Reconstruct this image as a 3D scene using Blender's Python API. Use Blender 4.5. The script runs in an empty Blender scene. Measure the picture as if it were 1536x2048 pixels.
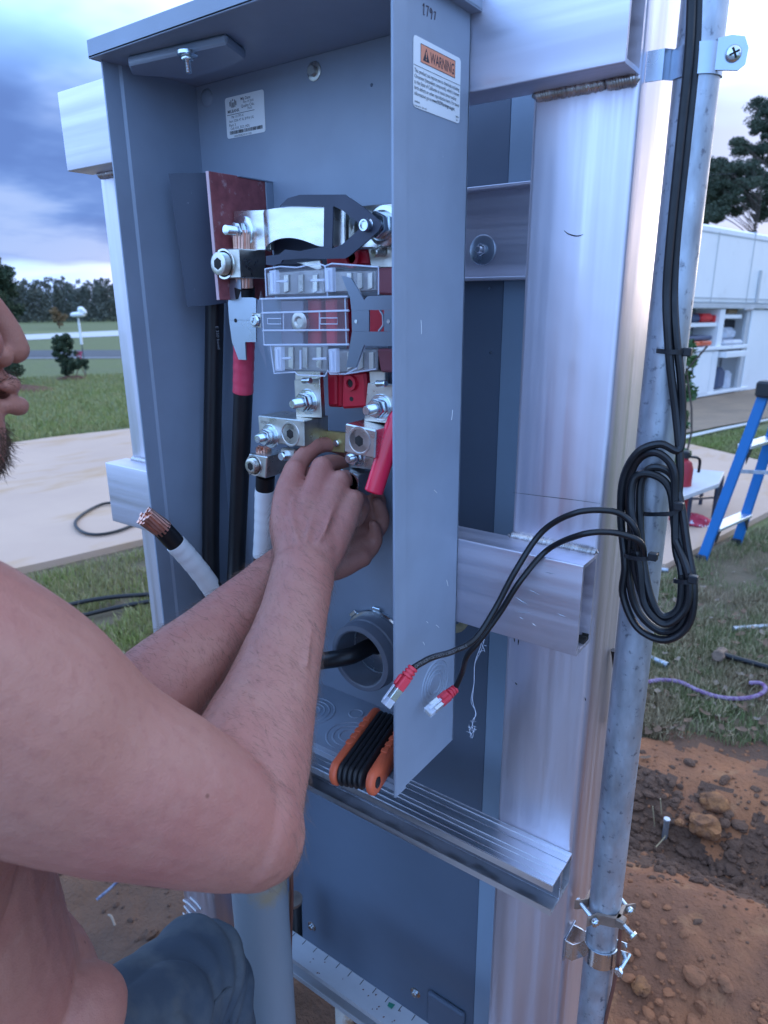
import bpy, bmesh, math, random
import numpy as np
from mathutils import Vector, Matrix, Quaternion
R = math.radians
rng = random.Random(7)

# ------------------------------------------------------------------ camera, sky, sun, exposure
scn = bpy.context.scene
COL = scn.collection
CAM = Vector((0.3577, -0.5114, 1.496))
_y, _p, _r, FPX = 0.62648, 0.2996, -0.00783, 1387.0
FWD = Vector((-math.sin(_y)*math.cos(_p), math.cos(_y)*math.cos(_p), -math.sin(_p)))
_rt = Vector((math.cos(_y), math.sin(_y), 0)); _up = _rt.cross(FWD)
RGT = math.cos(_r)*_rt + math.sin(_r)*_up
UPV = -math.sin(_r)*_rt + math.cos(_r)*_up
cd = bpy.data.cameras.new('camera'); cam = bpy.data.objects.new('camera', cd); COL.objects.link(cam)
M3 = Matrix((RGT, UPV, -FWD)).transposed()
cam.matrix_world = Matrix.Translation(CAM) @ M3.to_4x4()
cd.sensor_fit = 'VERTICAL'; cd.sensor_height = 36.0; cd.sensor_width = 27.0
cd.lens = FPX/2048*36.0
cd.clip_start = 0.02; cd.clip_end = 3000
cd.dof.use_dof = True; cd.dof.focus_distance = 0.80; cd.dof.aperture_fstop = 9.0
scn.camera = cam
scn.render.resolution_x, scn.render.resolution_y = 768, 1024
scn.view_settings.view_transform = 'Standard'; scn.view_settings.look = 'None'
scn.view_settings.gamma = 1.0; scn.view_settings.use_curve_mapping = False
scn.view_settings.exposure = 1.08
SUN_EL, SUN_AZ = R(3.0), R(10.0)     # low sun behind the frame; azimuth from +Y towards +X
world = bpy.data.worlds.new('World'); scn.world = world; world.use_nodes = True
def build_world():
    nt = world.node_tree; N = nt.nodes; L = nt.links; N.clear()
    def n(t, **k):
        x = N.new(t)
        for a, b in k.items(): setattr(x, a, b)
        return x
    def math_(op, a, b=None, c=None):
        m = n('ShaderNodeMath', operation=op)
        for i, v in enumerate((a, b, c)):
            if v is None: continue
            if isinstance(v, (int, float)): m.inputs[i].default_value = v
            else: L.new(v, m.inputs[i])
        return m.outputs[0]
    out = n('ShaderNodeOutputWorld'); bg = n('ShaderNodeBackground'); bg.inputs['Strength'].default_value = 0.12
    L.new(bg.outputs[0], out.inputs[0])
    sky = n('ShaderNodeTexSky'); sky.sky_type = 'NISHITA'; sky.sun_disc = False
    sky.sun_elevation = SUN_EL; sky.sun_rotation = SUN_AZ; sky.air_density = 1.3; sky.dust_density = 2.5; sky.ozone_density = 3.0
    tc = n('ShaderNodeTexCoord'); sep = n('ShaderNodeSeparateXYZ'); L.new(tc.outputs['Generated'], sep.inputs[0])
    x, y, z = sep.outputs
    zz = math_('ADD', math_('MAXIMUM', z, 0.0), 0.16)
    cmb = n('ShaderNodeCombineXYZ'); L.new(math_('DIVIDE', x, zz), cmb.inputs[0]); L.new(math_('DIVIDE', y, zz), cmb.inputs[1])
    mp = n('ShaderNodeMapping'); mp.inputs['Scale'].default_value = (1.0, 1.0, 1); mp.inputs['Location'].default_value = (9.3, 3.2, 2.0)
    L.new(cmb.outputs[0], mp.inputs[0])
    nz = n('ShaderNodeTexNoise'); nz.inputs['Scale'].default_value = 0.85; nz.inputs['Detail'].default_value = 5; nz.inputs['Roughness'].default_value = 0.52
    L.new(mp.outputs[0], nz.inputs['Vector'])
    cov = n('ShaderNodeMapRange'); cov.interpolation_type = 'SMOOTHSTEP'
    cov.inputs['From Min'].default_value = 0.42; cov.inputs['From Max'].default_value = 0.62
    L.new(nz.outputs['Fac'], cov.inputs['Value'])
    # glow of the set sun through the cloud sheet: a broad lobe round the sun's azimuth
    sd = (math.sin(SUN_AZ)*math.cos(SUN_EL), math.cos(SUN_AZ)*math.cos(SUN_EL), math.sin(R(16)))
    dot = n('ShaderNodeVectorMath', operation='DOT_PRODUCT'); L.new(tc.outputs['Generated'], dot.inputs[0]); dot.inputs[1].default_value = sd
    lobe = math_('POWER', math_('MAXIMUM', math_('MULTIPLY_ADD', dot.outputs['Value'], 0.5, 0.5), 0.0), 8.0)
    def ramp(v, a, b):
        m = n('ShaderNodeMapRange'); m.interpolation_type = 'SMOOTHSTEP'; m.inputs['From Min'].default_value = a; m.inputs['From Max'].default_value = b; L.new(v, m.inputs['Value']); return m.outputs[0]
    # a low bank of cloud round the horizon, ragged by the noise
    zj = math_('ADD', z, math_('MULTIPLY_ADD', nz.outputs['Fac'], 0.16, -0.08))
    anti = ramp(dot.outputs['Value'], 0.35, -0.75)
    bank = math_('MULTIPLY', ramp(zj, 0.030, 0.065), math_('SUBTRACT', 1.0, ramp(zj, 0.20, 0.33)))
    bank = math_('MULTIPLY', bank, math_('SUBTRACT', 1.0, ramp(dot.outputs['Value'], 0.30, -0.20)))
    # veil: pale light everywhere, whiter towards the sun
    def rgb(c):
        r = n('ShaderNodeRGB'); r.outputs[0].default_value = (*c, 1); return r.outputs[0]
    def mix(f, a, b, mode='MIX'):
        m = n('ShaderNodeMix', data_type='RGBA', blend_type=mode)
        if isinstance(f, (int, float)): m.inputs[0].default_value = f
        else: L.new(f, m.inputs[0])
        L.new(a, m.inputs[6]); L.new(b, m.inputs[7]); return m.outputs[2]
    def scale(c, f):
        m = n('ShaderNodeVectorMath', operation='SCALE'); L.new(c, m.inputs[0])
        if isinstance(f, (int, float)): m.inputs[3].default_value = f
        else: L.new(f, m.inputs[3])
        return m.outputs[0]
    def add(a, b):
        m = n('ShaderNodeVectorMath', operation='ADD'); L.new(a, m.inputs[0]); L.new(b, m.inputs[1]); return m.outputs[0]
    clear = add(scale(sky.outputs[0], SKY_K), scale(rgb((2.15, 4.25, 8.8)), math_('MULTIPLY_ADD', anti, 0.75, 0.95)))
    glow = scale(rgb((5.4, 6.5, 8.6)), lobe)
    lowglow = n('ShaderNodeMapRange'); lowglow.inputs['From Min'].default_value = 0.10; lowglow.inputs['From Max'].default_value = 0.035
    L.new(z, lowglow.inputs['Value'])
    cloud = mix(math_('MULTIPLY', lobe, lobe), rgb((0.50, 0.92, 2.35)), rgb((3.2, 3.4, 4.6)))
    pale = rgb((4.3, 5.2, 6.8))
    c1 = mix(math_('MULTIPLY', cov.outputs[0], 0.85), clear, pale)
    c1 = mix(math_('MULTIPLY', bank, math_('MULTIPLY_ADD', cov.outputs[0], -0.30, 0.97)), c1, cloud)
    c2 = add(c1, scale(glow, math_('MULTIPLY_ADD', bank, -0.92, 1.0)))
    c3 = mix(math_('MULTIPLY', math_('MULTIPLY', lowglow.outputs[0], math_('MULTIPLY_ADD', bank, -0.7, 1.0)), ramp(lobe, 0.005, 0.12)), c2, rgb((5.2, 4.2, 4.0)))
    L.new(c3, bg.inputs['Color'])
SKY_K = 0.25
build_world()
sl = bpy.data.lights.new('sun', 'SUN'); sl.energy = 0.5; sl.angle = R(20); sl.color = (1.0, 0.86, 0.76)
so = bpy.data.objects.new('sun', sl); COL.objects.link(so)
_sd = Vector((math.sin(SUN_AZ)*math.cos(SUN_EL), math.cos(SUN_AZ)*math.cos(SUN_EL), math.sin(SUN_EL)))
so.rotation_euler = (-_sd).to_track_quat('-Z', 'Y').to_euler(); so.location = (0, 6, 4)

# ------------------------------------------------------------------ rays through the photograph, used to survey points on real planes
def ray(px, py): return FWD + RGT*((px-768)/FPX) - UPV*((py-1024)/FPX)
def onX(px, py, v): d = ray(px, py); return CAM + d*((v-CAM.x)/d.x)
def onY(px, py, v): d = ray(px, py); return CAM + d*((v-CAM.y)/d.y)
def onZ(px, py, v): d = ray(px, py); return CAM + d*((v-CAM.z)/d.z)
def aD(px, py, dep): return CAM + ray(px, py)*dep

# ------------------------------------------------------------------ mesh helpers
def V(*a): return Vector(a)
def frame(d, ref=None):
    d = d.normalized()
    ref = ref or (V(0, 0, 1) if abs(d.z) < 0.9 else V(1, 0, 0))
    u = (ref - d*ref.dot(d)).normalized(); return u, d.cross(u)
def catmull(P, n=6, closed=False):
    P = [Vector(p) for p in P]; out = []
    m = len(P)
    rngk = range(m) if closed else range(m-1)
    for i in rngk:
        if closed: a, b, c, d = P[(i-1) % m], P[i], P[(i+1) % m], P[(i+2) % m]
        else: a, b, c, d = P[max(i-1, 0)], P[i], P[i+1], P[min(i+2, m-1)]
        for k in range(n):
            t = k/n
            out.append(0.5*((2*b) + (c-a)*t + (2*a-5*b+4*c-d)*t*t + (3*b-a-3*c+d)*t**3))
    if not closed: out.append(P[-1])
    return out
class MB:
    def __init__(s): s.v = []; s.f = []
    def add(s, vs, fs):
        o = len(s.v); s.v += [tuple(v) for v in vs]; s.f += [tuple(i+o for i in f) for f in fs]; return s
    def bm(s, bm):
        bm.verts.index_update(); bm.verts.ensure_lookup_table()
        return s.add([v.co.copy() for v in bm.verts], [[v.index for v in f.verts] for f in bm.faces])
    def box(s, lo, hi, bev=0.0, rot=None, seg=1):
        lo = Vector(lo); hi = Vector(hi); c = (lo+hi)/2; h = (hi-lo)/2
        b = bmesh.new(); bmesh.ops.create_cube(b, size=2)
        for v in b.verts: v.co = V(v.co.x*h.x, v.co.y*h.y, v.co.z*h.z)
        if bev > 0: bmesh.ops.bevel(b, geom=b.edges[:], offset=min(bev, 0.9*min(abs(h.x), abs(h.y), abs(h.z))), segments=seg, affect='EDGES', profile=0.6)
        for v in b.verts: v.co = c + (rot @ v.co if rot is not None else v.co)
        s.bm(b); b.free(); return s
    def obox(s, c, ax, h, bev=0.0):
        """box with centre c, axes ax (3 vectors) and half sizes h"""
        m = Matrix([Vector(a).normalized() for a in ax]).transposed()
        h = Vector(h); return s.box(Vector(c)-h, Vector(c)+h, bev, m)
    def prism(s, poly, d, bev=0.0, holes=None):
        """poly: 3-D outline, extruded by vector d"""
        b = bmesh.new(); vs = [b.verts.new(p) for p in poly]; f = b.faces.new(vs)
        r = bmesh.ops.extrude_face_region(b, geom=[f])
        for e in r['geom']:
            if isinstance(e, bmesh.types.BMVert): e.co += Vector(d)
        bmesh.ops.recalc_face_normals(b, faces=b.faces[:])
        if bev > 0: bmesh.ops.bevel(b, geom=b.edges[:], offset=bev, segments=1, affect='EDGES')
        s.bm(b); b.free(); return s
    def plate(s, outer, inner, d):
        """outline with one hole (same vertex count), extruded by d"""
        n = len(outer); d = Vector(d); o = len(s.v)
        vs = [*outer, *inner, *[Vector(p)+d for p in outer], *[Vector(p)+d for p in inner]]
        fs = []
        for i in range(n):
            j = (i+1) % n
            fs += [(i, j, n+j, n+i), (2*n+j, 2*n+i, 3*n+i, 3*n+j), (j, i, 2*n+i, 2*n+j), (n+i, n+j, 3*n+j, 3*n+i)]
        return s.add(vs, fs)
    def cyl(s, a, b, r, r2=None, n=16, cap=True, ref=None):
        a = Vector(a); b = Vector(b); r2 = r if r2 is None else r2
        u, w = frame(b-a, ref); vs = []; fs = []
        for c, q in ((a, r), (b, r2)):
            for i in range(n):
                t = 2*math.pi*i/n; vs.append(c+(u*math.cos(t)+w*math.sin(t))*q)
        for i in range(n): j = (i+1) % n; fs.append((i, j, n+j, n+i))
        if cap: fs += [tuple(range(n-1, -1, -1)), tuple(range(n, 2*n))]
        return s.add(vs, fs)
    def lathe(s, o, d, prof, n=24, ref=None, close=False):
        """prof: (distance along d, radius)"""
        o = Vector(o); d = Vector(d).normalized(); u, w = frame(d, ref); vs = []; fs = []
        for (t, r) in prof:
            for i in range(n):
                a = 2*math.pi*i/n; vs.append(o+d*t+(u*math.cos(a)+w*math.sin(a))*max(r, 1e-6))
        m = len(prof)
        for k in range(m if close else m-1):
            k2 = (k+1) % m
            for i in range(n): j = (i+1) % n; fs.append((k*n+i, k*n+j, k2*n+j, k2*n+i))
        if not close:
            if prof[0][1] > 1e-5: fs.append(tuple(range(n-1, -1, -1)))
            if prof[-1][1] > 1e-5: fs.append(tuple((m-1)*n+i for i in range(n)))
        return s.add(vs, fs)
    def tube(s, P, r, n=10, cap=True, closed=False, sq=None):
        """tube along points; r number or list"""
        P = [Vector(p) for p in P]; m = len(P); vs = []; fs = []
        rr = r if isinstance(r, (list, tuple)) else [r]*m
        T = []
        for i in range(m):
            if closed: t = P[(i+1) % m]-P[i-1]
            else: t = P[min(i+1, m-1)]-P[max(i-1, 0)]
            T.append(t.normalized())
        u, w = frame(T[0])
        for i in range(m):
            u = (u-T[i]*u.dot(T[i])).normalized(); w = T[i].cross(u)
            for k in range(n):
                a = 2*math.pi*k/n; q = rr[i]
                vs.append(P[i]+(u*math.cos(a)+w*math.sin(a))*q)
        for i in range(m if closed else m-1):
            i2 = (i+1) % m
            for k in range(n): k2 = (k+1) % n; fs.append((i*n+k, i*n+k2, i2*n+k2, i2*n+k))
        if cap and not closed: fs += [tuple(range(n-1, -1, -1)), tuple((m-1)*n+k for k in range(n))]
        return s.add(vs, fs)
    def strip(s, P, w, d, t):
        """flat band: path P, width vector w (constant), thickness vector function ignored -> offset list d of per-point normals, thickness t"""
        m = len(P); vs = []; w = Vector(w)
        for p, nn in zip(P, d):
            p = Vector(p); nn = Vector(nn)
            vs += [p-w/2, p+w/2, p+w/2+nn*t, p-w/2+nn*t]
        fs = []
        for i in range(m-1):
            for k in range(4): k2 = (k+1) % 4; fs.append((4*i+k, 4*i+k2, 4*i+4+k2, 4*i+4+k))
        fs += [(3, 2, 1, 0), tuple(4*(m-1)+k for k in range(4))]
        return s.add(vs, fs)
    def bolt(s, o, d, r, n=6, hgt=None, washer=None, stud=None, thread=True):
        """washer, hex nut and threaded stud standing on o along d"""
        d = Vector(d).normalized(); o = Vector(o); t = 0.0
        return s
    def build(s, name, m, parent=None, smooth=35, flip=False):
        me = bpy.data.meshes.new(name)
        base = world_of(parent) if parent is not None else None
        vs = np.array(s.v, dtype=float)
        if parent is None:
            lo = vs.min(0); hi = vs.max(0); base = Vector(((lo[0]+hi[0])/2, (lo[1]+hi[1])/2, lo[2]))
        vs = vs - np.array(base)
        me.from_pydata([tuple(v) for v in vs], [], s.f)
        b = bmesh.new(); b.from_mesh(me); bmesh.ops.recalc_face_normals(b, faces=b.faces[:])
        if smooth:
            for f in b.faces: f.smooth = True
            for e in b.edges:
                if len(e.link_faces) != 2 or e.calc_face_angle(0) > R(smooth): e.smooth = False
        b.to_mesh(me); b.free()
        o = bpy.data.objects.new(name, me); COL.objects.link(o)
        if m is not None:
            for q in (m if isinstance(m, list) else [m]): me.materials.append(q)
        if parent is not None: o.parent = parent
        else: o.location = base
        return o
def world_of(o):
    p = Vector((0, 0, 0))
    while o is not None: p += o.location; o = o.parent
    return p
def tag(o, label=None, cat=None, group=None, kind=None):
    if label: o['label'] = label
    if cat: o['category'] = cat
    if group: o['group'] = group
    if kind: o['kind'] = kind
    return o
def thing(name, label, cat, loc=(0, 0, 0), group=None):
    o = bpy.data.objects.new(name, None); COL.objects.link(o); o.location = loc; o.empty_display_size = 0.05
    return tag(o, label, cat, group)
def dup(o, d=(0, 0, 0), parent=None, rz=0.0):
    c = o.copy(); COL.objects.link(c); c.parent = parent
    if parent is None: c.location = o.location + Vector(d); c.rotation_euler = (0, 0, o.rotation_euler.z + rz)
    for k in [k for k in bpy.data.objects if k.parent == o]: dup(k, parent=c)
    return c
def hexpts(o, d, r, n=6, a0=0.0, ref=None):
    u, w = frame(Vector(d), ref)
    return [Vector(o)+(u*math.cos(a0+2*math.pi*i/n)+w*math.sin(a0+2*math.pi*i/n))*r for i in range(n)]
def thread_prof(l, r, p=0.0013):
    pr = [(0, r)]; t = 0.0
    while t+p < l: pr += [(t+p*0.5, r*0.86), (t+p, r)]; t += p
    pr += [(l, r*0.8)]
    return pr
def fastener(parent, o, d, r_wash, r_nut, r_stud, l_stud, a0=0.3, mw=None, spring=True):
    """flat washer, split washer, hex nut and threaded stud as four sub-parts"""
    o = Vector(o); d = Vector(d).normalized()
    MB().lathe(o, d, [(0, r_stud*1.02), (0, r_wash), (0.0012, r_wash), (0.0016, r_wash*0.96), (0.0016, r_stud*1.02)], 28).build('washer', mw or M['zinc'], parent)
    t = 0.0016
    if spring:
        MB().lathe(o+d*t, d, [(0, r_stud*1.02), (0, r_nut*1.12), (0.002, r_nut*1.12), (0.002, r_stud*1.02)], 24).build('lock_washer', M['zinc'], parent); t += 0.002
    h = r_nut*0.9
    b = MB(); b.prism(hexpts(o+d*t, d, r_nut, a0=a0), d*h, bev=r_nut*0.07); b.build('nut', M['zinc'], parent)
    MB().lathe(o+d*t, d, [(x, q) for x, q in thread_prof(h+l_stud, r_stud)] + [(h+l_stud, 0.0)], 14).build('stud', M['zinc'], parent)
def text_mesh(txt, size, o, xd, yd, nd, m, parent, name='lettering', bold=0.0, width=None, align='LEFT'):
    cu = bpy.data.curves.new('t', 'FONT'); cu.body = txt; cu.size = size; cu.align_x = align; cu.offset = bold*size*0.5; cu.resolution_u = 2
    to = bpy.data.objects.new('t', cu); COL.objects.link(to)
    dg = bpy.context.evaluated_depsgraph_get(); me = bpy.data.meshes.new_from_object(to.evaluated_get(dg))
    bpy.data.objects.remove(to)
    xs = [v.co.x for v in me.vertices] or [0, 1]
    k = width/(max(xs)-min(xs)) if width else 1.0
    base = world_of(parent); xd, yd, nd = (Vector(q).normalized() for q in (xd, yd, nd))
    for v in me.vertices: v.co = Vector(o)+xd*(v.co.x*k)+yd*v.co.y+nd*0.0 - base
    me.materials.clear(); me.materials.append(m)
    ob = bpy.data.objects.new(name, me); COL.objects.link(ob); ob.parent = parent
    return ob

# ------------------------------------------------------------------ materials
M = {}
def mat(name, col, rough=0.5, metal=0.0, var=0.0, vscale=8.0, vcol=None, bump=0.0, bscale=60.0, bdist=0.002, stretch=(1, 1, 1), rvar=0.0, spec=0.5, trans=0.0, ior=1.45, sss=0.0, detail=4.0, vlo=0.35, vhi=0.7, coat=0.0, alpha=1.0, rstretch=None, spots=None, sst=(1, 1, 1), sot=5, bump2=None):
    m = bpy.data.materials.new(name); m.use_nodes = True; nt = m.node_tree; N = nt.nodes; L = nt.links
    P = N['Principled BSDF']; P.inputs['Roughness'].default_value = rough; P.inputs['Metallic'].default_value = metal
    P.inputs['Base Color'].default_value = (*col, 1); P.inputs['Specular IOR Level'].default_value = spec
    P.inputs['Transmission Weight'].default_value = trans; P.inputs['IOR'].default_value = ior; P.inputs['Coat Weight'].default_value = coat
    P.inputs['Alpha'].default_value = alpha
    if sss: P.inputs['Subsurface Weight'].default_value = sss; P.inputs['Subsurface Radius'].default_value = (0.012, 0.005, 0.003); P.inputs['Subsurface Scale'].default_value = 0.6
    tc = N.new('ShaderNodeTexCoord')
    def noise(scale, st=(1, 1, 1), det=detail):
        mp = N.new('ShaderNodeMapping'); mp.inputs['Scale'].default_value = st; L.new(tc.outputs['Object'], mp.inputs[0])
        t = N.new('ShaderNodeTexNoise'); t.inputs['Scale'].default_value = scale; t.inputs['Detail'].default_value = det; t.inputs['Roughness'].default_value = 0.6
        L.new(mp.outputs[0], t.inputs['Vector']); return t.outputs['Fac']
    def mr(x, a, b, c, d):
        q = N.new('ShaderNodeMapRange'); q.inputs[1].default_value = a; q.inputs[2].default_value = b; q.inputs[3].default_value = c; q.inputs[4].default_value = d
        L.new(x, q.inputs[0]); return q.outputs[0]
    last = None
    if var or vcol:
        mx = N.new('ShaderNodeMix'); mx.data_type = 'RGBA'
        mx.inputs[6].default_value = (*col, 1); mx.inputs[7].default_value = (*(vcol or tuple(c*(1-var) for c in col)), 1)
        L.new(mr(noise(vscale, stretch), vlo, vhi, 0, 1), mx.inputs[0]); last = mx.outputs[2]
    if spots:
        sc_, lo_, hi_, c_ = spots
        m2 = N.new('ShaderNodeMix'); m2.data_type = 'RGBA'
        if last is not None: L.new(last, m2.inputs[6])
        else: m2.inputs[6].default_value = (*col, 1)
        m2.inputs[7].default_value = (*c_, 1); L.new(mr(noise(sc_, sst, sot), lo_, hi_, 0, 1), m2.inputs[0]); last = m2.outputs[2]
    if last is not None: L.new(last, P.inputs['Base Color'])
    if rvar:
        L.new(mr(noise(vscale*2.3, rstretch or stretch), 0.3, 0.7, max(rough-rvar, 0.02), min(rough+rvar, 1)), P.inputs['Roughness'])
    if bump:
        b = N.new('ShaderNodeBump'); b.inputs['Strength'].default_value = bump; b.inputs['Distance'].default_value = bdist
        L.new(noise(bscale, rstretch or stretch, 6), b.inputs['Height']); L.new(b.outputs[0], P.inputs['Normal'])
        if bump2:
            b2 = N.new('ShaderNodeBump'); b2.inputs['Strength'].default_value = bump2[2]; b2.inputs['Distance'].default_value = bump2[1]
            L.new(noise(bump2[0], (1, 1, 1), 2), b2.inputs['Height']); L.new(b.outputs[0], b2.inputs['Normal']); L.new(b2.outputs[0], P.inputs['Normal'])
    M[name] = m; return m
mat('grey_paint', (0.285, 0.335, 0.415), 0.38, 0, 0.16, 7, spots=(210, 0.725, 0.76, (0.36, 0.42, 0.50)), bump=0.12, bscale=420, bdist=0.0004, rvar=0.06, bump2=(9, 0.006, 0.22))
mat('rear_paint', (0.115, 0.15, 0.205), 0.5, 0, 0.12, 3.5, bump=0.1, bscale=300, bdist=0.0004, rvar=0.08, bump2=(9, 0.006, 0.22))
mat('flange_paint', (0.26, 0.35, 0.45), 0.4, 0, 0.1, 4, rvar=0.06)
mat('aluminium', (0.77, 0.73, 0.80), 0.45, 1, 0.22, 3.2, bump=0.05, bscale=90, bdist=0.0006, stretch=(5, 5, 0.22), rvar=0.13, rstretch=(9, 9, 0.2), spots=(26, 0.70, 0.78, (0.52, 0.50, 0.50)), bump2=(12, 0.004, 0.20))
mat('aluminium_x', (0.76, 0.725, 0.795), 0.50, 1, 0.20, 3.2, bump=0.05, bscale=90, bdist=0.0006, stretch=(0.22, 5, 5), rvar=0.13, rstretch=(0.2, 9, 9), spots=(22, 0.68, 0.78, (0.55, 0.51, 0.52)), bump2=(12, 0.004, 0.20))
mat('scuffed_aluminium', (0.76, 0.73, 0.74), 0.40, 1, 0.25, 9, bump=0.15, bscale=70, bdist=0.0007, stretch=(0.6, 1, 1.6), rvar=0.14)
mat('dusty_strut', (0.62, 0.63, 0.66), 0.5, 0.55, 0.2, 8, bump=0.1, bscale=120, bdist=0.0006, stretch=(0.3, 1, 1), rvar=0.1)
mat('strut_metal', (0.78, 0.79, 0.83), 0.34, 1, 0.2, 6, bump=0.08, bscale=120, bdist=0.0006, stretch=(0.3, 1, 1), rvar=0.12, rstretch=(0.2, 5, 5), spots=(18, 0.60, 0.72, (0.50, 0.50, 0.52)))
mat('weld', (0.62, 0.59, 0.58), 0.34, 1, 0.5, 60, bump=0.5, bscale=240, bdist=0.0012, rvar=0.15)
mat('soot_and_hole', (0.03, 0.026, 0.024), 0.9, 0, 0.4, 90)  # near black for burns and scratches, and painted darkness inside holes
mat('galvanized', (0.50, 0.54, 0.60), 0.45, 0.75, 0.42, 34, bump=0.12, bscale=160, bdist=0.0006, stretch=(1, 1, 0.4), rvar=0.14, spots=(110, 0.58, 0.70, (0.17, 0.18, 0.21)))
mat('zinc', (0.70, 0.76, 0.80), 0.22, 1, 0.15, 80, rvar=0.07)
mat('tin', (0.70, 0.68, 0.62), 0.33, 1, 0.24, 34, bump=0.10, bscale=260, bdist=0.0005, rvar=0.1, spots=(70, 0.58, 0.70, (0.42, 0.40, 0.36)))
mat('brushed_tin', (0.76, 0.75, 0.72), 0.27, 1, 0.18, 24, bump=0.08, bscale=200, bdist=0.0005, stretch=(0.25, 1, 1), rvar=0.1)
mat('spring_steel', (0.040, 0.048, 0.075), 0.42, 0.25, 0.2, 12, rvar=0.08)
mat('shield_steel', (0.44, 0.50, 0.58), 0.30, 0.9, 0.1, 10, rvar=0.06)
mat('copper', (0.90, 0.56, 0.46), 0.32, 1, 0.25, 90, vcol=(0.70, 0.38, 0.28))
mat('black_rubber', (0.008, 0.008, 0.010), 0.36, 0, 0.3, 40, bump=0.08, bscale=200, bdist=0.0005, rvar=0.08)
mat('cable_jacket', (0.010, 0.010, 0.012), 0.40, 0, 0.3, 18, bump=0.15, bscale=60, bdist=0.0008, rvar=0.07)
mat('dark_sheet', (0.045, 0.055, 0.085), 0.45, 0, 0.15, 20, spots=(240, 0.70, 0.76, (0.16, 0.17, 0.2)))
mat('red_plastic', (0.50, 0.012, 0.030), 0.36, 0, 0.12, 30)
mat('red_fibre', (0.36, 0.095, 0.10), 0.62, 0, 0.35, 90, bump=0.2, bscale=300, bdist=0.0005, spots=(70, 0.60, 0.72, (0.50, 0.30, 0.30)))
mat('red_grip', (0.85, 0.020, 0.07), 0.22, 0, 0.06, 10, coat=0.3)
mat('red_boot', (0.68, 0.045, 0.07), 0.45, 0, 0.1, 60)
mat('pink_tape', (0.66, 0.06, 0.11), 0.38, 0, 0.12, 50, bump=0.1, bscale=120, bdist=0.0005)
mat('white_tape', (0.80, 0.80, 0.80), 0.42, 0, 0.05, 40, bump=0.12, bscale=120, bdist=0.0005)
mat('orange_plastic', (0.70, 0.13, 0.055), 0.45, 0, 0.1, 30, bump=0.05, bscale=300, bdist=0.0003)
mat('black_plastic', (0.016, 0.016, 0.019), 0.45, 0, 0.2, 30)
mat('clear_plastic', (0.97, 0.98, 1.0), 0.04, 0, trans=1.0, ior=1.35, spec=0.6)
mat('white_paint', (0.78, 0.79, 0.80), 0.4, 0, 0.06, 1.2, spots=(2.2, 0.60, 0.75, (0.66, 0.66, 0.66)))
mat('white_label', (0.82, 0.83, 0.83), 0.4)
mat('orange_print', (0.83, 0.30, 0.17), 0.5)
mat('black_print', (0.03, 0.03, 0.035), 0.6)
mat('pencil', (0.10, 0.08, 0.10), 0.7)
mat('grey_pvc', (0.16, 0.175, 0.215), 0.45, 0, 0.1, 20, rvar=0.05)
mat('pvc_conduit', (0.27, 0.30, 0.33), 0.5, 0, 0.18, 6, bump=0.08, bscale=90, bdist=0.0006, stretch=(1, 1, 0.4), spots=(9, 0.58, 0.70, (0.34, 0.27, 0.18)))
mat('dirty_pvc', (0.60, 0.58, 0.53), 0.55, 0, 0.2, 12, spots=(20, 0.5, 0.62, (0.34, 0.22, 0.13)))
mat('rust_wire', (0.16, 0.055, 0.035), 0.55, 0, 0.3, 30)
mat('bronze', (0.34, 0.26, 0.21), 0.5, 0.7, 0.3, 60, bump=0.3, bscale=200, bdist=0.0008)
mat('brass', (0.55, 0.45, 0.20), 0.45, 0.8, 0.25, 60)

# ------------------------------------------------------------------ welded aluminium frame
ZB = 0.98
def rect_tube(mb, lo, hi, axis, t=0.004, r=0.004):
    """hollow rectangular tube along axis (0,1,2) with rounded long edges"""
    lo = list(lo); hi = list(hi); a = axis; u, w = [k for k in range(3) if k != a]
    def ring(ins, rr, pos):
        pts = []
        cx, cy = (lo[u]+hi[u])/2, (lo[w]+hi[w])/2; hx, hy = (hi[u]-lo[u])/2-ins, (hi[w]-lo[w])/2-ins
        for sx, sy, a0 in ((1, 1, 0), (-1, 1, 90), (-1, -1, 180), (1, -1, 270)):
            for k in range(4):
                t_ = R(a0+30*k); p = [0, 0, 0]
                p[a] = pos; p[u] = cx+sx*(hx-rr)+rr*math.cos(t_); p[w] = cy+sy*(hy-rr)+rr*math.sin(t_); pts.append(V(*p))
        return pts
    d = [0, 0, 0]; d[a] = hi[a]-lo[a]
    mb.plate(ring(0, r, lo[a]), ring(t, max(r-t*0.6, 0.0008), lo[a]), d)
frame_ = thing('aluminium_frame', 'welded frame of square aluminium posts and cross tubes that carries the open meter box', 'frame', (-0.26, 0.22, 0))
mb = MB(); rect_tube(mb, (0.042, 0.168, -0.25), (0.141, 0.271, 1.774), 2, 0.004, 0.005); mb.build('post', M['aluminium'], frame_)
mb = MB(); rect_tube(mb, (-0.658, 0.168, -0.25), (-0.559, 0.271, 1.774), 2, 0.004, 0.005); mb.build('post', M['aluminium'], frame_)
mb = MB(); rect_tube(mb, (-0.6714, 0.1262, 1.6765), (0.1408, 0.1678, 1.779), 0, 0.004, 0.0015); mb.build('cross_tube', M['aluminium_x'], frame_)
mb = MB(); rect_tube(mb, (-0.6714, 0.1262, 1.1379), (0.1408, 0.1678, 1.2394), 0, 0.004, 0.0015); ct2 = mb.build('cross_tube', M['aluminium_x'], frame_)
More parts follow.
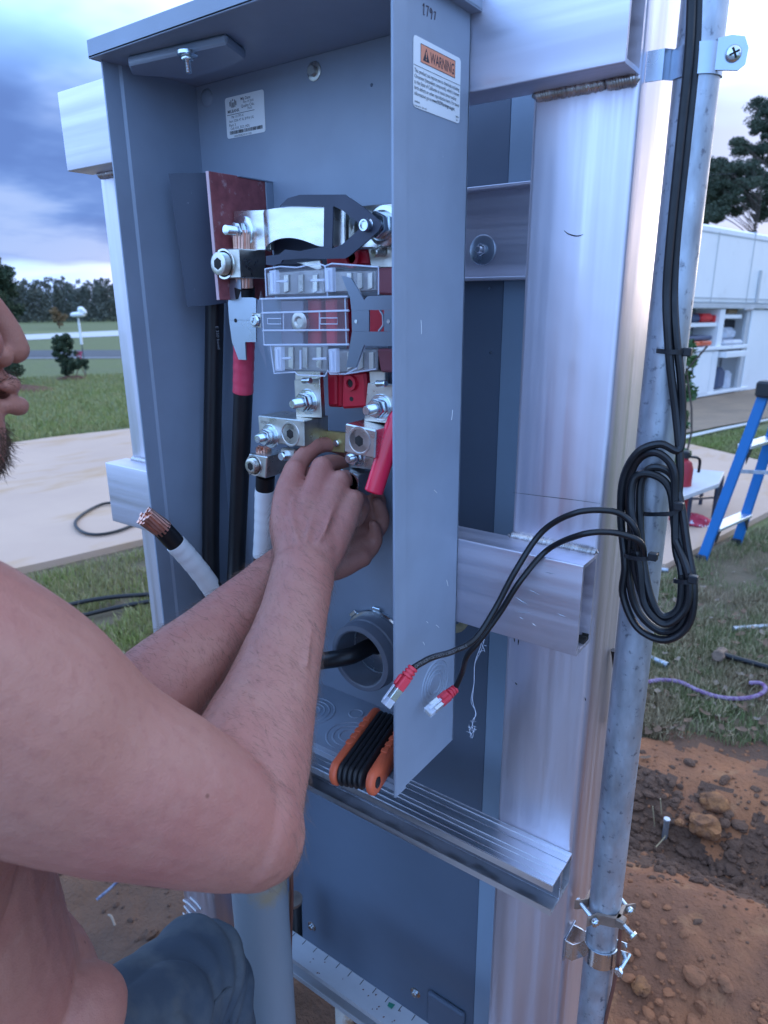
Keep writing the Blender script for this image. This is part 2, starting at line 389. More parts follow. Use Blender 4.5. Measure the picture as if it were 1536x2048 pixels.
def weld(a, b, nrm, r, parent, sq=0.75):
    """a bead of overlapping ripples along a-b, standing out along nrm"""
    a = Vector(a); b = Vector(b); L_ = (b-a).length; d = (b-a).normalized(); nrm = Vector(nrm).normalized(); w = d.cross(nrm)
    n = int(L_/0.0022); rows = n*3+1; k = 10; vs = []; fs = []
    rr_ = random.Random(int(L_*1e5)+3); jit = [rr_.uniform(0.86, 1.12) for _ in range(n+2)]
    for i in range(rows):
        t = i/(rows-1); ph = (i % 3)/3; s_ = r*jit[i//3]*(1.0-0.30*ph); 
        e = min(1, t*L_/0.004+0.25, (1-t)*L_/0.004+0.25)
        bend = d*(0.0014*(1))
        for j in range(k):
            q = 2*math.pi*j/k
            p = a+d*(L_*t) + (nrm*math.cos(q)*sq+w*math.sin(q))*s_*e + bend*(math.cos(q)*1.2)
            vs.append(p)
    for i in range(rows-1):
        for j in range(k): j2 = (j+1) % k; fs.append((i*k+j, i*k+j2, (i+1)*k+j2, (i+1)*k+j))
    fs += [tuple(range(k-1, -1, -1)), tuple((rows-1)*k+j for j in range(k))]
    return MB().add(vs, fs).build('weld_bead', M['weld'], parent, smooth=60)
weld((0.043, 0.1655, 1.6740), (0.112, 0.1655, 1.6740), (0, -1, -1), 0.0058, frame_)
weld((0.110, 0.1652, 1.6735), (0.1405, 0.1652, 1.6735), (0, -1, -1), 0.0064, frame_)
weld((0.040, 0.1655, 1.2415), (0.141, 0.1655, 1.2415), (0, -1, 1), 0.0052, frame_)
weld((-0.657, 0.1655, 1.6740), (-0.560, 0.1655, 1.6740), (0, -1, -1), 0.0062, frame_)
weld((-0.657, 0.1655, 1.2415), (-0.560, 0.1655, 1.2415), (0, -1, 1), 0.0052, frame_)
# burn mark on the tube end and the scratch on the post front
def blot(pts, nd, parent, name, m, t=0.0006):
    MB().prism([Vector(p) for p in pts], Vector(nd)*t).build(name, m, parent)
rr = random.Random(4)
def arc_mark(P, w, nd, parent, name='scratch', m=None):
    P = [Vector(p) for p in P]
    MB().tube(P, [w*(0.3+0.7*math.sin(math.pi*i/(len(P)-1)))+1e-5 for i in range(len(P))], n=5).build(name, m or M['soot_and_hole'], parent)
arc_mark(catmull([onY(1128, 461, .1676), onY(1135, 467, .1676), onY(1146, 471, .1676), onY(1156, 472, .1676), onY(1166, 469, .1676)], 3), 0.0006, (0, -1, 0), frame_)
arc_mark(catmull([onY(1026, 985, .1677), onY(1090, 993, .1677), onY(1150, 1000, .1677), onY(1200, 1007, .1677)], 3), 0.00028, (0, -1, 0), frame_)
for pts in (((1028, 1276), (1029, 1284)), ((1037, 1276), (1036, 1290)), ((1030, 1365), (1034, 1370)), ((1170, 1395), (1171, 1402))):
    arc_mark([onY(*pts[0], .1677), onY((pts[0][0]+pts[1][0])/2+.3, (pts[0][1]+pts[1][1])/2, .1677), onY(*pts[1], .1677)], 0.0007, (0, -1, 0), frame_, 'burn_speck')
mb = MB()
for i in range(16):
    y_ = 0.1500+i*0.0009; mb.box((0.1330-0.0006*(i % 3), y_, 1.1420), (0.1402, y_+0.0009, 1.1440+rr.uniform(0.0005, 0.0045)))
mb.build('burn_mark', M['soot_and_hole'], frame_)
# scuffed, brushed end of the lower cross tube: fine bright scratches cut in its face
for (a, b) in (((1032, 1195), (1055, 1209)), ((1033, 1223), (1062, 1226)), ((1060, 1180), (1080, 1190)), ((1115, 1227), (1130, 1233)), ((1039, 1234), (1046, 1238)), ((1090, 1144), (1110, 1148)), ((1064, 1246), (1072, 1252))):
    arc_mark([onY(*a, .1261), onY((a[0]+b[0])/2, (a[1]+b[1])/2+.4, .1261), onY(*b, .1261)], 0.0003, (0, -1, 0), frame_, 'scratch', M['zinc'])

# ------------------------------------------------------------------ the open meter box
W_, D_, H_ = 0.3796, 0.126, 0.775
ZT = ZB + 0.759
box_ = thing('meter_box', 'open grey steel meter box with its cover off and a warning sticker outside', 'meter box', (-0.19, 0.06, ZB))
t = 0.0022
MB().box((-W_+t, D_-t, ZB+0.0), (-t, D_, ZT), 0.0005).build('back_wall', M['grey_paint'], box_)
def wall_prof(x0, sgn, z0, z1):
    """side wall bent from sheet: a small joggle 20 mm behind the front edge"""
    pr = [(0.0, 0.0), (0.0195, 0.0), (0.0225, -0.0022*sgn), (D_, -0.0022*sgn)]
    p = [V(x0+dx, y, z0) for y, dx in pr] + [V(x0+dx-sgn*0.0022, y, z0) for y, dx in reversed(pr)]
    return MB().prism(p, (0, 0, z1-z0))
rw = wall_prof(0.0, 1, ZB, ZT)
RW = rw.build('right_wall', M['grey_paint'], box_, smooth=20)
LW = wall_prof(-W_, -1, ZB, ZT).build('left_wall', M['grey_paint'], box_, smooth=20)
mb = MB(); mb.box((-W_+t, 0.012, ZB+0.004), (-t-0.0002, D_-t-0.0002, ZB+0.006))
mb.box((-W_+t, 0.010, ZB-0.002), (-t-0.0002, 0.012, ZB+0.006), 0.0004)
mb.box((-W_+t+0.003, 0.0115, ZB+0.006), (-t-0.004, 0.0128, ZB+0.011), 0.0003)
FL = mb.build('bottom_plate', M['grey_paint'], box_)
mb = MB(); mb.box((-W_-0.0035, -0.012, ZT), (0.0085, D_+0.004, ZT+0.0022), 0.0004)
mb.box((-W_-0.0035, -0.012, ZT-0.0005), (0.0085, -0.0098, ZT+0.0168), 0.0006)
mb.box((-W_-0.0035, -0.0096, ZT+0.0150), (0.0085, D_+0.004, ZT+0.0168), 0.0005)
mb.box((-W_-0.0035, -0.0096, ZT-0.0004), (-W_-0.0015, D_+0.004, ZT+0.0148), 0.0004)
mb.box((0.0065, -0.0096, ZT-0.0004), (0.0085, D_+0.004, ZT+0.0148), 0.0004)
LID = mb.build('top_cover', M['grey_paint'], box_)
MB().box((-0.372, 0.005, ZT+0.0169), (-0.22, 0.115, ZT+0.0215), 0.002).build('hub_plate', M['grey_paint'], box_)
# hub closure seen from inside: dished plate with a hanging screw
mb = MB(); mb.prism([onZ(255, 112, ZT-0.0005), onZ(452, 66, ZT-0.0005), onZ(492, 98, ZT-0.0005), onZ(440, 122, ZT-0.0005), onZ(380, 140, ZT-0.0005), onZ(262, 132, ZT-0.0005)], (0, 0, -0.009), 0.002)
HB = mb.build('hub_closure', M['grey_paint'], box_)
o = onZ(374, 104, ZT-0.010)
MB().lathe(o, (0, 0, -1), [(0, 0.0100), (0.003, 0.0100), (0.0035, 0.0090), (0.0035, 0.004)], 18).build('washer', M['zinc'], HB)
MB().prism(hexpts(o+V(0, 0, -0.0035), (0, 0, -1), 0.0062), (0, 0, -0.004), 0.0005).build('nut', M['zinc'], HB)
MB().lathe(o+V(0, 0, -0.0075), (0, 0, -1), [(x, q) for x, q in thread_prof(0.011, 0.0028)], 12).build('stud', M['zinc'], HB)
# knockouts
def rings(o, d, radii, parent, name='knockout', w=0.0015, h=0.0010, gap=(0.4, 0.25)):
    o = Vector(o); d = Vector(d).normalized()
    for i, r_ in enumerate(radii):
        MB().lathe(o, d, [(-0.0002, r_-w), (h, r_-w*0.5), (h, r_+w*0.5), (-0.0002, r_+w)], 44, close=True).build(name, M['grey_paint'], parent)
rings((-0.0020, 0.0820, 1.0790), (1, 0, 0), (0.012, 0.0165, 0.022, 0.028), RW)
rings((-0.178, 0.066, ZB+0.0061), (0, 0, 1), (0.011, 0.017, 0.023, 0.030), FL, h=0.0009)
rings((-0.105, 0.052, ZB+0.0061), (0, 0, 1), (0.012, 0.020, 0.028), FL, h=0.0009)
rings((-0.127, 0.094, ZB+0.0061), (0, 0, 1), (0.009,), FL, h=0.0010)
# mounting bolt and dimple on the back wall
o = onY(629, 143, D_-t); b_ = tag(MB().lathe(o, (0, -1, 0), [(0, 0.0092), (0.0012, 0.0092), (0.0016, 0.0082), (0.0016, 0.003)], 24).build('mounting_washer', M['tin'], box_))
MB().prism(hexpts(o+V(0, -0.0016, 0), (0, -1, 0), 0.0056), (0, -0.0048, 0), 0.0006).build('bolt_head', M['tin'], b_)
MB().lathe(onY(414, 196, D_-t), (0, -1, 0), [(0, 0.010), (0.0015, 0.0092), (0.0026, 0.006), (0.0028, 0.0)], 24).build('embossed_dimple', M['grey_paint'], box_, smooth=80)
for px, py in ((743, 170), (712, 70), (622, 95)):
    MB().lathe(onY(px, py, D_-t), (0, -1, 0), [(0, 0.0018), (0.0006, 0.0012), (0.0007, 0.0)], 12).build('weld_dimple', M['rear_paint'] if px == 743 else M['grey_paint'], box_)
# maker's sticker on the back wall
def rrect(o, xd, yd, w, h, r, n=5):
    pts = []
    for cx, cy, a0 in ((w-r, h-r, 0), (r, h-r, 90), (r, r, 180), (w-r, r, 270)):
        for k in range(n):
            q = R(a0+90*k/(n-1)); pts.append(Vector(o)+Vector(xd)*(cx+r*math.cos(q))+Vector(yd)*(cy+r*math.sin(q)))
    return pts
yb = D_-t-0.0002
X_, Z_ = V(1, 0, 0), V(0, 0, 1)
xl, zl, wl, hl = -0.3262, 1.6768, 0.0632, 0.0425
lab = MB().prism(rrect((xl, yb, zl), X_, Z_, wl, hl, 0.003), (0, -0.0003, 0)).build('maker_sticker', M['white_label'], box_, smooth=0)
yt = yb-0.00042
def T1(s, x, z, size, bold=0.0, width=None): text_mesh(s, size, (xl+x, yt, zl+z), X_, Z_, (0, -1, 0), M['black_print'], lab, bold=bold, width=width)
T1('MILBANK', 0.0035, 0.0262, 0.0045, 0.03, 0.0195)
T1('Mfg Date:', 0.0260, 0.0368, 0.0042, 0.01); T1('Nov 19 2025', 0.0300, 0.0334, 0.0032)
T1('Quality Chk:', 0.0262, 0.0293, 0.0042, 0.01); T1('19h30', 0.0360, 0.0262, 0.0032)
T1('P#: U1797-X', 0.0095, 0.0204, 0.0038); T1('Item: 320A 4T RL BYP/6 UG', 0.0052, 0.0163, 0.0038, width=0.040)
T1('Plant: 3', 0.0045, 0.0122, 0.0038); T1('Cell: 01K_ELD_HDL', 0.0066, 0.0086, 0.0038)
T1('H050720002305101102R', 0.0120, 0.0006, 0.0028)
mb = MB(); mb.box((xl+0.0022, yt-0.00006, zl+0.0240), (xl+0.0475, yt, zl+0.0245)); mb.build('rule', M['black_print'], lab)
mb = MB(); xx = xl+0.005
r2 = random.Random(11)
while xx < xl+wl-0.005:
    w2 = r2.choice((0.0003, 0.0005, 0.0008)); mb.box((xx, yt-0.00006, zl+0.0038), (xx+w2, yt, zl+0.0074)); xx += w2+r2.choice((0.0003, 0.0004, 0.0007))
tag(mb.build('barcode', M['black_print'], lab), kind='stuff')
# round emblem of upright bars
ex, ez = xl+0.0132, zl+0.0355
for dx, h1, h2, w2 in ((-0.0050, -0.0025, 0.0022, 0.0012), (-0.0030, -0.0040, 0.0036, 0.0010), (-0.0008, -0.0042, 0.0010, 0.0010), (0.0008, -0.0042, 0.0010, 0.0010), (0.0030, -0.0040, 0.0036, 0.0010), (0.0050, -0.0025, 0.0022, 0.0012), (0.0, 0.0024, 0.0046, 0.0010)):
    MB().box((ex+dx-w2/2, yt-0.00006, ez+h1), (ex+dx+w2/2, yt, ez+h2)).build('emblem_bar', M['black_print'], lab)
# warning sticker on the outside of the right wall (x = -0.0022 behind the joggle)
Y_ = V(0, 1, 0); x0 = -0.0020
wy, wz, ww, wh = 0.0312, 1.6478, 0.0768, 0.0520
wl_ = MB().prism(rrect((x0, wy, wz), Y_, Z_, ww, wh, 0.0035), (0.0003, 0, 0)).build('warning_sticker', M['white_label'], box_, smooth=0)
xt = x0+0.00042
MB().prism([V(xt-0.0001, wy+a, wz+b) for a, b in ((0.0108, 0.0348), (0.0665, 0.0348), (0.0665, 0.0478), (0.0108, 0.0478))], (0.0001, 0, 0)).build('orange_panel', M['orange_print'], wl_, smooth=0)
mb = MB()
for lo, hi in (((0.0105, 0.0345), (0.0668, 0.0349)), ((0.0105, 0.0477), (0.0668, 0.0481)), ((0.0105, 0.0349), (0.0109, 0.0477)), ((0.0664, 0.0349), (0.0668, 0.0477)), ((0.0004, 0.0306), (0.0764, 0.0309))):
    mb.box((xt+0.00004, wy+lo[0], wz+lo[1]), (xt+0.00012, wy+hi[0], wz+hi[1]))
mb.build('rule', M['black_print'], wl_)
tri = MB().prism([V(xt+0.00006, wy+a, wz+b) for a, b in ((0.0140, 0.0366), (0.0242, 0.0366), (0.0191, 0.0462))], (0.00006, 0, 0)).build('alert_triangle', M['black_print'], wl_, smooth=0)
MB().prism([V(xt+0.00014, wy+a, wz+b) for a, b in ((0.0186, 0.0395), (0.0196, 0.0395), (0.0199, 0.0437), (0.0183, 0.0437))], (0.00004, 0, 0)).build('exclamation_mark', M['orange_print'], wl_, smooth=0)
MB().prism([V(xt+0.00014, wy+a, wz+b) for a, b in ((0.0185, 0.0376), (0.0197, 0.0376), (0.0197, 0.0387), (0.0185, 0.0387))], (0.00004, 0, 0)).build('exclamation_mark', M['orange_print'], wl_, smooth=0)
def T2(s, y, z, size, bold=0.0, width=None): text_mesh(s, size, (xt+0.0001, wy+y, wz+z), Y_, Z_, (1, 0, 0), M['black_print'], wl_, bold=bold, width=width)
T2('WARNING', 0.0255, 0.0370, 0.0118, 0.02, 0.0395)
for i, s_ in enumerate(('This product can expose you to chemicals including', 'Chromium (hexavalent compounds), which is known', 'to the State of California to cause cancer and/or', 'birth defects or other reproductive harm. For more')):
    T2(s_, 0.0012, 0.0258-0.0042*i, 0.0042, 0.004, (0.0735, 0.0735, 0.069, 0.0735)[i])
T2('information go to', 0.0012, 0.0090, 0.0042, 0.004, 0.0265); T2('www.P65Warnings.ca.gov.', 0.0290, 0.0090, 0.0042, 0.03, 0.0385)
T2('6500648', 0.0016, 0.0036, 0.0022, 0.01); T2('Replaces No. 400-1005', 0.0016, 0.0008, 0.0020); T2('700856', 0.0690, 0.0042, 0.0020, 0.01); T2('REV -', 0.0700, 0.0014, 0.0018)
# pencilled 1797
def stroke(pts, o, k, parent):
    P = [Vector(o)+Y_*(a*k)+Z_*(b*k) for a, b in pts]
    MB().tube(catmull(P, 4), 0.00042, n=5).build('pencil_figure', M['pencil'], parent)
o = V(x0+0.0001, 0.0445, 1.7175); k = 0.0072
stroke(((0.1, 0.8), (0.3, 1.05), (0.28, 0.5), (0.25, 0.0), (0.45, 0.02)), o, k, RW)
stroke(((0.75, 0.95), (1.0, 1.0), (1.25, 1.0), (1.1, 0.5), (1.0, 0.0)), o, k, RW)
stroke(((2.0, 0.8), (1.75, 1.0), (1.6, 0.75), (1.8, 0.55), (2.05, 0.8), (2.0, 0.4), (1.9, -0.05)), o, k, RW)
stroke(((2.45, 0.8), (2.65, 0.9), (2.8, 0.85), (2.7, 0.55), (2.62, 0.1)), o, k, RW)
for (a, b) in (((853, 1243), (856, 1246)), ((872, 1250), (878, 1255)), ((846, 1284), (849, 1290)), ((893, 1160), (896, 1172)), ((842, 640), (843, 668)), ((905, 820), (903, 840)), ((868, 980), (874, 986))):
    a_, b_ = onX(*a, -0.0021), onX(*b, -0.0021); MB().tube([a_, (a_+b_)/2+V(0, .0003, 0), b_], 0.00035, n=5).build('scuff', M['white_label'], RW)
# slots punched along the wall top and bottom lips are hidden by the cover; offset nipple through the back wall, lower right
nip = V(-0.112, 0.0, 1.074)
B_ = MB().lathe((nip.x, D_-t-0.0002, nip.z), (0, -1, 0), [(0, 0.0505), (0.004, 0.0505), (0.006, 0.049), (0.006, 0.046)], 40).build('lock_ring', M['zinc'], box_)
for k in range(8):
    mb = MB(); q = 2*math.pi*k/8; c = V(nip.x+0.0525*math.cos(q), D_-t-0.0035, nip.z+0.0525*math.sin(q))
    mb.obox(c, ((math.cos(q), 0, math.sin(q)), (0, 1, 0), (-math.sin(q), 0, math.cos(q))), (0.0025, 0.002, 0.006), 0.0006)
    mb.build('tooth', M['zinc'], B_)
MB().lathe((nip.x, 0.0, nip.z), (0, 1, 0), [(0.084, 0.0355), (0.083, 0.0375), (0.084, 0.0430), (0.087, 0.0440), (0.099, 0.0440), (0.1005, 0.0455), (0.1195, 0.0455), (0.1195, 0.0350), (0.098, 0.0350)], 44, close=True).build('plastic_bushing', M['grey_pvc'], box_)
MB().lathe((nip.x, 0.0, nip.z), (0, 1, 0), [(0.117, 0.0330), (0.1195, 0.0330), (0.1195, 0.0348), (0.117, 0.0348)], 40, close=True).build('pipe_end', M['galvanized'], box_)
MB().lathe((nip.x, D_-t-0.0006, nip.z), (0, 1, 0), [(0, 0.033), (0.0003, 0.033)], 36).build('pipe_mouth', M['black_print'], box_)

# ------------------------------------------------------------------ rear cabinet, channel behind the posts, struts
cab = thing('rear_cabinet', 'large dark grey steel cabinet hung on the far side of the aluminium posts', 'cabinet', (-0.28, 0.4, 0.185))
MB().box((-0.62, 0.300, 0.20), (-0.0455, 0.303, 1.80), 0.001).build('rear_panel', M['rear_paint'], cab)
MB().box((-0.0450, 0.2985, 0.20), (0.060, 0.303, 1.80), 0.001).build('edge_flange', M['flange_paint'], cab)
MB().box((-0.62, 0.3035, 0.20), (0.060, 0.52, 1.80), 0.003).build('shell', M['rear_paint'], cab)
mb = MB(); P = [(0.300-0.022*math.sin(R(a)), 0.206-0.03+0.03*math.cos(R(a))) for a in range(0, 91, 15)]
pr = [V(-0.62, y, z) for y, z in P] + [V(-0.62, 0.303, 0.176)]
mb.prism(pr, (0.665, 0, 0)); mb.build('bottom_roll', M['rear_paint'], cab)
for (px, py) in ((624, 1852), (831, 1985), (980, 577), (981, 705)):
    o = onY(px, py, .2998); small = py < 1000
    w_ = MB().lathe(o, (0, -1, 0), [(0, 0.0015 if small else 0.0105), (0.0008, 0.0015 if small else 0.0105), (0.0012, 0.0013 if small else 0.0095), (0.0012, 0.0)], 20).build('rivet' if small else 'washer', M['zinc'], cab)
    if not small:
        MB().prism(hexpts(o+V(0, -0.0012, 0), (0, -1, 0), 0.0062), (0, -0.005, 0), 0.0006).build('bolt_head', M['zinc'], w_)
MB().box((-0.135, 0.290, 0.215), (-0.060, 0.2995, 0.300), 0.003).build('corner_tab', M['rear_paint'], cab)
chn = thing('channel_beam', 'aluminium channel beam with a bolt and wide washer spanning behind the right post', 'beam', (-0.25, 0.285, 1.515))
MB().box((-0.66, 0.2925, 1.515), (0.1405, 0.2970, 1.6195), 0.0008).build('web', M['aluminium_x'], chn)
MB().box((-0.66, 0.2715, 1.6155), (0.1405, 0.2920, 1.6195), 0.0008).build('flange', M['aluminium_x'], chn)
MB().box((-0.66, 0.2715, 1.515), (0.1405, 0.2920, 1.5190), 0.0008).build('flange', M['aluminium_x'], chn)
o = onY(966, 500, .2923)
w_ = MB().lathe(o, (0, -1, 0), [(0, 0.0175), (0.0016, 0.0175), (0.0022, 0.0165), (0.0022, 0.004)], 32).build('wide_washer', M['shield_steel'], chn)
MB().prism(hexpts(o+V(0, -0.0022, 0), (0, -1, 0), 0.0074), (0, -0.0060, 0), 0.0006).build('nut', M['zinc'], w_)
MB().lathe(o+V(0, -0.008, 0), (0, -1, 0), [(x, q) for x, q in thread_prof(0.0065, 0.0042)], 12).build('stud', M['zinc'], w_)

def strut_prof(x, y0, y1, z0, z1, t=0.0026, lip=0.009):
    """C section open towards -y, drawn in the y-z plane at x"""
    o = [(y1, z0), (y1, z1), (y0, z1), (y0, z1-lip), (y0+t, z1-lip), (y0+t, z1-t), (y1-t, z1-t), (y1-t, z0+t), (y0+t, z0+t), (y0+t, z0+lip), (y0, z0+lip), (y0, z0)]
    return [V(x, y, z) for y, z in o]
st = thing('strut_rail', 'double aluminium strut rail bolted across the posts right below the box', 'strut rail', (-0.25, 0.147, 0.809))
mb = MB(); mb.prism(strut_prof(-0.70, 0.1085, 0.1372, 0.8105, 0.8540), (0.842, 0, 0)); mb.build('front_channel', M['strut_metal'], st, smooth=20)
o_ = [(0.1375, 0.8105), (0.1375, 0.8532), (0.1500, 0.8532), (0.1500, 0.8524), (0.1515, 0.8524), (0.1515, 0.8540), (0.1672, 0.8540), (0.1672, 0.8105)]
i_ = [(0.1398, 0.8130), (0.1398, 0.8508), (0.1480, 0.8508), (0.1480, 0.8504), (0.1530, 0.8504), (0.1530, 0.8510), (0.1650, 0.8510), (0.1650, 0.8130)]
mb = MB(); mb.plate([V(-0.70, y, z) for y, z in o_], [V(-0.70, y, z) for y, z in i_], (0.842, 0, 0)); mb.build('rear_channel', M['strut_metal'], st, smooth=20)
o = onY(965, 1722, .136); w_ = MB().lathe((o.x, 0.1345, 0.832), (0, -1, 0), [(0, 0.0125), (0.0015, 0.0125), (0.002, 0.0115), (0.002, 0.003)], 24).build('washer', M['black_plastic'], st)
MB().prism(hexpts((o.x, 0.1325, 0.832), (0, -1, 0), 0.0080), (0, -0.006, 0), 0.0006).build('bolt_head', M['zinc'], w_)
for y_, w_2 in ((0.1095, 0.0022), (0.1180, 0.0012), (0.1285, 0.0016), (0.1362, 0.0014), (0.1600, 0.0016), (0.1665, 0.0010)):
    MB().box((-0.70, y_, 0.8538), (0.1418, y_+w_2, 0.8549), 0.0003).build('rib', M['strut_metal'], st)
MB().box((-0.699, 0.1335, 0.8145), (0.1410, 0.1340, 0.8500)).build('shaded_web', mat('shaded_aluminium', (0.30, 0.30, 0.33), 0.5, 0.8, 0.3, 20, stretch=(0.2, 1, 1)), st)  # dark plate; the shade inside the open channel is put into its colour
mb = MB()   # slots along the back of the front channel
for i in range(16): mb.box((-0.66+i*0.05, 0.1328, 0.825), (-0.635+i*0.05, 0.1334, 0.839))
tag(mb.build('slot', M['soot_and_hole'], st), kind='stuff')
s2 = thing('lower_strut', 'second aluminium strut with cut marks low down in front of the dark cabinet', 'strut rail', (-0.25, 0.147, 0.380))
mb = MB(); mb.prism(strut_prof(-0.375, 0.1265, 0.1672, 0.380, 0.4215), (0.517, 0, 0)); mb.build('channel', M['dusty_strut'], s2, smooth=20)
r2 = random.Random(3)
for i in range(20):
    MB().box((-0.36+i*0.0254, 0.1560, 0.42155), (-0.3588+i*0.0254, 0.1665, 0.42175)).build('cut_mark', M['soot_and_hole'], s2)
mb = MB()
for i in range(22):
    x_, y_ = r2.uniform(-0.36, 0.0), r2.uniform(0.13, 0.16); mb.obox((x_, y_, 0.4222), ((1, r2.uniform(-1, 1), 0), (r2.uniform(-1, 1)*0.01, 1, 0), (0, 0, 1)), (r2.uniform(.0004, .0013), r2.uniform(.0004, .0009), 0.0005))
tag(mb.build('crumbs_of_dirt', M['rust_wire'], s2), kind='stuff')
tag(MB().prism([onZ(778, 2005, .423), onZ(790, 2010, .423), onZ(783, 2018, .423), onZ(775, 2012, .423)], (0, 0, 0.0012)).build('paper_scrap', mat('green_scrap', (0.02, 0.16, 0.11), 0.6), None), 'tiny torn green scrap lying on the lower strut', 'scrap')

# ------------------------------------------------------------------ galvanized riser conduit, straps, clamp, wires
CX, CY, CR = 0.1785, 0.2000, 0.0190
tag(MB().cyl((CX-0.001, CY, -0.2), (CX+0.001, CY, 2.35), CR, n=28).build('riser_conduit', M['galvanized'], None), 'speckled galvanized conduit standing upright at the right post, with a cable coil tied to it', 'conduit')
def strap(z, tilt, name, label, mm, ear_ang, top=True):
    s_ = thing(name, label, 'pipe strap', (CX, CY, z))
    hw = 0.011 if top else 0.011
    P = []; Nn = []
    for a in range(-200, 41, 12):
        q = R(a+ear_ang); P.append(V(CX+math.cos(q)*(CR+0.0004), CY+math.sin(q)*(CR+0.0004), z)); Nn.append(V(math.cos(q), math.sin(q), 0))
    return s_, P, Nn, hw
# upper strap: flat band from the post face round the pipe to an ear with a round head screw
s_ = thing('upper_pipe_strap', 'bright two hole strap with a cross head screw high on the riser conduit', 'pipe strap', (CX, CY, 1.685))
zc = 1.685; hw = 0.0235
P, Nn = [], []
for a in range(215, 381, 11):
    q = R(a); P.append(V(CX+math.cos(q)*(CR+0.0004), CY+math.sin(q)*(CR+0.0004), zc)); Nn.append(V(math.cos(q), math.sin(q), 0))
P = [V(0.1415, 0.1805, zc), V(0.1560, 0.1815, zc)] + P; Nn = [V(0, -1, 0), V(-0.2, -1, 0)] + Nn
MB().strip(P, (0, 0, hw), Nn, 0.0016).build('band', M['shield_steel'], s_, smooth=50)
ec = V(CX+CR+0.0085, CY-0.004, zc+0.002)
ax = (V(0.86, 0.5, 0).normalized(), V(0, 0, 1), V(0.5, -0.86, 0).normalized())
poly = [ec+ax[0]*(math.cos(R(a))*0.0115)*(1)+ax[1]*(math.sin(R(a))*0.0135) for a in range(0, 360, 24)]
poly = [ec+ax[0]*x_+ax[1]*z_ for x_, z_ in ((-0.013, -0.0115), (0.006, -0.0125), (0.0115, -0.008), (0.0125, 0.004), (0.0085, 0.0125), (-0.002, 0.0140), (-0.013, 0.0120))]
MB().prism(poly, ax[2]*0.0018, 0.0003).build('ear', M['shield_steel'], s_, smooth=20)
so_ = ec+ax[2]*0.0018+ax[0]*0.0005
sc_ = MB().lathe(so_, ax[2], [(0, 0.0066), (0.0010, 0.0066), (0.0024, 0.0052), (0.0031, 0.0025), (0.0033, 0)], 24).build('screw_head', M['zinc'], s_, smooth=60)
mb = MB()
for q in (25, 115):
    d_ = ax[0]*math.cos(R(q))+ax[1]*math.sin(R(q)); e_ = ax[2].cross(d_); mb.obox(so_+ax[2]*0.0031, (d_, e_, ax[2]), (0.0042, 0.0008, 0.0004))
mb.build('cross_slot', M['soot_and_hole'], sc_)
# ground clamp and lower strap
g = thing('ground_clamp', 'two piece bronze ground clamp with steel screws low on the riser conduit', 'clamp', (CX, CY, 0.765))
zc = 0.768
for sgn in (-1, 1):
    P, Nn = [], []
    for a in range(-62, 63, 12):
        q = R(a)+(0 if sgn > 0 else math.pi)+R(-35); wob = 0.0015*math.cos(5*R(a))
        P.append(V(CX+math.cos(q)*(CR+0.001+wob), CY+math.sin(q)*(CR+0.001+wob), zc)); Nn.append(V(math.cos(q), math.sin(q), 0))
    d0 = (P[0]-P[1]).normalized(); d1 = (P[-1]-P[-2]).normalized()
    P = [P[0]+Nn[0]*0.010+d0*0.006] + P + [P[-1]+Nn[-1]*0.010+d1*0.006]; Nn = [Nn[0]] + Nn + [Nn[-1]]
    MB().strip(P, (0, 0, 0.014), Nn, 0.004).build('jaw', M['bronze'], g, smooth=50)
dn = V(math.cos(R(-35)), math.sin(R(-35)), 0); dt = V(-dn.y, dn.x, 0)
for sgn in (-1, 1):
    c = V(CX, CY, zc)+dt*(sgn*(CR+0.0065))
    sc_ = MB().lathe(c-dn*0.020, dn, [(x, q) for x, q in thread_prof(0.040, 0.0031, 0.0018)], 12).build('clamp_screw', M['zinc'], g)
    MB().lathe(c+dn*0.014, dn, [(0, 0.0055), (0.004, 0.0055), (0.0048, 0.0045), (0.0048, 0)], 16).build('screw_head', M['zinc'], sc_)
c = V(CX, CY, zc)+dn*(CR+0.006)+dt*0.004
MB().box(c-V(.006, .006, .007), c+V(.006, .006, .007), 0.002).build('wire_lug', M['bronze'], g)
sc_ = MB().lathe(c+V(.004, -.002, 0), (0.9, -0.3, -0.25), [(x, q) for x, q in thread_prof(0.016, 0.0034)], 12).build('wire_screw', M['zinc'], g)
MB().lathe(c+V(.004, -.002, 0)+V(0.9, -0.3, -0.25).normalized()*0.014, (0.9, -0.3, -0.25), [(0, .0052), (.003, .0052), (.004, .004), (.004, 0)], 14).build('screw_head', M['zinc'], sc_)
tag(MB().tube(catmull([c+V(.001, 0, -.006), c+V(.002, .002, -.08), c+V(-.006, .004, -.2), c+V(-.010, .006, -.36), c+V(-.004, .012, -.6), c+V(.03, .03, -.79)], 8), 0.0022, n=8).build('ground_wire', M['rust_wire'], None), 'thin red brown ground wire hanging from the bronze clamp on the conduit', 'wire')
s_ = thing('lower_pipe_strap', 'shiny two piece strut strap with a bolt near the foot of the riser conduit', 'pipe strap', (CX, CY, 0.70))
zc = 0.700
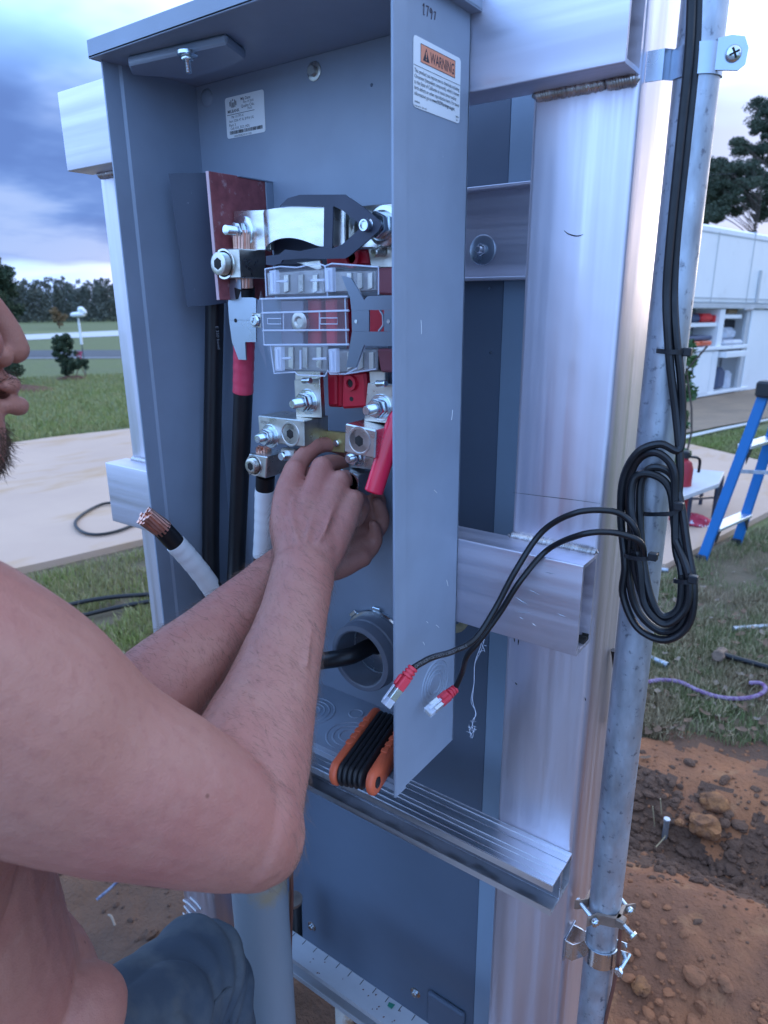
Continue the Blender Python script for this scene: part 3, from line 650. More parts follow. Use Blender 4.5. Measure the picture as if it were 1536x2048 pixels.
for sgn in (-1, 1):
    P, Nn = [], []
    for a in range(-70, 71, 14):
        q = R(a)+(R(-72) if sgn < 0 else R(108)); P.append(V(CX+math.cos(q)*(CR+0.0006), CY+math.sin(q)*(CR+0.0006), zc)); Nn.append(V(math.cos(q), math.sin(q), 0))
    d0 = Nn[0]; d1 = Nn[-1]
    if sgn < 0: P = [V(0.1425, 0.1745, zc), V(0.1520, 0.1745, zc)] + P[0:] + [P[-1]+V(0.012, 0.003, 0)]; Nn = [V(0, -1, 0), V(0, -1, 0)] + Nn + [Nn[-1]]
    else: P = [P[0]+V(0.012, 0.002, 0)] + P + [V(0.1520, 0.2010, zc), V(0.1425, 0.2010, zc)]; Nn = [Nn[0]] + Nn + [V(0, 1, 0), V(0, 1, 0)]
    MB().strip(P, (0, 0, 0.026), Nn, 0.0018).build('half_band', M['zinc'], s_, smooth=50)
c = V(CX+CR+0.0110, CY-0.0095, zc)
sc_ = MB().lathe(c+V(0, -0.008, 0), (0.1, 1, 0), [(x, q) for x, q in thread_prof(0.030, 0.0028)], 12).build('strap_bolt', M['zinc'], s_)
MB().prism(hexpts(c+V(0, -0.012, 0), (0.1, 1, 0), 0.0058), (0, 0.005, 0), 0.0004).build('bolt_head', M['zinc'], sc_)
MB().box((0.1413, 0.170, zc-0.018), (0.1430, 0.206, zc+0.018), 0.0006).build('back_plate', M['shield_steel'], s_)
# big grey conduit that feeds the box from below, and the wire beside it
BCX, BCY = -0.297, 0.060
tag(MB().lathe((BCX, BCY, -0.3), (0, 0, 1), [(0, 0.0425), (1.255, 0.0425), (1.256, 0.0475), (1.279, 0.0475), (1.2795, 0.043)], 40).build('feeder_conduit', M['pvc_conduit'], None), 'thick scuffed grey plastic conduit rising into the bottom of the meter box', 'conduit')
tag(MB().tube(catmull([onY(579, 1600, .112), onY(581, 1700, .112), onY(583, 1800, .111), onY(580, 1900, .113), onY(584, 2000, .115), onY(580, 2120, .118)], 6), 0.0034, n=8).build('drop_wire', M['rust_wire'], None), 'brown wire hanging straight down beside the thick grey conduit', 'wire')
tag(MB().cyl((-0.255, 0.20, -0.2), (-0.255, 0.20, 0.345), 0.0165, n=20).build('stub_pipe', M['dirty_pvc'], None), 'pale plastic stub pipe standing below the lower strut', 'pipe')
tag(MB().tube(catmull([onY(945, 1215, .205), onY(938, 1232, .205), onY(925, 1250, .20), onY(918, 1256, .19), onY(905, 1258, .17)], 5), 0.0055, n=10).build('tan_hose', mat('tan_rubber', (0.34, 0.29, 0.17), 0.6), None), 'short bend of tan tubing poking out behind the box under the cross tube', 'tube')

cg = thing('corrugated_tube', 'short dark ribbed tube standing behind the brown wire above the lower strut', 'tube', (-0.30, 0.235, 0.40))
c_ = onY(592, 1850, .235); pr = []
for k in range(22): pr += [(k*0.006, 0.0150), (k*0.006+0.003, 0.0180)]
MB().lathe((c_.x-0.010, .235, c_.z-0.075), (0.03, 0, 1), pr, 20).build('ribbed_wall', M['black_rubber'], cg, smooth=0)
MB().lathe((c_.x-0.006, .235, c_.z+0.055), (0.03, 0, 1), [(0, 0.0195), (.006, 0.0195), (.006, .015)], 20).build('end_ring', M['bronze'], cg)
mat('chalk', (0.62, 0.60, 0.60), 0.9)
for (a, b, c_) in (((366, 1800), (378, 1808), (392, 1822)), ((368, 1812), (380, 1826), (394, 1840)), ((366, 1826), (382, 1842), (400, 1852)), ((372, 1842), (388, 1852), (404, 1858)), ((380, 1795), (392, 1806), (402, 1818))):
    P = catmull([onY(*q, .1672) for q in (a, b, c_)], 4); mb = MB(); mb.strip(P, (0.002, 0, 0.006), [V(0, -1, 0)]*len(P), 0.0004); mb.build('chalk_smear', M['chalk'], frame_)

# ------------------------------------------------------------------ meter socket: lugs, jaws, springs, insulators inside the box
sk = thing('meter_socket', 'meter socket of tinned lugs, spring jaws and red insulators under a clear plastic cover', 'meter socket', (-0.19, 0.1, 1.33))
mat('clear_cover', (0.85, 0.88, 0.95), 0.06, 0, alpha=0.055, spec=0.9)
mat('clear_rib', (0.80, 0.84, 0.95), 0.15, 0, alpha=0.50, spec=0.9)  # pale plastic ribs; bright refracted edges put into the colour
def pp(pts, y): return [onY(a, b, y) for a, b in pts]
def slab(name, pts, y0, y1, m, parent=sk, bev=0.0006, smooth=20):
    """a plate or block whose front outline was surveyed on plane y0 and that reaches back to y1"""
    return MB().prism(pp(pts, y0), (0, y1-y0, 0), bev).build(name, m, parent, smooth=smooth)
def hexsocket(parent, px, py, y, r, depth=0.004, thread=0.0):
    o = onY(px, py, y)
    n = MB().lathe(o+V(0, -thread, 0), (0, 1, 0), [(0.0, r*0.50), (0.0, r*0.80), (0.0008, r*0.92)] + ([(q+0.0008, w) for q, w in thread_prof(max(thread, .002), r*0.92, 0.0016)]), 28).build('set_screw', M['tin'], parent, smooth=40)
    MB().lathe(o+V(0, -thread-0.00025, 0), (0, 1, 0), [(0, 0.0), (0.0002, r*0.50)], 6, close=False).build('hex_socket', M['soot_and_hole'], n, smooth=0)
    MB().lathe(o, (0, -1, 0), [(0, r*1.02), (0.0007, r*1.06), (0.0007, r*1.22), (0, r*1.26)], 30).build('chamfer_ring', M['brushed_tin'], parent)
# fibre barrier plate and its bracket, dark fish paper sheet
xr_ = -0.258
fr = [onX(418, 342, xr_), onX(440, 600, xr_)]
bk = [V(xr_, 0.120, fr[0].z+0.001), V(xr_, 0.120, fr[1].z)]
MB().prism([fr[0], bk[0], bk[1], fr[1]], (-0.0042, 0, 0), 0.0009).build('fibre_plate', M['red_fibre'], sk)
MB().prism([V(p.x, p.y-0.0012, p.z) for p in (fr[0], fr[1])] + [fr[1]+V(0, -0.0001, 0), fr[0]+V(0, -0.0001, 0)], (-0.0042, 0, 0), 0.0003).build('pale_edge', mat('pink_edge', (0.62, 0.42, 0.44), 0.7, 0, 0.15, 60), sk)
mb = MB(); mb.box((xr_+0.0003, 0.070, fr[0].z-0.001), (xr_+0.0022, 0.1236, fr[0].z+0.0004), 0.0004)
mb.box((xr_+0.0003, 0.112, fr[0].z-0.055), (xr_+0.0022, 0.1236, fr[0].z-0.0014), 0.0004)
mb.build('bracket', M['grey_paint'], sk)
sh = [onY(337, 347, .052), onY(378, 346, .068), onY(424, 345, .088), onY(452, 606, .088), onY(415, 611, .068), onY(374, 613, .052)]
MB().prism(sh, (0.0002, 0.0008, 0)).build('fish_paper', M['dark_sheet'], sk, smooth=60)
# upper left terminal
yf = 0.060
a = slab('terminal_plate', [(466, 421), (529, 419), (531, 500), (474, 503)], yf, yf+0.007, M['brushed_tin'])
fastener(a, onY(487, 463, yf), (0, -1, 0), 0.0160, 0.0098, 0.0050, 0.0135)
slab('terminal_plate', [(529.5, 421), (541, 421), (541, 500), (531, 500)], yf+0.001, yf+0.007, M['tin'])
# the main curved jaw: sheet rolled round an upright axis
xs = np.linspace(0, 1, 22); P0 = onY(536, 452, .062); P1 = onY(697, 452, .050)
zt0 = onY(600, 413, .045).z; zb0 = onY(600, 496, .045).z
mb = MB(); vs = []; fs = []
for i, u_ in enumerate(xs):
    x_ = P0.x+(P1.x-P0.x)*u_
    yy = 0.062 - 0.022*math.sqrt(max(0, 1-(1-min(u_/0.30, 1))**2)) + 0.006*max(0, u_-0.45)
    zb_ = zb0 + 0.010*math.sin(math.pi*min(1, max(0, (u_-0.02)/0.72)))
    for q in (0, 1):
        vs += [V(x_, yy+0.0025*q, zb_), V(x_, yy+0.0025*q, zt0-(0.0015 if i in (0, 1) else 0))]
n_ = len(xs)
for i in range(n_-1):
    k = 4*i; fs += [(k, k+4, k+5, k+1), (k+2, k+3, k+7, k+6), (k+1, k+5, k+7, k+3), (k, k+2, k+6, k+4)]
fs += [(0, 1, 3, 2), (4*n_-4, 4*n_-2, 4*n_-1, 4*n_-3)]
mb.add(vs, fs); mb.build('curved_jaw', M['brushed_tin'], sk, smooth=50)
for k in range(4): slab('jaw_leaf', [(667+8*k, 416+2*k), (675+8*k-0.8, 416+2*k), (675+8*k-0.8, 492), (667+8*k, 493)], 0.056, 0.070, M['tin'], bev=0.0003)
slab('jaw_back', [(545, 420), (700, 414), (700, 530), (548, 530)], 0.080, 0.090, M['spring_steel'])
# dark spring clip round the jaw
def frame_plate(name, quads, y, t_, m, parent=sk):
    mb = MB()
    for i, q in enumerate(quads): mb.prism(pp(q, y+0.00002*i), (0, t_, 0))
    return mb.build(name, m, parent, smooth=20)
ys = 0.0355
spring = frame_plate('spring_clip', [
    [(576, 396), (600, 389.5), (689, 389), (700, 397), (668, 413), (648, 413), (560, 411)],
    [(648, 412), (666, 412), (664, 496), (647, 494)],
    [(700, 396), (737, 422), (757, 440), (744, 447), (730, 449), (722, 450), (685, 421), (668, 412.5)],
    [(757, 440), (763, 450), (757, 462), (744, 466), (732, 461), (723, 450.5), (744, 447)],
    [(744, 466), (757, 462), (735, 482), (700, 511), (690, 517), (664, 497), (684, 489), (722, 455), (732, 461)],
    [(664, 496.5), (690, 517), (640, 518), (606, 517), (565, 520), (558, 509), (570, 499), (600, 502), (625, 497), (647, 494)],
    [(565, 520), (561, 527), (544, 531), (532, 529), (532, 512), (558, 509)]], ys, 0.0018, M['spring_steel'])
MB().prism([onY(576, 396, ys+0.002), onY(560, 411, ys+0.002), onY(560, 411, 0.075), onY(576, 396, 0.075)], (0, 0, -0.0016)).build('spring_arm', M['spring_steel'], spring)
o = onY(735, 451, ys); MB().lathe(o+V(0, -0.0005, 0), (0, -1, 0), [(0, 0.0056), (0.004, 0.0056), (0.006, 0.0050), (0.006, 0.0038), (0.0045, 0.0030), (0.0045, 0)], 24).build('clip_screw', M['zinc'], spring)
# upper right terminal
a = slab('terminal_plate', [(722, 412), (778, 407), (800, 407), (800, 495), (715, 495), (690, 493)], yf, yf+0.007, M['brushed_tin'])
fastener(a, onY(768, 452, yf), (0, -1, 0), 0.0180, 0.0125, 0.0050, 0.0120, a0=0.1)
slab('terminal_plate', [(736, 497), (800, 490), (800, 535), (742, 535)], 0.066, 0.074, M['tin'])
o = onY(766, 503, .066); MB().lathe(o, (-0.25, -1, -0.1), [(0, 0.0048), (0.011, 0.0048), (0.012, 0.0040), (0.012, 0)], 18).build('pin', M['tin'], sk)
# cable lug with large set screw, left
a = slab('cable_lug', [(427, 498), (477, 497), (480, 556), (430, 557)], 0.034, 0.074, M['tin'], bev=0.0009)
hexsocket(a, 448, 528, 0.034, 0.0128, thread=0.009)
# insulators
RP = M['red_plastic']
slab('insulator', [(650, 500), (735, 498), (737, 530), (652, 535)], 0.072, 0.124, RP, bev=0.002)
mb = MB().lathe(onY(706, 515, .072), (0, -1, 0), [(0, .0105), (.004, .0100), (.004, .0060), (.0, .0055)], 24); mb.build('boss', RP, sk)
slab('insulator', [(607, 598), (640, 598), (640, 690), (607, 690)], 0.074, 0.124, RP, bev=0.002)
slab('insulator', [(648, 598), (672, 596), (672, 812), (655, 812)], 0.072, 0.110, RP, bev=0.002)
slab('insulator', [(684, 748), (730, 743), (734, 815), (682, 818)], 0.069, 0.108, RP, bev=0.0025)
slab('insulator', [(662, 745), (684, 747), (682, 815), (655, 814)], 0.076, 0.112, RP, bev=0.002)
slab('insulator', [(735, 612), (800, 612), (800, 668), (735, 668)], 0.060, 0.090, RP, bev=0.002)
slab('insulator', [(752, 536), (800, 534), (800, 592), (752, 588)], 0.058, 0.090, mat('dull_red', (0.22, 0.06, 0.075), 0.5), bev=0.002)
slab('insulator', [(752, 698), (800, 698), (800, 745), (760, 745)], 0.058, 0.090, M['dull_red'], bev=0.002)
o = onY(703, 766, .069); MB().lathe(o, (0, -1, 0), [(0, .0082), (.0035, .0078), (.0035, .0045), (0.0005, .0042), (.0005, 0)], 24).build('boss', RP, sk)
MB().lathe(onY(703, 766, .069)+V(0, -0.0011, 0), (0, -1, 0), [(0, .0042), (.0001, 0)], 20).build('boss_hole', M['soot_and_hole'], sk)
MB().lathe(onY(703, 798, .069), (0, -1, 0), [(0, .0025), (.0003, .0025), (.0003, 0)], 16).build('screw_hole', M['soot_and_hole'], sk)
# four socket jaws behind the clear cover
mat('jaw_metal', (0.36, 0.35, 0.36), 0.34, 0.9, 0.35, 40, bump=0.1, bscale=200, bdist=0.0005)
for pts, y0, y1 in (([(533, 545), (648, 536), (650, 588), (536, 592)], 0.052, 0.085), ([(668, 541), (752, 540), (753, 582), (668, 585)], 0.058, 0.088),
                    ([(543, 690), (655, 692), (654, 744), (548, 740)], 0.052, 0.085), ([(668, 700), (755, 698), (755, 742), (668, 746)], 0.058, 0.088)):
    j = slab('socket_jaw', pts, y0, y1, M['jaw_metal'], bev=0.0012)
    x0_, x1_ = pts[0][0], pts[1][0]
    for f_ in (0.30, 0.55, 0.8):
        q = x0_+(x1_-x0_)*f_; slab('jaw_leaf', [(q, pts[0][1]+5), (q+9, pts[0][1]+4), (q+9, pts[2][1]-6), (q, pts[3][1]-6)], y0-0.0022, y0, M['tin'], j, bev=0.0003)
slab('jaw_strip', [(592, 525), (640, 520), (642, 538), (634, 540), (612, 532)], 0.050, 0.053, M['tin'])
# clear cover: front sheet, stepped ends, ribs and latches
yc = 0.030
cv = slab('clear_cover', [(524, 596), (694, 592), (696, 690), (528, 690)], yc, yc+0.0016, M['clear_cover'], bev=0.0)
slab('cover_end', [(530, 538), (650, 531), (664, 527), (757, 534), (757, 590), (530, 596)], yc+0.008, yc+0.0095, M['clear_cover'], cv, bev=0.0)
slab('cover_end', [(533, 690), (756, 690), (752, 738), (690, 748), (660, 746), (548, 747)], yc+0.008, yc+0.0095, M['clear_cover'], cv, bev=0.0)
MB().prism([onY(508, 640, yc+.020), onY(522, 580, yc+.012), onY(526, 594, yc), onY(528, 690, yc), onY(535, 742, yc+.012), onY(516, 690, yc+.02)], (-0.0012, 0.001, 0)).build('cover_side', M['clear_cover'], cv, smooth=0)
def rod(name, pts, y, r=0.0008, parent=cv, m='clear_rib'):
    MB().tube([onY(a, b, y) for a, b in pts], r, n=6).build(name, M[m], parent)
for pts in ([(520, 598), (696, 593)], [(524, 626), (698, 621)], [(526, 661), (698, 660)], [(528, 690), (698, 689)]):
    rod('rib', pts, yc-0.0006, 0.0010)
for pts in ([(530, 538), (533, 592)], [(524, 596), (528, 690)], [(567, 625), (567, 660)], [(639, 624), (639, 660)], [(690, 594), (693, 690)], [(541, 690), (548, 745)], [(650, 532), (655, 592)], [(757, 535), (757, 590)]):
    rod('rib', pts, yc+0.002, 0.0007)
for pts in ([(530, 538), (560, 533), (595, 535), (612, 531), (640, 528), (650, 532), (664, 527), (757, 534)], [(548, 747), (590, 744), (596, 750), (650, 752), (656, 740), (660, 748), (690, 748), (752, 738)], [(692, 748), (714, 736), (730, 690)], [(696, 552), (712, 570), (728, 600)]):
    rod('rim', pts, yc+0.006, 0.0008)
for x0_, y0_, x1_, y1_ in ((538, 541, 551, 588), (648, 536, 664, 584), (548, 694, 562, 742), (656, 698, 672, 746)):
    lt = MB(); q = [onY(a, b, yc-0.001) for a, b in ((x0_, y0_), (x1_, y0_-1), (x1_+1, y1_), (x0_+2, y1_))]
    lt.prism(q, (0, 0.006, 0), 0.0006); lt.build('latch', M['clear_rib'], cv)
    rod('latch_bar', [((x0_+x1_)/2-1, y0_+4), ((x0_+x1_)/2+1, y1_-5)], yc-0.0025, 0.0013)
for x0_, y0_, x1_ in ((553, 563, 575), (622, 561, 648), (560, 717, 582), (626, 718, 652)): rod('guide_bar', [(x0_, y0_), (x1_, y0_-1)], yc+0.001, 0.0013)
rod('guide_bar', [(601, 700), (601, 738)], yc+0.001, 0.0012)
for x0_, y0_, x1_, y1_ in ((535, 637, 562, 648), (641, 636, 675, 648)):
    rod('window_frame', [(x0_, y0_), (x1_, y0_), (x1_, y1_), (x0_, y1_), (x0_, y0_)], yc-0.0008, 0.0005)
MB().lathe(onY(603, 644, .060), (0, -1, 0), [(0, .011), (.004, .011), (.005, .009), (.005, .006), (.003, .004), (.003, 0)], 24).build('centre_screw', M['tin'], sk)
slab('centre_plate', [(560, 600), (606, 600), (606, 690), (562, 690)], 0.066, 0.075, mat('smoky', (0.20, 0.19, 0.24), 0.4, 0.3), bev=0.001)
text_mesh('709610', 0.0050, onY(621, 586, yc+0.0075), X_, Z_, (0, -1, 0), M['clear_rib'], cv)
# side shields with their ears
ysd = 0.032
sL = frame_plate('side_shield', [
    [(461, 559), (481, 558), (482, 595), (505, 595), (512, 597), (512, 640), (458, 640), (456, 606)],
    [(458, 640.5), (512, 640.5), (512, 684), (490, 684), (491, 700), (492, 720), (477, 719), (464, 684)]], ysd+0.016, 0.0015, M['shield_steel'])
MB().lathe(onY(471, 641, ysd+0.0158), (0, -1, 0), [(0, .0022), (.0002, .0022), (.0002, 0)], 14).build('shield_hole', M['soot_and_hole'], sL)
slab('bracket_plate', [(503, 626), (521, 626), (521, 656), (503, 654)], ysd+0.011, ysd+0.0125, M['tin'], sL)
MB().lathe(onY(513, 641, ysd+0.011), (0, -1, 0), [(0, .0066), (.003, .0064), (.0045, .005), (.0045, .003), (.003, .0025), (.003, 0)], 20).build('hex_screw', M['zinc'], sL)
sR = frame_plate('side_shield', [
    [(683, 552), (690, 553), (702, 556), (728, 600), (735, 592), (800, 590), (800, 620), (738, 620), (703, 622), (700, 596)],
    [(703, 622.3), (738, 620.3), (738, 663), (704, 663)],
    [(768, 620.3), (800, 620.3), (800, 663), (768, 663)],
    [(704, 663.3), (800, 663.3), (800, 692), (735, 692), (728, 690), (712, 735), (692, 735), (698, 700)]], ysd-0.010, 0.0016, mat('blue_steel', (0.20, 0.24, 0.30), 0.34, 0.8, 0.1, 10))
for px, py in ((712, 643), (777, 643)): MB().lathe(onY(px, py, ysd-0.0102), (0, -1, 0), [(0, .0020), (.0004, .0018), (.0004, 0)], 14).build('rivet', M['zinc'], sR)
rod('slot_liner', [(760, 620), (766, 630), (767, 650), (758, 662)], ysd-0.006, 0.0012, sR, 'shield_steel')
# lower terminals
for pts, c_, name in (([(588, 760), (639, 757), (643, 836), (592, 834)], (616, 803), 'terminal_plate'), ([(735, 766), (800, 770), (800, 850), (728, 842)], (762, 815), 'terminal_plate')):
    a = slab(name, pts, 0.056, 0.063, M['tin']); fastener(a, onY(c_[0], c_[1], .056), (0, -1, 0), 0.0138, 0.0100, 0.0050, 0.0130, a0=0.25)
    o = onY(pts[0][0]+(28 if c_[0] < 700 else 30), pts[0][1]+2, .05); MB().lathe(o+V(-.006, 0, 0), (1, -0.25, 0.1), [(0, .0034), (.012, .0034), (.013, .0026), (.013, 0)], 16).build('roll_pin', M['zinc'], a)
slab('terminal_stem', [(590, 742), (640, 742), (640, 760), (590, 762)], 0.064, 0.070, M['tin'])
slab('terminal_stem', [(738, 742), (770, 742), (770, 772), (740, 772)], 0.064, 0.070, M['tin'])
a = slab('neutral_lug', [(515, 831), (607, 841), (608, 894), (519, 884)], 0.040, 0.082, M['tin'], bev=0.0012)
hexsocket(a, 580, 868, 0.040, 0.0112); fastener(a, onY(541, 872, .040), (0, -1, 0), 0.0135, 0.0095, 0.0045, 0.0085, a0=0.2)
text_mesh('SCMCO', 0.0045, onY(521, 846, .0397), V(1, 0, -0.05), Z_, (0, -1, 0), M['jaw_metal'], a)
a = slab('cable_lug', [(690, 847), (752, 861), (749, 918), (688, 904)], 0.030, 0.072, M['brushed_tin'], bev=0.0012)
hexsocket(a, 718, 882, 0.030, 0.0116)
slab('lug_shelf', [(700, 900), (748, 905), (746, 940), (700, 935)], 0.062, 0.074, M['tin'])
fastener(sk, onY(716, 912, .062), (0, -1, 0), 0.0110, 0.0088, 0.0046, 0.0060)
a = slab('cable_lug', [(497, 908), (534, 914), (531, 957), (496, 949)], 0.036, 0.074, M['tin'], bev=0.0010)
hexsocket(a, 508, 931, 0.036, 0.0100, thread=0.006)
a = slab('small_lug', [(560, 896), (590, 899), (588, 924), (560, 920)], 0.046, 0.078, M['brushed_tin'], bev=0.0015); MB().lathe(onY(569, 912, .046), (0, -1, 0), [(0, .0055), (.005, .0052), (.006, .004), (.006, 0)], 16).build('small_screw', M['zinc'], a)
MB().lathe(onY(578, 897, .060), (0, 0, 1), [(0, .0052), (.0003, .0052), (.0003, 0)], 16).build('wire_hole', M['soot_and_hole'], a)
a = slab('brass_bar', [(652, 862), (690, 866), (688, 906), (652, 902)], 0.078, 0.084, M['brass']); MB().lathe(onY(675, 886, .078), (0, -1, 0), [(0, .0042), (.003, .004), (.004, .003), (.004, 0)], 16).build('bar_screw', M['zinc'], a)
a = slab('cable_lug', [(680, 938), (716, 950), (714, 1000), (680, 990)], 0.050, 0.090, M['jaw_metal'], bev=0.001); hexsocket(a, 700, 965, 0.050, 0.0095)
slab('mounting_rail', [(560, 905), (700, 925), (700, 985), (560, 960)], 0.100, 0.112, M['grey_paint'])
# the white rectangle of copper strands above and below the upper lug
def strands(name, o, d, r, l, parent, n1=9, m='copper'):
    o = Vector(o); d = Vector(d).normalized(); u, w = frame(d)
    for ring_, cnt in ((0.0, 1), (0.40, 6), (0.80, 14)):
        for i in range(cnt):
            q = 2*math.pi*i/cnt; off = (u*math.cos(q)+w*math.sin(q))*r*ring_
            tw = (u*math.cos(q+0.35)+w*math.sin(q+0.35))*r*ring_
            MB().cyl(o+off, o+tw+d*l*(1-0.05*(i % 3)), r*0.215, n=7).build(name, M[m], parent)

# ------------------------------------------------------------------ service cables in the box
def cable(name, label, pts, r, tape=None, nn=18):
    c = thing(name, label, 'cable', pts[-1])
    P = catmull(pts, 8)
    MB().tube(P, r, n=nn).build('jacket', M['cable_jacket'], c)
    return c, P
rcab = 0.0116
def tapewrap(parent, P, r, m, name='tape_wrap'):
    """spiral of overlapping tape: a sleeve with small steps"""
    P = catmull(P, 10); rs = []
    for i in range(len(P)): rs.append(r*(1+0.05*((i % 5)/5.0)))
    MB().tube(P, rs, n=20).build(name, M[m], parent, smooth=25)
topC = V(BCX, BCY, ZB+0.004)
cA, PA = cable('service_cable', 'leftmost black service cable running down behind the dark sheet', [onY(430, 560, .098), onY(428, 700, .096), onY(425, 850, .090), onY(422, 1000, .080), onY(422, 1130, .070), onY(430, 1230, .064), V(BCX-0.024, BCY+0.006, 1.06), V(BCX-0.018, BCY+.006, 1.0), V(BCX-0.018, BCY+.006, 0.93)], rcab)
text_mesh('E 350 kcmil', 0.006, onY(431, 652, .083), (0.03, 0, -1), (1, 0.2, 0), (0, -1, 0), mat('cable_print', (0.12, 0.12, 0.13), 0.5), cA)
cB, PB = cable('service_cable', 'black service cable with pink tape round its top below the upper lug', [onY(489, 575, .058), onY(488, 700, .066), onY(486, 800, .070), onY(480, 950, .074), onY(474, 1100, .075), V(BCX-0.004, BCY-.004, 1.08), V(BCX+.004, BCY-.004, 1.0), V(BCX+.004, BCY-.004, 0.93)], rcab)
tapewrap(cB, [onY(489, 640, .063), onY(488, 700, .066), onY(487, 742, .068), onY(486, 785, .0695)], rcab*1.05, 'pink_tape')
strands('copper_strand', onY(489, 576, .058), onY(484, 489, .056)-onY(489, 576, .058), rcab*0.85, 0.060, cB)
cC, PC = cable('service_cable', 'black service cable wrapped in white tape under the small lower lug', [onY(531, 950, .058), onY(529, 1000, .064), onY(527, 1090, .068), onY(520, 1170, .066), V(BCX+0.020, BCY+.012, 1.08), V(BCX+.016, BCY+.010, 1.0), V(BCX+.016, BCY+.010, 0.93)], rcab*0.98)
tapewrap(cC, [onY(530, 978, .062), onY(529, 1020, .065), onY(528, 1060, .067), onY(525, 1112, .068)], rcab*1.05, 'white_tape')
strands('copper_strand', onY(530, 950, .058), (0, 0, 1), rcab*0.80, 0.035, cC)
cD_end = aD(323, 1056, 0.82)
cD, PD = cable('loose_cable', 'loose black cable with bare copper end and white tape leaning out of the box', [cD_end, aD(355, 1091, 0.838), aD(395, 1137, 0.86), aD(440, 1194, 0.887), aD(480, 1245, 0.912), V(BCX-0.004, BCY-0.022, 1.04), V(BCX, BCY-.018, 0.99), V(BCX, BCY-.018, 0.93)], rcab)
tapewrap(cD, [aD(351, 1087, 0.836), aD(375, 1113, 0.849), aD(405, 1150, 0.866), aD(430, 1186, 0.882)], rcab*1.07, 'white_tape')
dD = (aD(291, 1033, 0.806)-cD_end).normalized()
strands('copper_strand', cD_end-dD*0.004, dD, rcab*1.02, 0.031, cD)
tag(MB().tube(catmull([V(BCX+0.022, BCY-.010, 0.94), V(BCX+.024, BCY-.012, 1.03), onY(560, 1330, .055), onY(640, 1322, .060), onY(700, 1312, .080), V(nip.x-0.004, .11, nip.z+.004), V(nip.x, .1234, nip.z)], 8), 0.0106, n=16).build('feed_cable', M['cable_jacket'], None), 'black cable bending from the box floor into the round grey bushing', 'cable')

# ------------------------------------------------------------------ folding hex keys lying on the box floor
hk = thing('hex_key_set', 'folding set of black hex keys between orange handles lying on the box floor', 'hex key set', (-0.05, 0.03, ZB+0.006))
hb0 = onZ(694, 1568, ZB+0.020); hd = (onZ(775, 1450, ZB+0.02)-hb0); hd = V(hd.x, hd.y, 0).normalized(); hs = V(hd.y, -hd.x, 0)
def stadium(c, ax1, ax2, l, r, n=8):
    pts = []
    for k in range(n+1): q = R(90+180*k/n); pts.append(c+ax1*(r*math.cos(q))+ax2*(r*math.sin(q)))
    for k in range(n+1): q = R(-90+180*k/n); pts.append(c+ax1*(l+r*math.cos(q))+ax2*(r*math.sin(q)))
    return pts
hr, hl = 0.0145, 0.105
up_ = (Z_*0.97+hs*(-0.10)).normalized(); c0 = V(hb0.x, hb0.y, ZB+0.0225)+hd*hr*0.8
hwid = 0.050
for k, off in enumerate((-0.5*hwid, 0.5*hwid-0.007)):
    MB().prism(stadium(c0+hs*(off+0.004), hd, up_, hl, hr), hs*0.0085, 0.0022).build('handle_side', M['orange_plastic'], hk, smooth=50)
    for j in range(5):
        pc = c0+hs*(off+0.004+0.00425)+hd*(0.035+j*0.012)+up_*(hr+0.0002)
        MB().obox(pc, (hd, hs, up_), (0.0035, 0.0040, 0.0007), 0.0005).build('grip_rib', M['orange_plastic'], hk)
for j in range(5):
    rr_ = hr*(0.98-0.03*j)
    MB().prism(stadium(c0+hs*(-0.5*hwid+0.0132+j*0.0058), hd, up_, hl*0.98, rr_*0.95), hs*0.0048, 0.0018).build('hex_key', M['black_plastic'], hk, smooth=50)
MB().lathe(c0+hs*(0.5*hwid+0.0056), hs, [(0, 0.0062), (0.001, 0.0062), (0.0016, 0.005), (0.0016, 0)], 20).build('pivot_screw', M['black_plastic'], hk)
MB().lathe(c0+hd*hl+hs*(0.5*hwid+0.0056), hs, [(0, 0.0062), (0.001, 0.0062), (0.0016, 0.005), (0.0016, 0)], 20).build('pivot_screw', M['black_plastic'], hk)

# ------------------------------------------------------------------ pliers held in the hidden hand
pl = thing('pliers', 'pliers with glossy red dipped handles held inside the box at the right wall', 'pliers', (-0.03, 0.05, 1.30))
h0 = onY(747, 985, .035); h1 = onY(786, 862, .052)
d_ = (h1-h0)
P = [h0-d_*0.02, h0+d_*0.015, h0+d_*0.06, h0+d_*0.12, h0+d_*0.25, h0+d_*0.6, h0+d_*1.0, h0+d_*1.35]
def flat_tube(P, w1, w2, nrm, n=14):
    mb = MB(); vs = []; fs = []; P = catmull(P, 4); m = len(P)
    for i, p in enumerate(P):
        t_ = (P[min(i+1, m-1)]-P[max(i-1, 0)]).normalized(); a_ = (Vector(nrm)-t_*Vector(nrm).dot(t_)).normalized(); b_ = t_.cross(a_)
        f_ = i/(m-1); k = min(1, math.sqrt(min(1, f_*7)+0.03)) * min(1, 0.5+(1-f_)*6)
        for j in range(n):
            q = 2*math.pi*j/n; c_, s_ = math.cos(q), math.sin(q)
            e = lambda x: math.copysign(abs(x)**0.75, x)
            vs.append(p+a_*(e(c_)*w1*k)+b_*(e(s_)*w2*k))
    for i in range(m-1):
        for j in range(n): j2 = (j+1) % n; fs.append((i*n+j, i*n+j2, (i+1)*n+j2, (i+1)*n+j))
    fs += [tuple(range(n-1, -1, -1)), tuple((m-1)*n+j for j in range(n))]
    return mb.add(vs, fs)
flat_tube(P, 0.0062, 0.0098, -FWD).build('handle', M['red_grip'], pl, smooth=60)
piv = h0+d_*1.62+V(-0.006, 0.004, 0.01)
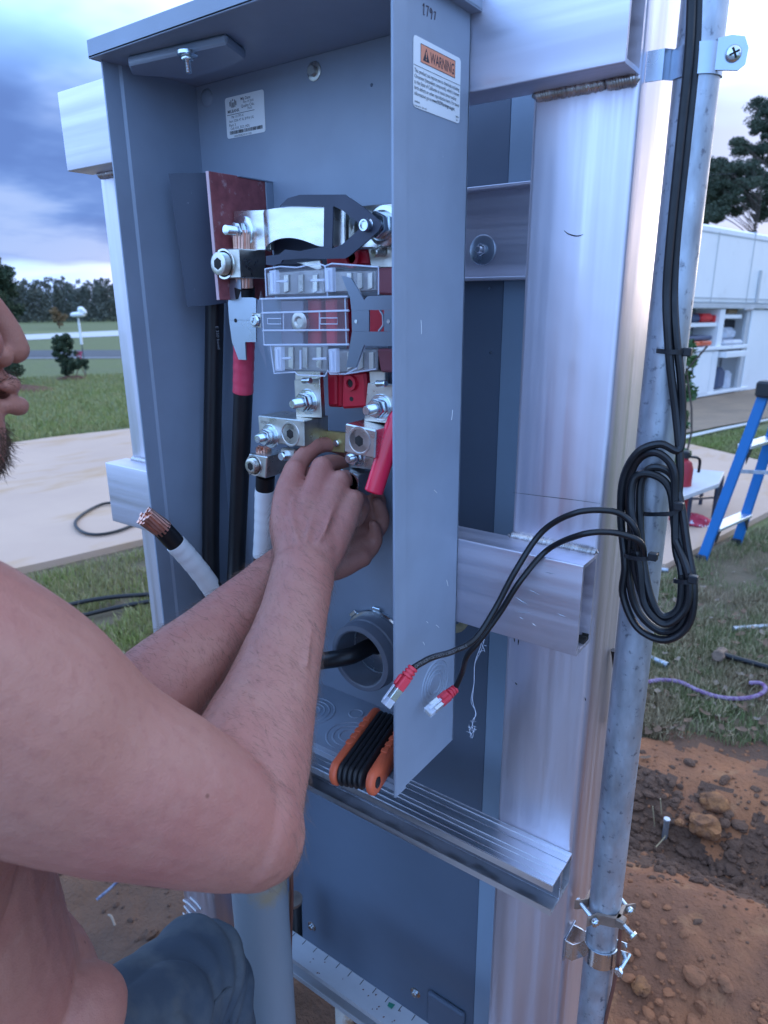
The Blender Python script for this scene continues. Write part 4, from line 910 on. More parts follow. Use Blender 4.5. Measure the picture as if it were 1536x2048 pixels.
flat_tube([h0+d_*1.33, h0+d_*1.5, piv], 0.004, 0.007, -FWD).build('shank', M['spring_steel'], pl, smooth=60)
P2 = [piv, piv+V(0.000, 0.028, -0.018), piv+V(-.004, 0.040, -0.06), piv+V(-0.012, 0.038, -0.11)]
flat_tube(P2[:2], 0.004, 0.007, -FWD).build('shank', M['spring_steel'], pl, smooth=60)
flat_tube(P2[1:], 0.0058, 0.0090, -FWD).build('handle', M['red_grip'], pl, smooth=60)
flat_tube([piv+V(0, 0, -0.004), piv+V(-0.006, 0.004, 0.02), piv+V(-0.012, 0.008, 0.05)], 0.005, 0.011, -FWD).build('jaw', M['spring_steel'], pl, smooth=60)

# ------------------------------------------------------------------ black data cable coiled on the riser, its two patch ends, ties
coil = thing('cable_coil', 'coil of black data cable tied in long loops round the galvanized conduit', 'cable coil', (CX, CY-0.03, 1.05))
rc = 0.0038
def cy(px, py, y): return onY(px, py, y)
runs = [
    [(1384, -60, .176), (1378, 100, .176), (1358, 300, .176), (1341, 470, .176), (1333, 580, .176), (1335, 660, .174), (1341, 740, .174), (1352, 830, .175), (1360, 930, .172), (1356, 1030, .168), (1368, 1130, .160), (1380, 1190, .158), (1360, 1250, .156), (1320, 1262, .156), (1275, 1220, .158), (1258, 1150, .160), (1262, 1060, .166), (1255, 985, .168), (1272, 925, .166), (1310, 905, .164), (1345, 935, .166), (1350, 1000, .166), (1352, 1100, .160), (1372, 1175, .156), (1345, 1238, .152), (1300, 1225, .152), (1272, 1150, .154), (1268, 1100, .152)],
    [(1398, -60, .182), (1392, 100, .182), (1372, 300, .182), (1354, 470, .182), (1348, 580, .182), (1352, 670, .178), (1362, 760, .178), (1364, 840, .178), (1358, 900, .172), (1320, 888, .166), (1275, 905, .162), (1246, 960, .164), (1242, 1040, .164), (1250, 1130, .158), (1246, 1190, .156), (1275, 1255, .152), (1330, 1280, .150), (1376, 1250, .154), (1388, 1180, .156), (1374, 1090, .162), (1362, 1010, .168), (1344, 950, .172), (1305, 935, .170), (1282, 965, .170), (1280, 1040, .166), (1285, 1110, .158), (1300, 1190, .150), (1325, 1232, .149), (1358, 1215, .151), (1364, 1150, .154)],
    [(1364, 1150, .1545), (1350, 1060, .166), (1340, 980, .168), (1308, 950, .168), (1270, 955, .166), (1262, 1010, .162), (1272, 1080, .154), (1280, 1140, .150), (1290, 1210, .147), (1330, 1248, .146), (1372, 1215, .150), (1376, 1150, .153), (1350, 1080, .160)],
]
for r_ in runs:
    MB().tube(catmull([cy(*p) for p in r_], 7), rc, n=10).build('cable_loop', M['black_rubber'], coil)
ties = []
def cable_tie(label, pts, head, w=0.0042):
    t_ = thing('cable_tie', label, 'cable tie', pts[0], 'black cable ties on the riser')
    P = catmull(pts, 5); c_ = sum(P, Vector())/len(P)
    Nn = [((p-c_)-Z_*(p-c_).z).normalized() for p in P]
    MB().strip(P, (0, 0, w), Nn, 0.0012).build('band', M['black_plastic'], t_, smooth=50)
    MB().box(Vector(head)-V(.0042, .0035, .0038), Vector(head)+V(.0042, .0035, .0038), 0.0008).build('tie_head', M['black_plastic'], t_)
cable_tie('black cable tie round both cables halfway up the riser conduit', [cy(1306, 700, .198), cy(1318, 702, .178), cy(1340, 704, .170), cy(1362, 704, .176), cy(1378, 704, .196)], cy(1374, 704, .1815))
cable_tie('black cable tie holding the coil across the conduit in its middle', [cy(1273, 1018, .195), cy(1290, 1028, .1735), cy(1320, 1028, .160), cy(1345, 1026, .158), cy(1362, 1014, .162), cy(1362, 1010, .182)], cy(1358, 1012, .156))
cable_tie('black cable tie round the left strands of the coil beside the patch cables', [cy(1250, 1108, .176), cy(1252, 1112, .150), cy(1275, 1117, .142), cy(1300, 1116, .146), cy(1316, 1108, .170)], cy(1306, 1113, .143))
cable_tie('black cable tie round the lower right strands of the coil', [cy(1352, 1160, .166), cy(1350, 1162, .150), cy(1368, 1164, .1435), cy(1386, 1162, .148), cy(1390, 1156, .166)], cy(1386, 1158, .1445))
tag(MB().tube(catmull([cy(1228, 1300, .245), cy(1232, 1340, .25), cy(1230, 1400, .255), cy(1222, 1450, .255)], 4), 0.004, n=8).build('cable_tail', M['black_rubber'], None), 'short piece of black cable showing between the post and the conduit below the coil', 'cable')
def patch(label, pts, boot_d, plug):
    p = thing('patch_cable', label, 'patch cable', pts[0])
    P = catmull(pts, 8); MB().tube(P, 0.0031, n=12).build('jacket', M['black_rubber'], p)
    e = P[-1]; d = (P[-1]-P[-3]).normalized(); d = (d*0.35+Vector(boot_d).normalized()).normalized()
    ref = Vector(plug)                     # direction the latch faces
    u = (ref-d*ref.dot(d)).normalized(); w = d.cross(u)
    bt = MB()
    bt.lathe(e-d*0.001, d, [(0, 0.0030), (0.0005, 0.0050), (0.0028, 0.0052), (0.0031, 0.0041), (0.0042, 0.0041), (0.0045, 0.0054), (0.0066, 0.0056), (0.0069, 0.0044), (0.0080, 0.0044), (0.0083, 0.0058), (0.0104, 0.0060), (0.0108, 0.0050)], 16)
    b0 = bt.build('boot', M['red_boot'], p, smooth=40)
    MB().obox(e+d*0.0170, (d, w, u), (0.0072, 0.0060, 0.0042), 0.0012).build('boot_body', M['red_boot'], p)
    MB().obox(e+d*0.0165+u*0.0060, (d, w, u), (0.0050, 0.0022, 0.0011), 0.0008).build('latch_guard', M['red_boot'], b0)
    MB().obox(e+d*0.0285, (d, w, u), (0.0062, 0.0058, 0.0036), 0.0004).build('plug_shield', M['brushed_tin'], p)
    hd_ = MB().obox(e+d*0.0385, (d, w, u), (0.0042, 0.0056, 0.0034), 0.0004).build('plug_nose', M['clear_rib'], p)
    for k in range(8):
        MB().obox(e+d*0.0402-u*0.0034+w*((k-3.5)*0.00115), (d, w, u), (0.0022, 0.0003, 0.0004)).build('contact', M['brass'], hd_)
    MB().obox(e+d*0.031+u*0.0056, (d, w, u), (0.0085, 0.0016, 0.0005), 0.0002).build('latch_tab', M['clear_rib'], p)
    return p, P
pa, PPa = patch('upper patch cable ending in a red boot and clear plug before the wall edge', [cy(1277, 1100, .147), cy(1272, 1062, .140), cy(1250, 1034, .136), cy(1215, 1021, .128), cy(1150, 1026, .116), onX(1085, 1063, .100), onX(1032, 1140, .083), onX(990, 1218, .070), onX(950, 1278, .060), onX(905, 1303, .050), onX(862, 1316, .045), onX(826, 1336, .040)], aD(782, 1402, .600)-aD(812, 1350, .600), (-0.55, -0.75, 0.25))
pb, PPb = patch('lower black patch cable ending in a red boot that points at the wall knockout', [cy(1288, 1118, .146), cy(1284, 1090, .139), cy(1262, 1074, .132), cy(1215, 1064, .124), cy(1160, 1070, .116), onX(1095, 1100, .102), onX(1042, 1160, .086), onX(1000, 1225, .070), onX(960, 1280, .056), onX(934, 1312, .044), onX(924, 1345, .034), onX(910, 1378, .026)], onX(850, 1413, .012)-onX(905, 1380, .020), (0.2, -0.6, 0.7))
def along(txt, P, i0, size, parent, off):
    cu_i = i0
    for ch in txt:
        if ch != ' ' and cu_i+1 < len(P):
            d = (P[cu_i+1]-P[cu_i]); 
        s_ = size*0.62; left = s_
        if ch != ' ':
            p = P[cu_i]+d*frac[0]; dd = d.normalized(); view = (CAM-p).normalized(); up2 = view.cross(dd).normalized(); nn_ = dd.cross(up2).normalized()
            if nn_.dot(view) < 0: nn_ = -nn_
            text_mesh(ch, size, p+nn_*off-up2*size*0.35, dd, up2, nn_, M['cable_print'], parent)
        while left > 0 and cu_i+1 < len(P):
            seg = (P[cu_i+1]-P[cu_i]).length*(1-frac[0])
            if seg <= left: left -= seg; cu_i += 1; frac[0] = 0.0
            else: frac[0] += left/(P[cu_i+1]-P[cu_i]).length; left = 0
frac = [0.0]
Pr = PPa[::-1]; i0 = next(i for i, p in enumerate(Pr) if p.z > 1.135)
along('CATEGORY 6 PATCH CABLE', Pr, i0, 0.0042, pa, 0.00318)
frac = [0.0]; i0 = next(i for i, p in enumerate(Pr) if i > 6)
along('CATEGORY 6 PATCH CABLE', Pr, i0, 0.0040, pa, 0.00318)
# strand of frayed plastic hanging from the lower cross tube
mb = MB(); r2 = random.Random(5); P = []
for i, (px, py) in enumerate(((966, 1264), (962, 1290), (950, 1325), (948, 1365), (945, 1400), (952, 1428), (946, 1440), (944, 1462))): P.append(cy(px, py, .12+0.004*r2.random()))
mb.tube(catmull(P, 5), 0.00045, n=5)
mb.tube(catmull([p+V(r2.uniform(-.002, .002), 0, r2.uniform(-.004, .004)) for p in P[:-1]], 5), 0.0003, n=5)
for i in range(22):
    a = P[-1]+V(r2.uniform(-.004, .004), r2.uniform(-.003, .003), r2.uniform(-.004, .014)); mb.tube([a, a+V(r2.uniform(-.006, .004), r2.uniform(-.003, .003), r2.uniform(-.010, .002))], 0.00025, n=4)
for i in range(16):
    a = P[0]+V(r2.uniform(-.003, .003), r2.uniform(-.003, .003), r2.uniform(-.024, .0)); mb.tube([a, a+V(r2.uniform(-.003, .003), 0, r2.uniform(-.006, .004))], 0.0003, n=4)
tag(mb.build('plastic_strand', M['clear_rib'], None), 'wispy strand of frayed clear plastic hanging below the lower cross tube', 'plastic strand')

# ------------------------------------------------------------------ ground, drive, lawn and what lies on it
from mathutils import noise as mnoise
FH = V(-0.5863, 0.8101, 0)
SL = 0.028
def gz(x, y): return -SL*max(0.0, x*FH.x+y*FH.y-0.6)
def onG(px, py, h=0.0):
    z = 0.0
    for _ in range(40):
        p = onZ(px, py, z+h); z2 = gz(p.x, p.y)
        if abs(z2-z) < 1e-5: break
        z = z2
    return p
mat('lawn', (0.125, 0.140, 0.040), 0.9, 0, 0.3, 0.9, vcol=(0.125, 0.125, 0.055), bump=0.5, bscale=30, bdist=0.03, spots=(14, 0.5, 0.66, (0.055, 0.080, 0.028)))
mat('near_soil', (0.135, 0.095, 0.058), 0.95, 0, 0.4, 6, vcol=(0.095, 0.080, 0.044), bump=0.6, bscale=50, bdist=0.02)
mat('blade', (0.19, 0.225, 0.050), 0.7, 0, 0.4, 3.0, vcol=(0.30, 0.27, 0.12), spots=(1.3, 0.52, 0.66, (0.24, 0.22, 0.085)))
mat('straw', (0.46, 0.36, 0.21), 0.8, 0, 0.4, 5)
mat('dirt', (0.35, 0.138, 0.060), 0.95, 0, 0.4, 2.6, vcol=(0.21, 0.090, 0.048), bump=1.0, bscale=70, bdist=0.014, spots=(7, 0.56, 0.68, (0.36, 0.17, 0.08)), vlo=0.42, vhi=0.6)
mat('clod', (0.30, 0.118, 0.052), 0.95, 0, 0.4, 9, vcol=(0.17, 0.078, 0.042), bump=0.7, bscale=70, bdist=0.006)
mat('orange_clay', (0.36, 0.150, 0.055), 0.95, 0, 0.4, 34, vcol=(0.14, 0.065, 0.040), bump=1.0, bscale=60, bdist=0.012)
mat('concrete', (0.52, 0.36, 0.265), 0.85, 0, 0.12, 0.9, bump=0.25, bscale=120, bdist=0.003, vcol=(0.46, 0.315, 0.235), stretch=(1, 1, 1), spots=(2.4, 0.545, 0.73, (0.44, 0.265, 0.135)), sst=(1.0, 0.35, 1), sot=6)
mat('asphalt', (0.075, 0.08, 0.088), 0.9, 0, 0.2, 2)
mat('pale_path', (0.50, 0.49, 0.47), 0.9, 0, 0.15, 1)
mat('sand_track', (0.27, 0.19, 0.125), 0.95, 0, 0.3, 1.4, bump=0.4, bscale=12, bdist=0.03, vcol=(0.19, 0.14, 0.10))
mat('field', (0.17, 0.17, 0.065), 0.95, 0, 0.25, 0.06, bump=0.4, bscale=4, bdist=0.1, vcol=(0.125, 0.145, 0.055))
# terrain
def in_dirt(x, y):
    """signed: > 0 inside the dug area round the posts"""
    a = math.atan2(y-0.55, x+0.05); d = math.hypot(x+0.05, y-0.55)
    r_ = np.interp(math.degrees(a) % 360, (0, 60, 81, 99, 130, 160, 200, 270, 330, 360), (1.95, 1.70, 1.48, 1.08, 1.05, 1.20, 1.5, 1.5, 1.9, 1.95))
    r_ = float(r_)+0.05*math.sin(7*a+1)+0.10*mnoise.noise(V(x*3, y*3, 0))+0.05*mnoise.noise(V(x*9, y*9, 3))
    return r_-d
vs, fs = [], []
radii = [0.0]+[0.35+0.075*k for k in range(24)]+[2.15*1.16**k for k in range(1, 40)]
NA = 180
for i, r_ in enumerate(radii):
    for j in range(NA):
        a = 2*math.pi*j/NA; x, y = r_*math.cos(a), r_*math.sin(a)
        z = gz(x, y)
        if r_ > 120: z = gz(*(V(x, y, 0)*(120/r_)).xy) - (r_-120)*0.008
        if r_ < 4: z -= 0.30*max(0, min(1, (in_dirt(x, y)+0.02)/0.14))
        z += 0.012*mnoise.noise(V(x*0.9, y*0.9, 2)) if r_ < 30 else 0
        vs.append((x, y, z))
for i in range(len(radii)-1):
    for j in range(NA):
        j2 = (j+1) % NA; fs.append((i*NA+j, i*NA+j2, (i+1)*NA+j2, (i+1)*NA+j))
gnd = MB().add(vs, fs).build('ground', M['lawn'], None, smooth=0); gnd.location = (0, 0, 0)
me = gnd.data
zmin = min(v[2] for v in vs); lo = np.array(vs).min(0); hi = np.array(vs).max(0)
gnd.location = ((lo[0]+hi[0])/2, (lo[1]+hi[1])/2, lo[2])
me.materials.append(M['near_soil'])
for p in me.polygons:
    p.use_smooth = True
    c = p.center+gnd.location
    if math.hypot(c.x, c.y) < 4.6+0.5*mnoise.noise(c): p.material_index = 1
tag(gnd, kind='structure')
def sheet(name, pts, m, dz, step=None, thick=0.0):
    """flat sheet following the slope"""
    b = bmesh.new(); vv = [b.verts.new((p[0], p[1], 0)) for p in pts]; b.faces.new(vv)
    bmesh.ops.triangulate(b, faces=b.faces[:])
    if step:
        bmesh.ops.subdivide_edges(b, edges=b.edges[:], cuts=step, use_grid_fill=True)
    for v in b.verts: v.co.z = gz(v.co.x, v.co.y)+dz
    if thick:
        r = bmesh.ops.extrude_face_region(b, geom=b.faces[:])
        for e in r['geom']:
            if isinstance(e, bmesh.types.BMVert): e.co.z -= thick
    mb = MB().bm(b); b.free(); o = mb.build(name, m, None, smooth=30); return tag(o, kind='structure')
# concrete drive, running from the left past the back of the posts to the right
dr = [onG(-420, 1320), onG(-60, 1172), onG(0, 1158), onG(120, 1131), onG(290, 1090), onG(700, 1075), onG(1150, 1120), onG(1330, 1142), onG(1400, 1105), onG(1536, 1034), onG(1800, 930), onG(1536, 933), onG(1460, 915), onG(1385, 897), onG(1100, 860), onG(600, 840), onG(255, 864), onG(120, 879), onG(0, 896), onG(-500, 965)]
drv = sheet('concrete_driveway', dr, M['concrete'], 0.045, 3, 0.11)
apr = [(-5.0, -2.2, 0), (-1.6, -1.9, 0), (2.0, -1.4, 0), (6.0, -1.0, 0), (9.0, -9.0, 0), (-7.0, -11.0, 0)]
mat('gravel', (0.21, 0.21, 0.225), 0.95, 0, 0.3, 6, bump=0.5, bscale=30, bdist=0.01)
sheet('added_gravel', apr, M['gravel'], 0.03, 3, 0.10)  # unseen ground added behind the camera for its reflection in the posts
# soil strip between drive and grass on the left, far road and pale path, hay field, sandy track on the right
ra, rb, rc_, rd = onG(-400, 705), onG(700, 699), onG(700, 711), onG(-400, 719)
def band(name, ya, yb, m, dz, x0=-700, x1=620, sl=0.0):
    top = [onG(x, ya+sl*(x-100)) for x in range(x0, x1+1, 120)]; bot = [onG(x, yb+sl*(x-100)) for x in range(x1, x0-1, -120)]; print(name, len(top), [round(p.y) for p in top])
    return sheet(name, top+bot, m, dz)
band('road', 701.5, 714.5, M['asphalt'], 0.030, sl=-0.004)
band('verge', 714.8, 718, M['gravel'], 0.018, sl=-0.006)
band('gravel_path', 667.5, 678.5, M['pale_path'], 0.035, x0=-400, x1=330, sl=-0.045)
band('hay_field', 647.5, 667, M['field'], 0.015, x0=-150, x1=330, sl=-0.012)
trk = [onG(1300, 880), onG(1375, 868), onG(1440, 855), onG(1536, 838), onG(1800, 800), onG(1800, 735), onG(1536, 770), onG(1300, 790)]
sheet('sandy_track', trk, M['sand_track'], 0.02, 2)
MB0 = [onG(1340, 885), onG(1440, 862), onG(1536, 843), onG(1536, 846.5), onG(1440, 867), onG(1340, 891)]
sheet('track_edge', MB0, M['pale_path'], 0.045)
# dug earth: dense displaced sheet
def fbm(x, y, o=5, f=1.0, s=0.0):
    v = 0; a = 1
    for k in range(o): v += a*mnoise.noise(V(x*f, y*f, s+k*7.3)); f *= 2.05; a *= 0.52
    return v
def dirt_h(x, y):
    e = in_dirt(x, y)
    k = max(0, min(1, e/0.30)); k = k*k*(3-2*k)
    z = -0.060+0.066*max(0, min(1, (e+0.13+0.05*mnoise.noise(V(x*11, y*11, 2)))/0.12))-0.045*k
    z += k*(0.045*fbm(x, y, 5, 1.7)+0.018*abs(fbm(x, y, 4, 7, 3)))
    # low spoil bank on the right and a hollow behind it
    z += 0.11*k*math.exp(-(((x-0.38)/0.42)**2+((y-1.02)/0.20)**2))
    z -= 0.09*k*math.exp(-(((x-0.12)/0.40)**2+((y-1.38)/0.13)**2))
    z += 0.06*k*math.exp(-(((x-0.42)/0.35)**2+((y-1.75)/0.18)**2))
    return z+gz(x, y)
nx, ny = 250, 230; x0_, x1_, y0_, y1_ = -2.1, 2.0, -1.5, 2.5
vs = []
for i in range(nx):
    for j in range(ny):
        x = x0_+(x1_-x0_)*i/(nx-1); y = y0_+(y1_-y0_)*j/(ny-1); vs.append((x, y, dirt_h(x, y)))
fs = [(i*ny+j, (i+1)*ny+j, (i+1)*ny+j+1, i*ny+j+1) for i in range(nx-1) for j in range(ny-1) if in_dirt(vs[i*ny+j][0], vs[i*ny+j][1]) > -0.16]
d_ = MB().add(vs, fs).build('dug_earth', M['dirt'], None, smooth=0)
for p in d_.data.polygons: p.use_smooth = True
mat('dark_soil', (0.100, 0.055, 0.037), 0.95, 0, 0.4, 3.5, vcol=(0.16, 0.080, 0.046), bump=1.0, bscale=80, bdist=0.014)  # dark earth of the hollow; on the left, shade put into the colour
d_.data.materials.append(M['dark_soil'])
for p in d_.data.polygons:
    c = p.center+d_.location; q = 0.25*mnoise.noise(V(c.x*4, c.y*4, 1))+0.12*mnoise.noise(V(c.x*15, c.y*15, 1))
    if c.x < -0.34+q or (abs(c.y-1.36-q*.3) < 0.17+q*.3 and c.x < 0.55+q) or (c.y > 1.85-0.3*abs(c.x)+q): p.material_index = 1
tag(d_, kind='structure')
# lumps
def ico(sub=1):
    b = bmesh.new(); bmesh.ops.create_icosphere(b, subdivisions=sub, radius=1.0); b.verts.index_update()
    v = np.array([q.co[:] for q in b.verts]); f = [tuple(q.index for q in p.verts) for p in b.faces]; b.free(); return v, f
IV, IF = ico(2); IV2, IF2 = ico(3)
def lump_mesh(n, fn, seed, smin, smax):
    r_ = np.random.default_rng(seed); vs = []; fs = []; o = 0
    while n > 0:
        x, y = fn(r_)
        if in_dirt(x, y) < -0.02: continue
        n -= 1
        s_ = smin*(smax/smin)**(r_.random()**2.2)
        f3 = r_.standard_normal((4, 3))*1.6; ph = r_.random(4)*6.28
        kk = 1+0.16*sum(np.sin(IV @ f3[q]+ph[q]) for q in range(4))+0.05*r_.standard_normal(len(IV))
        v = IV*kk[:, None]*np.array([s_*r_.uniform(.8, 1.4), s_*r_.uniform(.8, 1.3), s_*r_.uniform(.5, .9)])
        a = r_.random()*6.28; c, s2 = math.cos(a), math.sin(a); v = v @ np.array([[c, s2, 0], [-s2, c, 0], [0, 0, 1]])
        v = v+np.array([x, y, dirt_h(x, y)+s_*0.15]); vs.append(v); fs += [tuple(q+o for q in f) for f in IF]; o += len(v)
    return MB().add(np.concatenate(vs).tolist(), fs)
def area_right(r_): return r_.uniform(-0.45, 0.85), r_.uniform(0.75, 1.95)
def area_hollow(r_): return r_.normal(0.05, 0.32), r_.normal(1.40, 0.14)
def area_near(r_): return r_.uniform(-0.1, 0.6), r_.normal(0.80, 0.08)
def area_left(r_): return r_.uniform(-1.5, -0.3), r_.uniform(0.2, 1.6)
tag(lump_mesh(1100, area_right, 1, 0.002, 0.009).build('earth_lumps', M['clod'], None, smooth=0), kind='stuff')
tag(lump_mesh(1300, area_hollow, 2, 0.003, 0.018).build('earth_lumps', M['dark_soil'], None, smooth=0), kind='stuff')
tag(lump_mesh(260, area_near, 4, 0.003, 0.022).build('earth_lumps', M['clod'], None, smooth=0), kind='stuff')
tag(lump_mesh(500, area_left, 3, 0.004, 0.018).build('earth_lumps', M['dark_soil'], None, smooth=0), kind='stuff')
def rock(name, label, p, s, m, seed):
    v = []; 
    for q in IV2:
        k = 1+0.40*mnoise.noise(V(*(q*1.3))+V(seed, 0, 0))+0.34*mnoise.noise(V(*(q*2.6))+V(0, seed, 0))+0.16*mnoise.noise(V(*(q*6))+V(0, 0, seed))+0.10*mnoise.noise(V(*(q*13))); k = min(k, 1.10)
        v.append((p.x+q[0]*k*s[0], p.y+q[1]*k*s[1], p.z+q[2]*k*s[2]))
    return tag(MB().add(v, IF2).build(name, m, None, smooth=45), label, 'rock')
def onDirt(px, py):
    p = onG(px, py)
    for _ in range(12): p = onZ(px, py, dirt_h(p.x, p.y))
    return p
rock('clay_boulder', 'rust orange lump of clay, broken faced, right of the ground rod', onDirt(1408, 1660)+V(0, 0, .015), (.050, .042, .034), M['orange_clay'], 3)
rock('clay_boulder', 'orange clay lump resting behind the larger one in the hollow', onDirt(1422, 1625)+V(0, 0.03, .02), (.043, .034, .028), M['orange_clay'], 8)
rock('stone', 'grey brown stone at the grass edge above the orange bank', onDirt(1464, 1478)+V(0, 0, .01), (.040, .032, .026), M['clod'], 5)
rock('clay_lump', 'small orange lump of clay low on the near dirt', onDirt(1282, 1976)+V(0, 0, .006), (.020, .022, .015), M['orange_clay'], 9)
rock('clay_lump', 'tiny rusty nugget beside the ground rod', onDirt(1358, 1648)+V(0, 0, .006), (.014, .012, .011), M['orange_clay'], 2)
p = onDirt(1329, 1676)
tag(MB().lathe(p-V(0, 0, .06), (0, 0, 1), [(0, .0085), (.125, .0085), (.130, .0105), (.133, .0095), (.133, 0)], 16).build('ground_rod', M['galvanized'], None), 'steel ground rod standing out of the dug earth', 'ground rod')
for k, (pts, lab) in enumerate((([(1305, 1575), (1313, 1600), (1315, 1640)], 'thin root sticking up out of the dirt behind the ground rod'), ([(1300, 1655), (1302, 1620), (1300, 1590)], 'short dark root upright in the dirt left of the ground rod'), ([(1310, 1705), (1322, 1692), (1330, 1682)], 'pale twig lying before the ground rod'))):
    P = [onDirt(*q)+V(0, 0, .02) for q in pts]; b0 = onDirt(*pts[-1]) if k != 1 else onDirt(*pts[0])
    if k < 2: P = [b0+V(0.004*i, 0.003*i, .045*(len(pts)-i)*0.6) for i in range(len(pts)+1)]
    tag(MB().tube(catmull(P, 4), [0.0016]*(len(catmull(P, 4))), n=5).build('root' if k < 2 else 'twig', M['straw'], None), lab, 'root' if k < 2 else 'twig')
# grass blades
def blades(name, n, fn, hmin, hmax, w, m, seed, lay=0.6, kind='stuff'):
    r_ = np.random.default_rng(seed); vs = []; fs = []; k = 0; tries = 0
    while k < n and tries < n*6:
        tries += 1
        q = fn(r_)
        if q is None: continue
        x, y, z = q; h = r_.uniform(hmin, hmax); a = r_.random()*6.28; l_ = r_.random()*lay*h*1.6
        dx, dy = math.cos(a)*l_, math.sin(a)*l_; a2 = r_.random()*6.28; wx, wy = math.cos(a2)*w/2, math.sin(a2)*w/2
        hz = math.sqrt(max(h*h-l_*l_*0.7, (0.2*h)**2))
        vs += [(x-wx, y-wy, z-.006), (x+wx, y+wy, z-.006), (x+dx*.45+wx*.8, y+dy*.45+wy*.8, z+hz*.65), (x+dx*.45-wx*.8, y+dy*.45-wy*.8, z+hz*.65), (x+dx, y+dy, z+hz)]
        o = 5*k; fs += [(o, o+1, o+2, o+3), (o+3, o+2, o+4)]; k += 1
    o = MB().add(vs, fs).build(name, m, None, smooth=0); return tag(o, kind=kind)
def patchy(x, y, s, th): return mnoise.noise(V(x*s, y*s, 4.2)) > th
def gl(r_):
    p = onG(r_.uniform(-260, 430), r_.uniform(1090, 1640)); x, y = p.x, p.y
    if in_dirt(x, y) > 0.03+0.08*mnoise.noise(V(x*5, y*5, 1)): return None
    if left_of_drive(x, y): return None
    if not patchy(x, y, 2.4, -0.36 if r_.random() < .7 else -0.05): return None
    return x, y, gz(x, y)
def left_of_drive(x, y):
    p = V(x, y, gz(x, y)); d = p-CAM; z = d.dot(FWD); px = 768+FPX*d.dot(RGT)/z; py = 1024-FPX*d.dot(UPV)/z
    e = np.interp(px, [-420, -60, 0, 120, 290, 700, 1150, 1330, 1400, 1536, 1800], [1320, 1172, 1158, 1131, 1090, 1075, 1120, 1142, 1105, 1034, 930]); return py < e+14
def gr(r_):
    p = onG(r_.uniform(1120, 1640), r_.uniform(1030, 1540)); x, y = p.x, p.y
    if in_dirt(x, y) > 0.02+0.16*mnoise.noise(V(x*6, y*6, 0)): return None
    if left_of_drive(x, y): return None
    if not patchy(x, y, 3.2, -0.18 if r_.random() < .8 else -0.5): return None
    return x, y, gz(x, y)
blades('grass', 42000, gl, 0.03, 0.075, 0.0042, M['blade'], 1)
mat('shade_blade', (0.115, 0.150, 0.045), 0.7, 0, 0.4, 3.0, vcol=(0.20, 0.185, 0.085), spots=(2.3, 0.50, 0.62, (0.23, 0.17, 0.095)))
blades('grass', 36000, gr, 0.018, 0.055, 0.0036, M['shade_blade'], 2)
blades('dry_grass', 7000, gl, 0.03, 0.08, 0.0035, M['straw'], 3, lay=0.62)
blades('dry_grass', 9000, gr, 0.03, 0.07, 0.0030, M['straw'], 5, lay=0.62)
def glawn(r_):
    t_ = r_.random(); d = 8.2+13*t_**1.5; a = r_.uniform(-1.45, -0.82); x, y = math.sin(a)*d+CAM.x, math.cos(a)*d+CAM.y
    p = V(x, y, 0); e = CAM
    d2 = V(x, y, gz(x, y))-CAM; z = d2.dot(FWD); py = 1024-FPX*d2.dot(UPV)/z
    px = 768+FPX*d2.dot(RGT)/z
    if py < 722 or py > 896-px*0.14-4: return None
    return x, y, gz(x, y)
blades('lawn_grass', 42000, glawn, 0.05, 0.11, 0.013, M['blade'], 6)
def gstrip(r_):
    px, py = r_.uniform(1340, 1545), r_.uniform(866, 925); p = onG(px, py)
    if py < 895-(px-1340)*0.22 or py > 897+(px-1385)*0.23-2: return None
    return p.x, p.y, p.z
blades('strip_grass', 6000, gstrip, 0.04, 0.09, 0.012, M['blade'], 8)
# dead leaves
mat('dead_leaf', (0.17, 0.095, 0.055), 0.8, 0, 0.4, 25, vcol=(0.10, 0.058, 0.038)); mat('pale_leaf', (0.27, 0.20, 0.15), 0.8, 0, 0.3, 25)
def leaf_mesh(m, seed, L_=0.055):
    r_ = random.Random(seed); vs = []; fs = []; n = 7; curl = r_.uniform(.2, .55); tw = r_.uniform(-.4, .4)
    for i in range(n):
        t_ = i/(n-1); w = L_*0.26*math.sin(math.pi*min(1, t_*0.93+0.04))**0.8*(1+0.25*math.sin(9*t_+seed)); x = L_*(t_-.5)
        zc_ = curl*L_*(t_-.5)**2*2.2
        for k, s_ in enumerate((-1, 0, 1)): vs.append((x, s_*w, 0.006+zc_+abs(s_)*w*(0.5+tw*s_)))
    for i in range(n-1):
        for k in range(2): fs.append((3*i+k, 3*i+k+1, 3*i+4+k, 3*i+3+k))
    me = bpy.data.meshes.new('leaf'); me.from_pydata(vs, [], fs); me.materials.append(m); [setattr(p_, 'use_smooth', True) for p_ in me.polygons]; return me
lms = [leaf_mesh(M['dead_leaf'] if k % 4 else M['pale_leaf'], k, 0.05+0.008*(k % 4)) for k in range(7)]
r_ = random.Random(21); cnt = 0
spots_ = [(1420, 1246), (1457, 1213), (1255, 1330), (1440, 1310), (1478, 1362), (1330, 1400), (1405, 1440), (1340, 1290), (1480, 1280), (1520, 1410), (1400, 1215), (1440, 1180), (1385, 1348), (1465, 1365), (1312, 1376), (1290, 1520), (1500, 1365), (1410, 1396), (1425, 1420), (1350, 1462), (1374, 1276), (1360, 1290), (1316, 1281), (1452, 1246), (1500, 1320), (1430, 1380), (1480, 1430), (1396, 1330), (1328, 1318), (1518, 1100), (1455, 1090), (1490, 1145), (1535, 1190), (1400, 1160), (1425, 1130), (1370, 1190), (1340, 1170)]
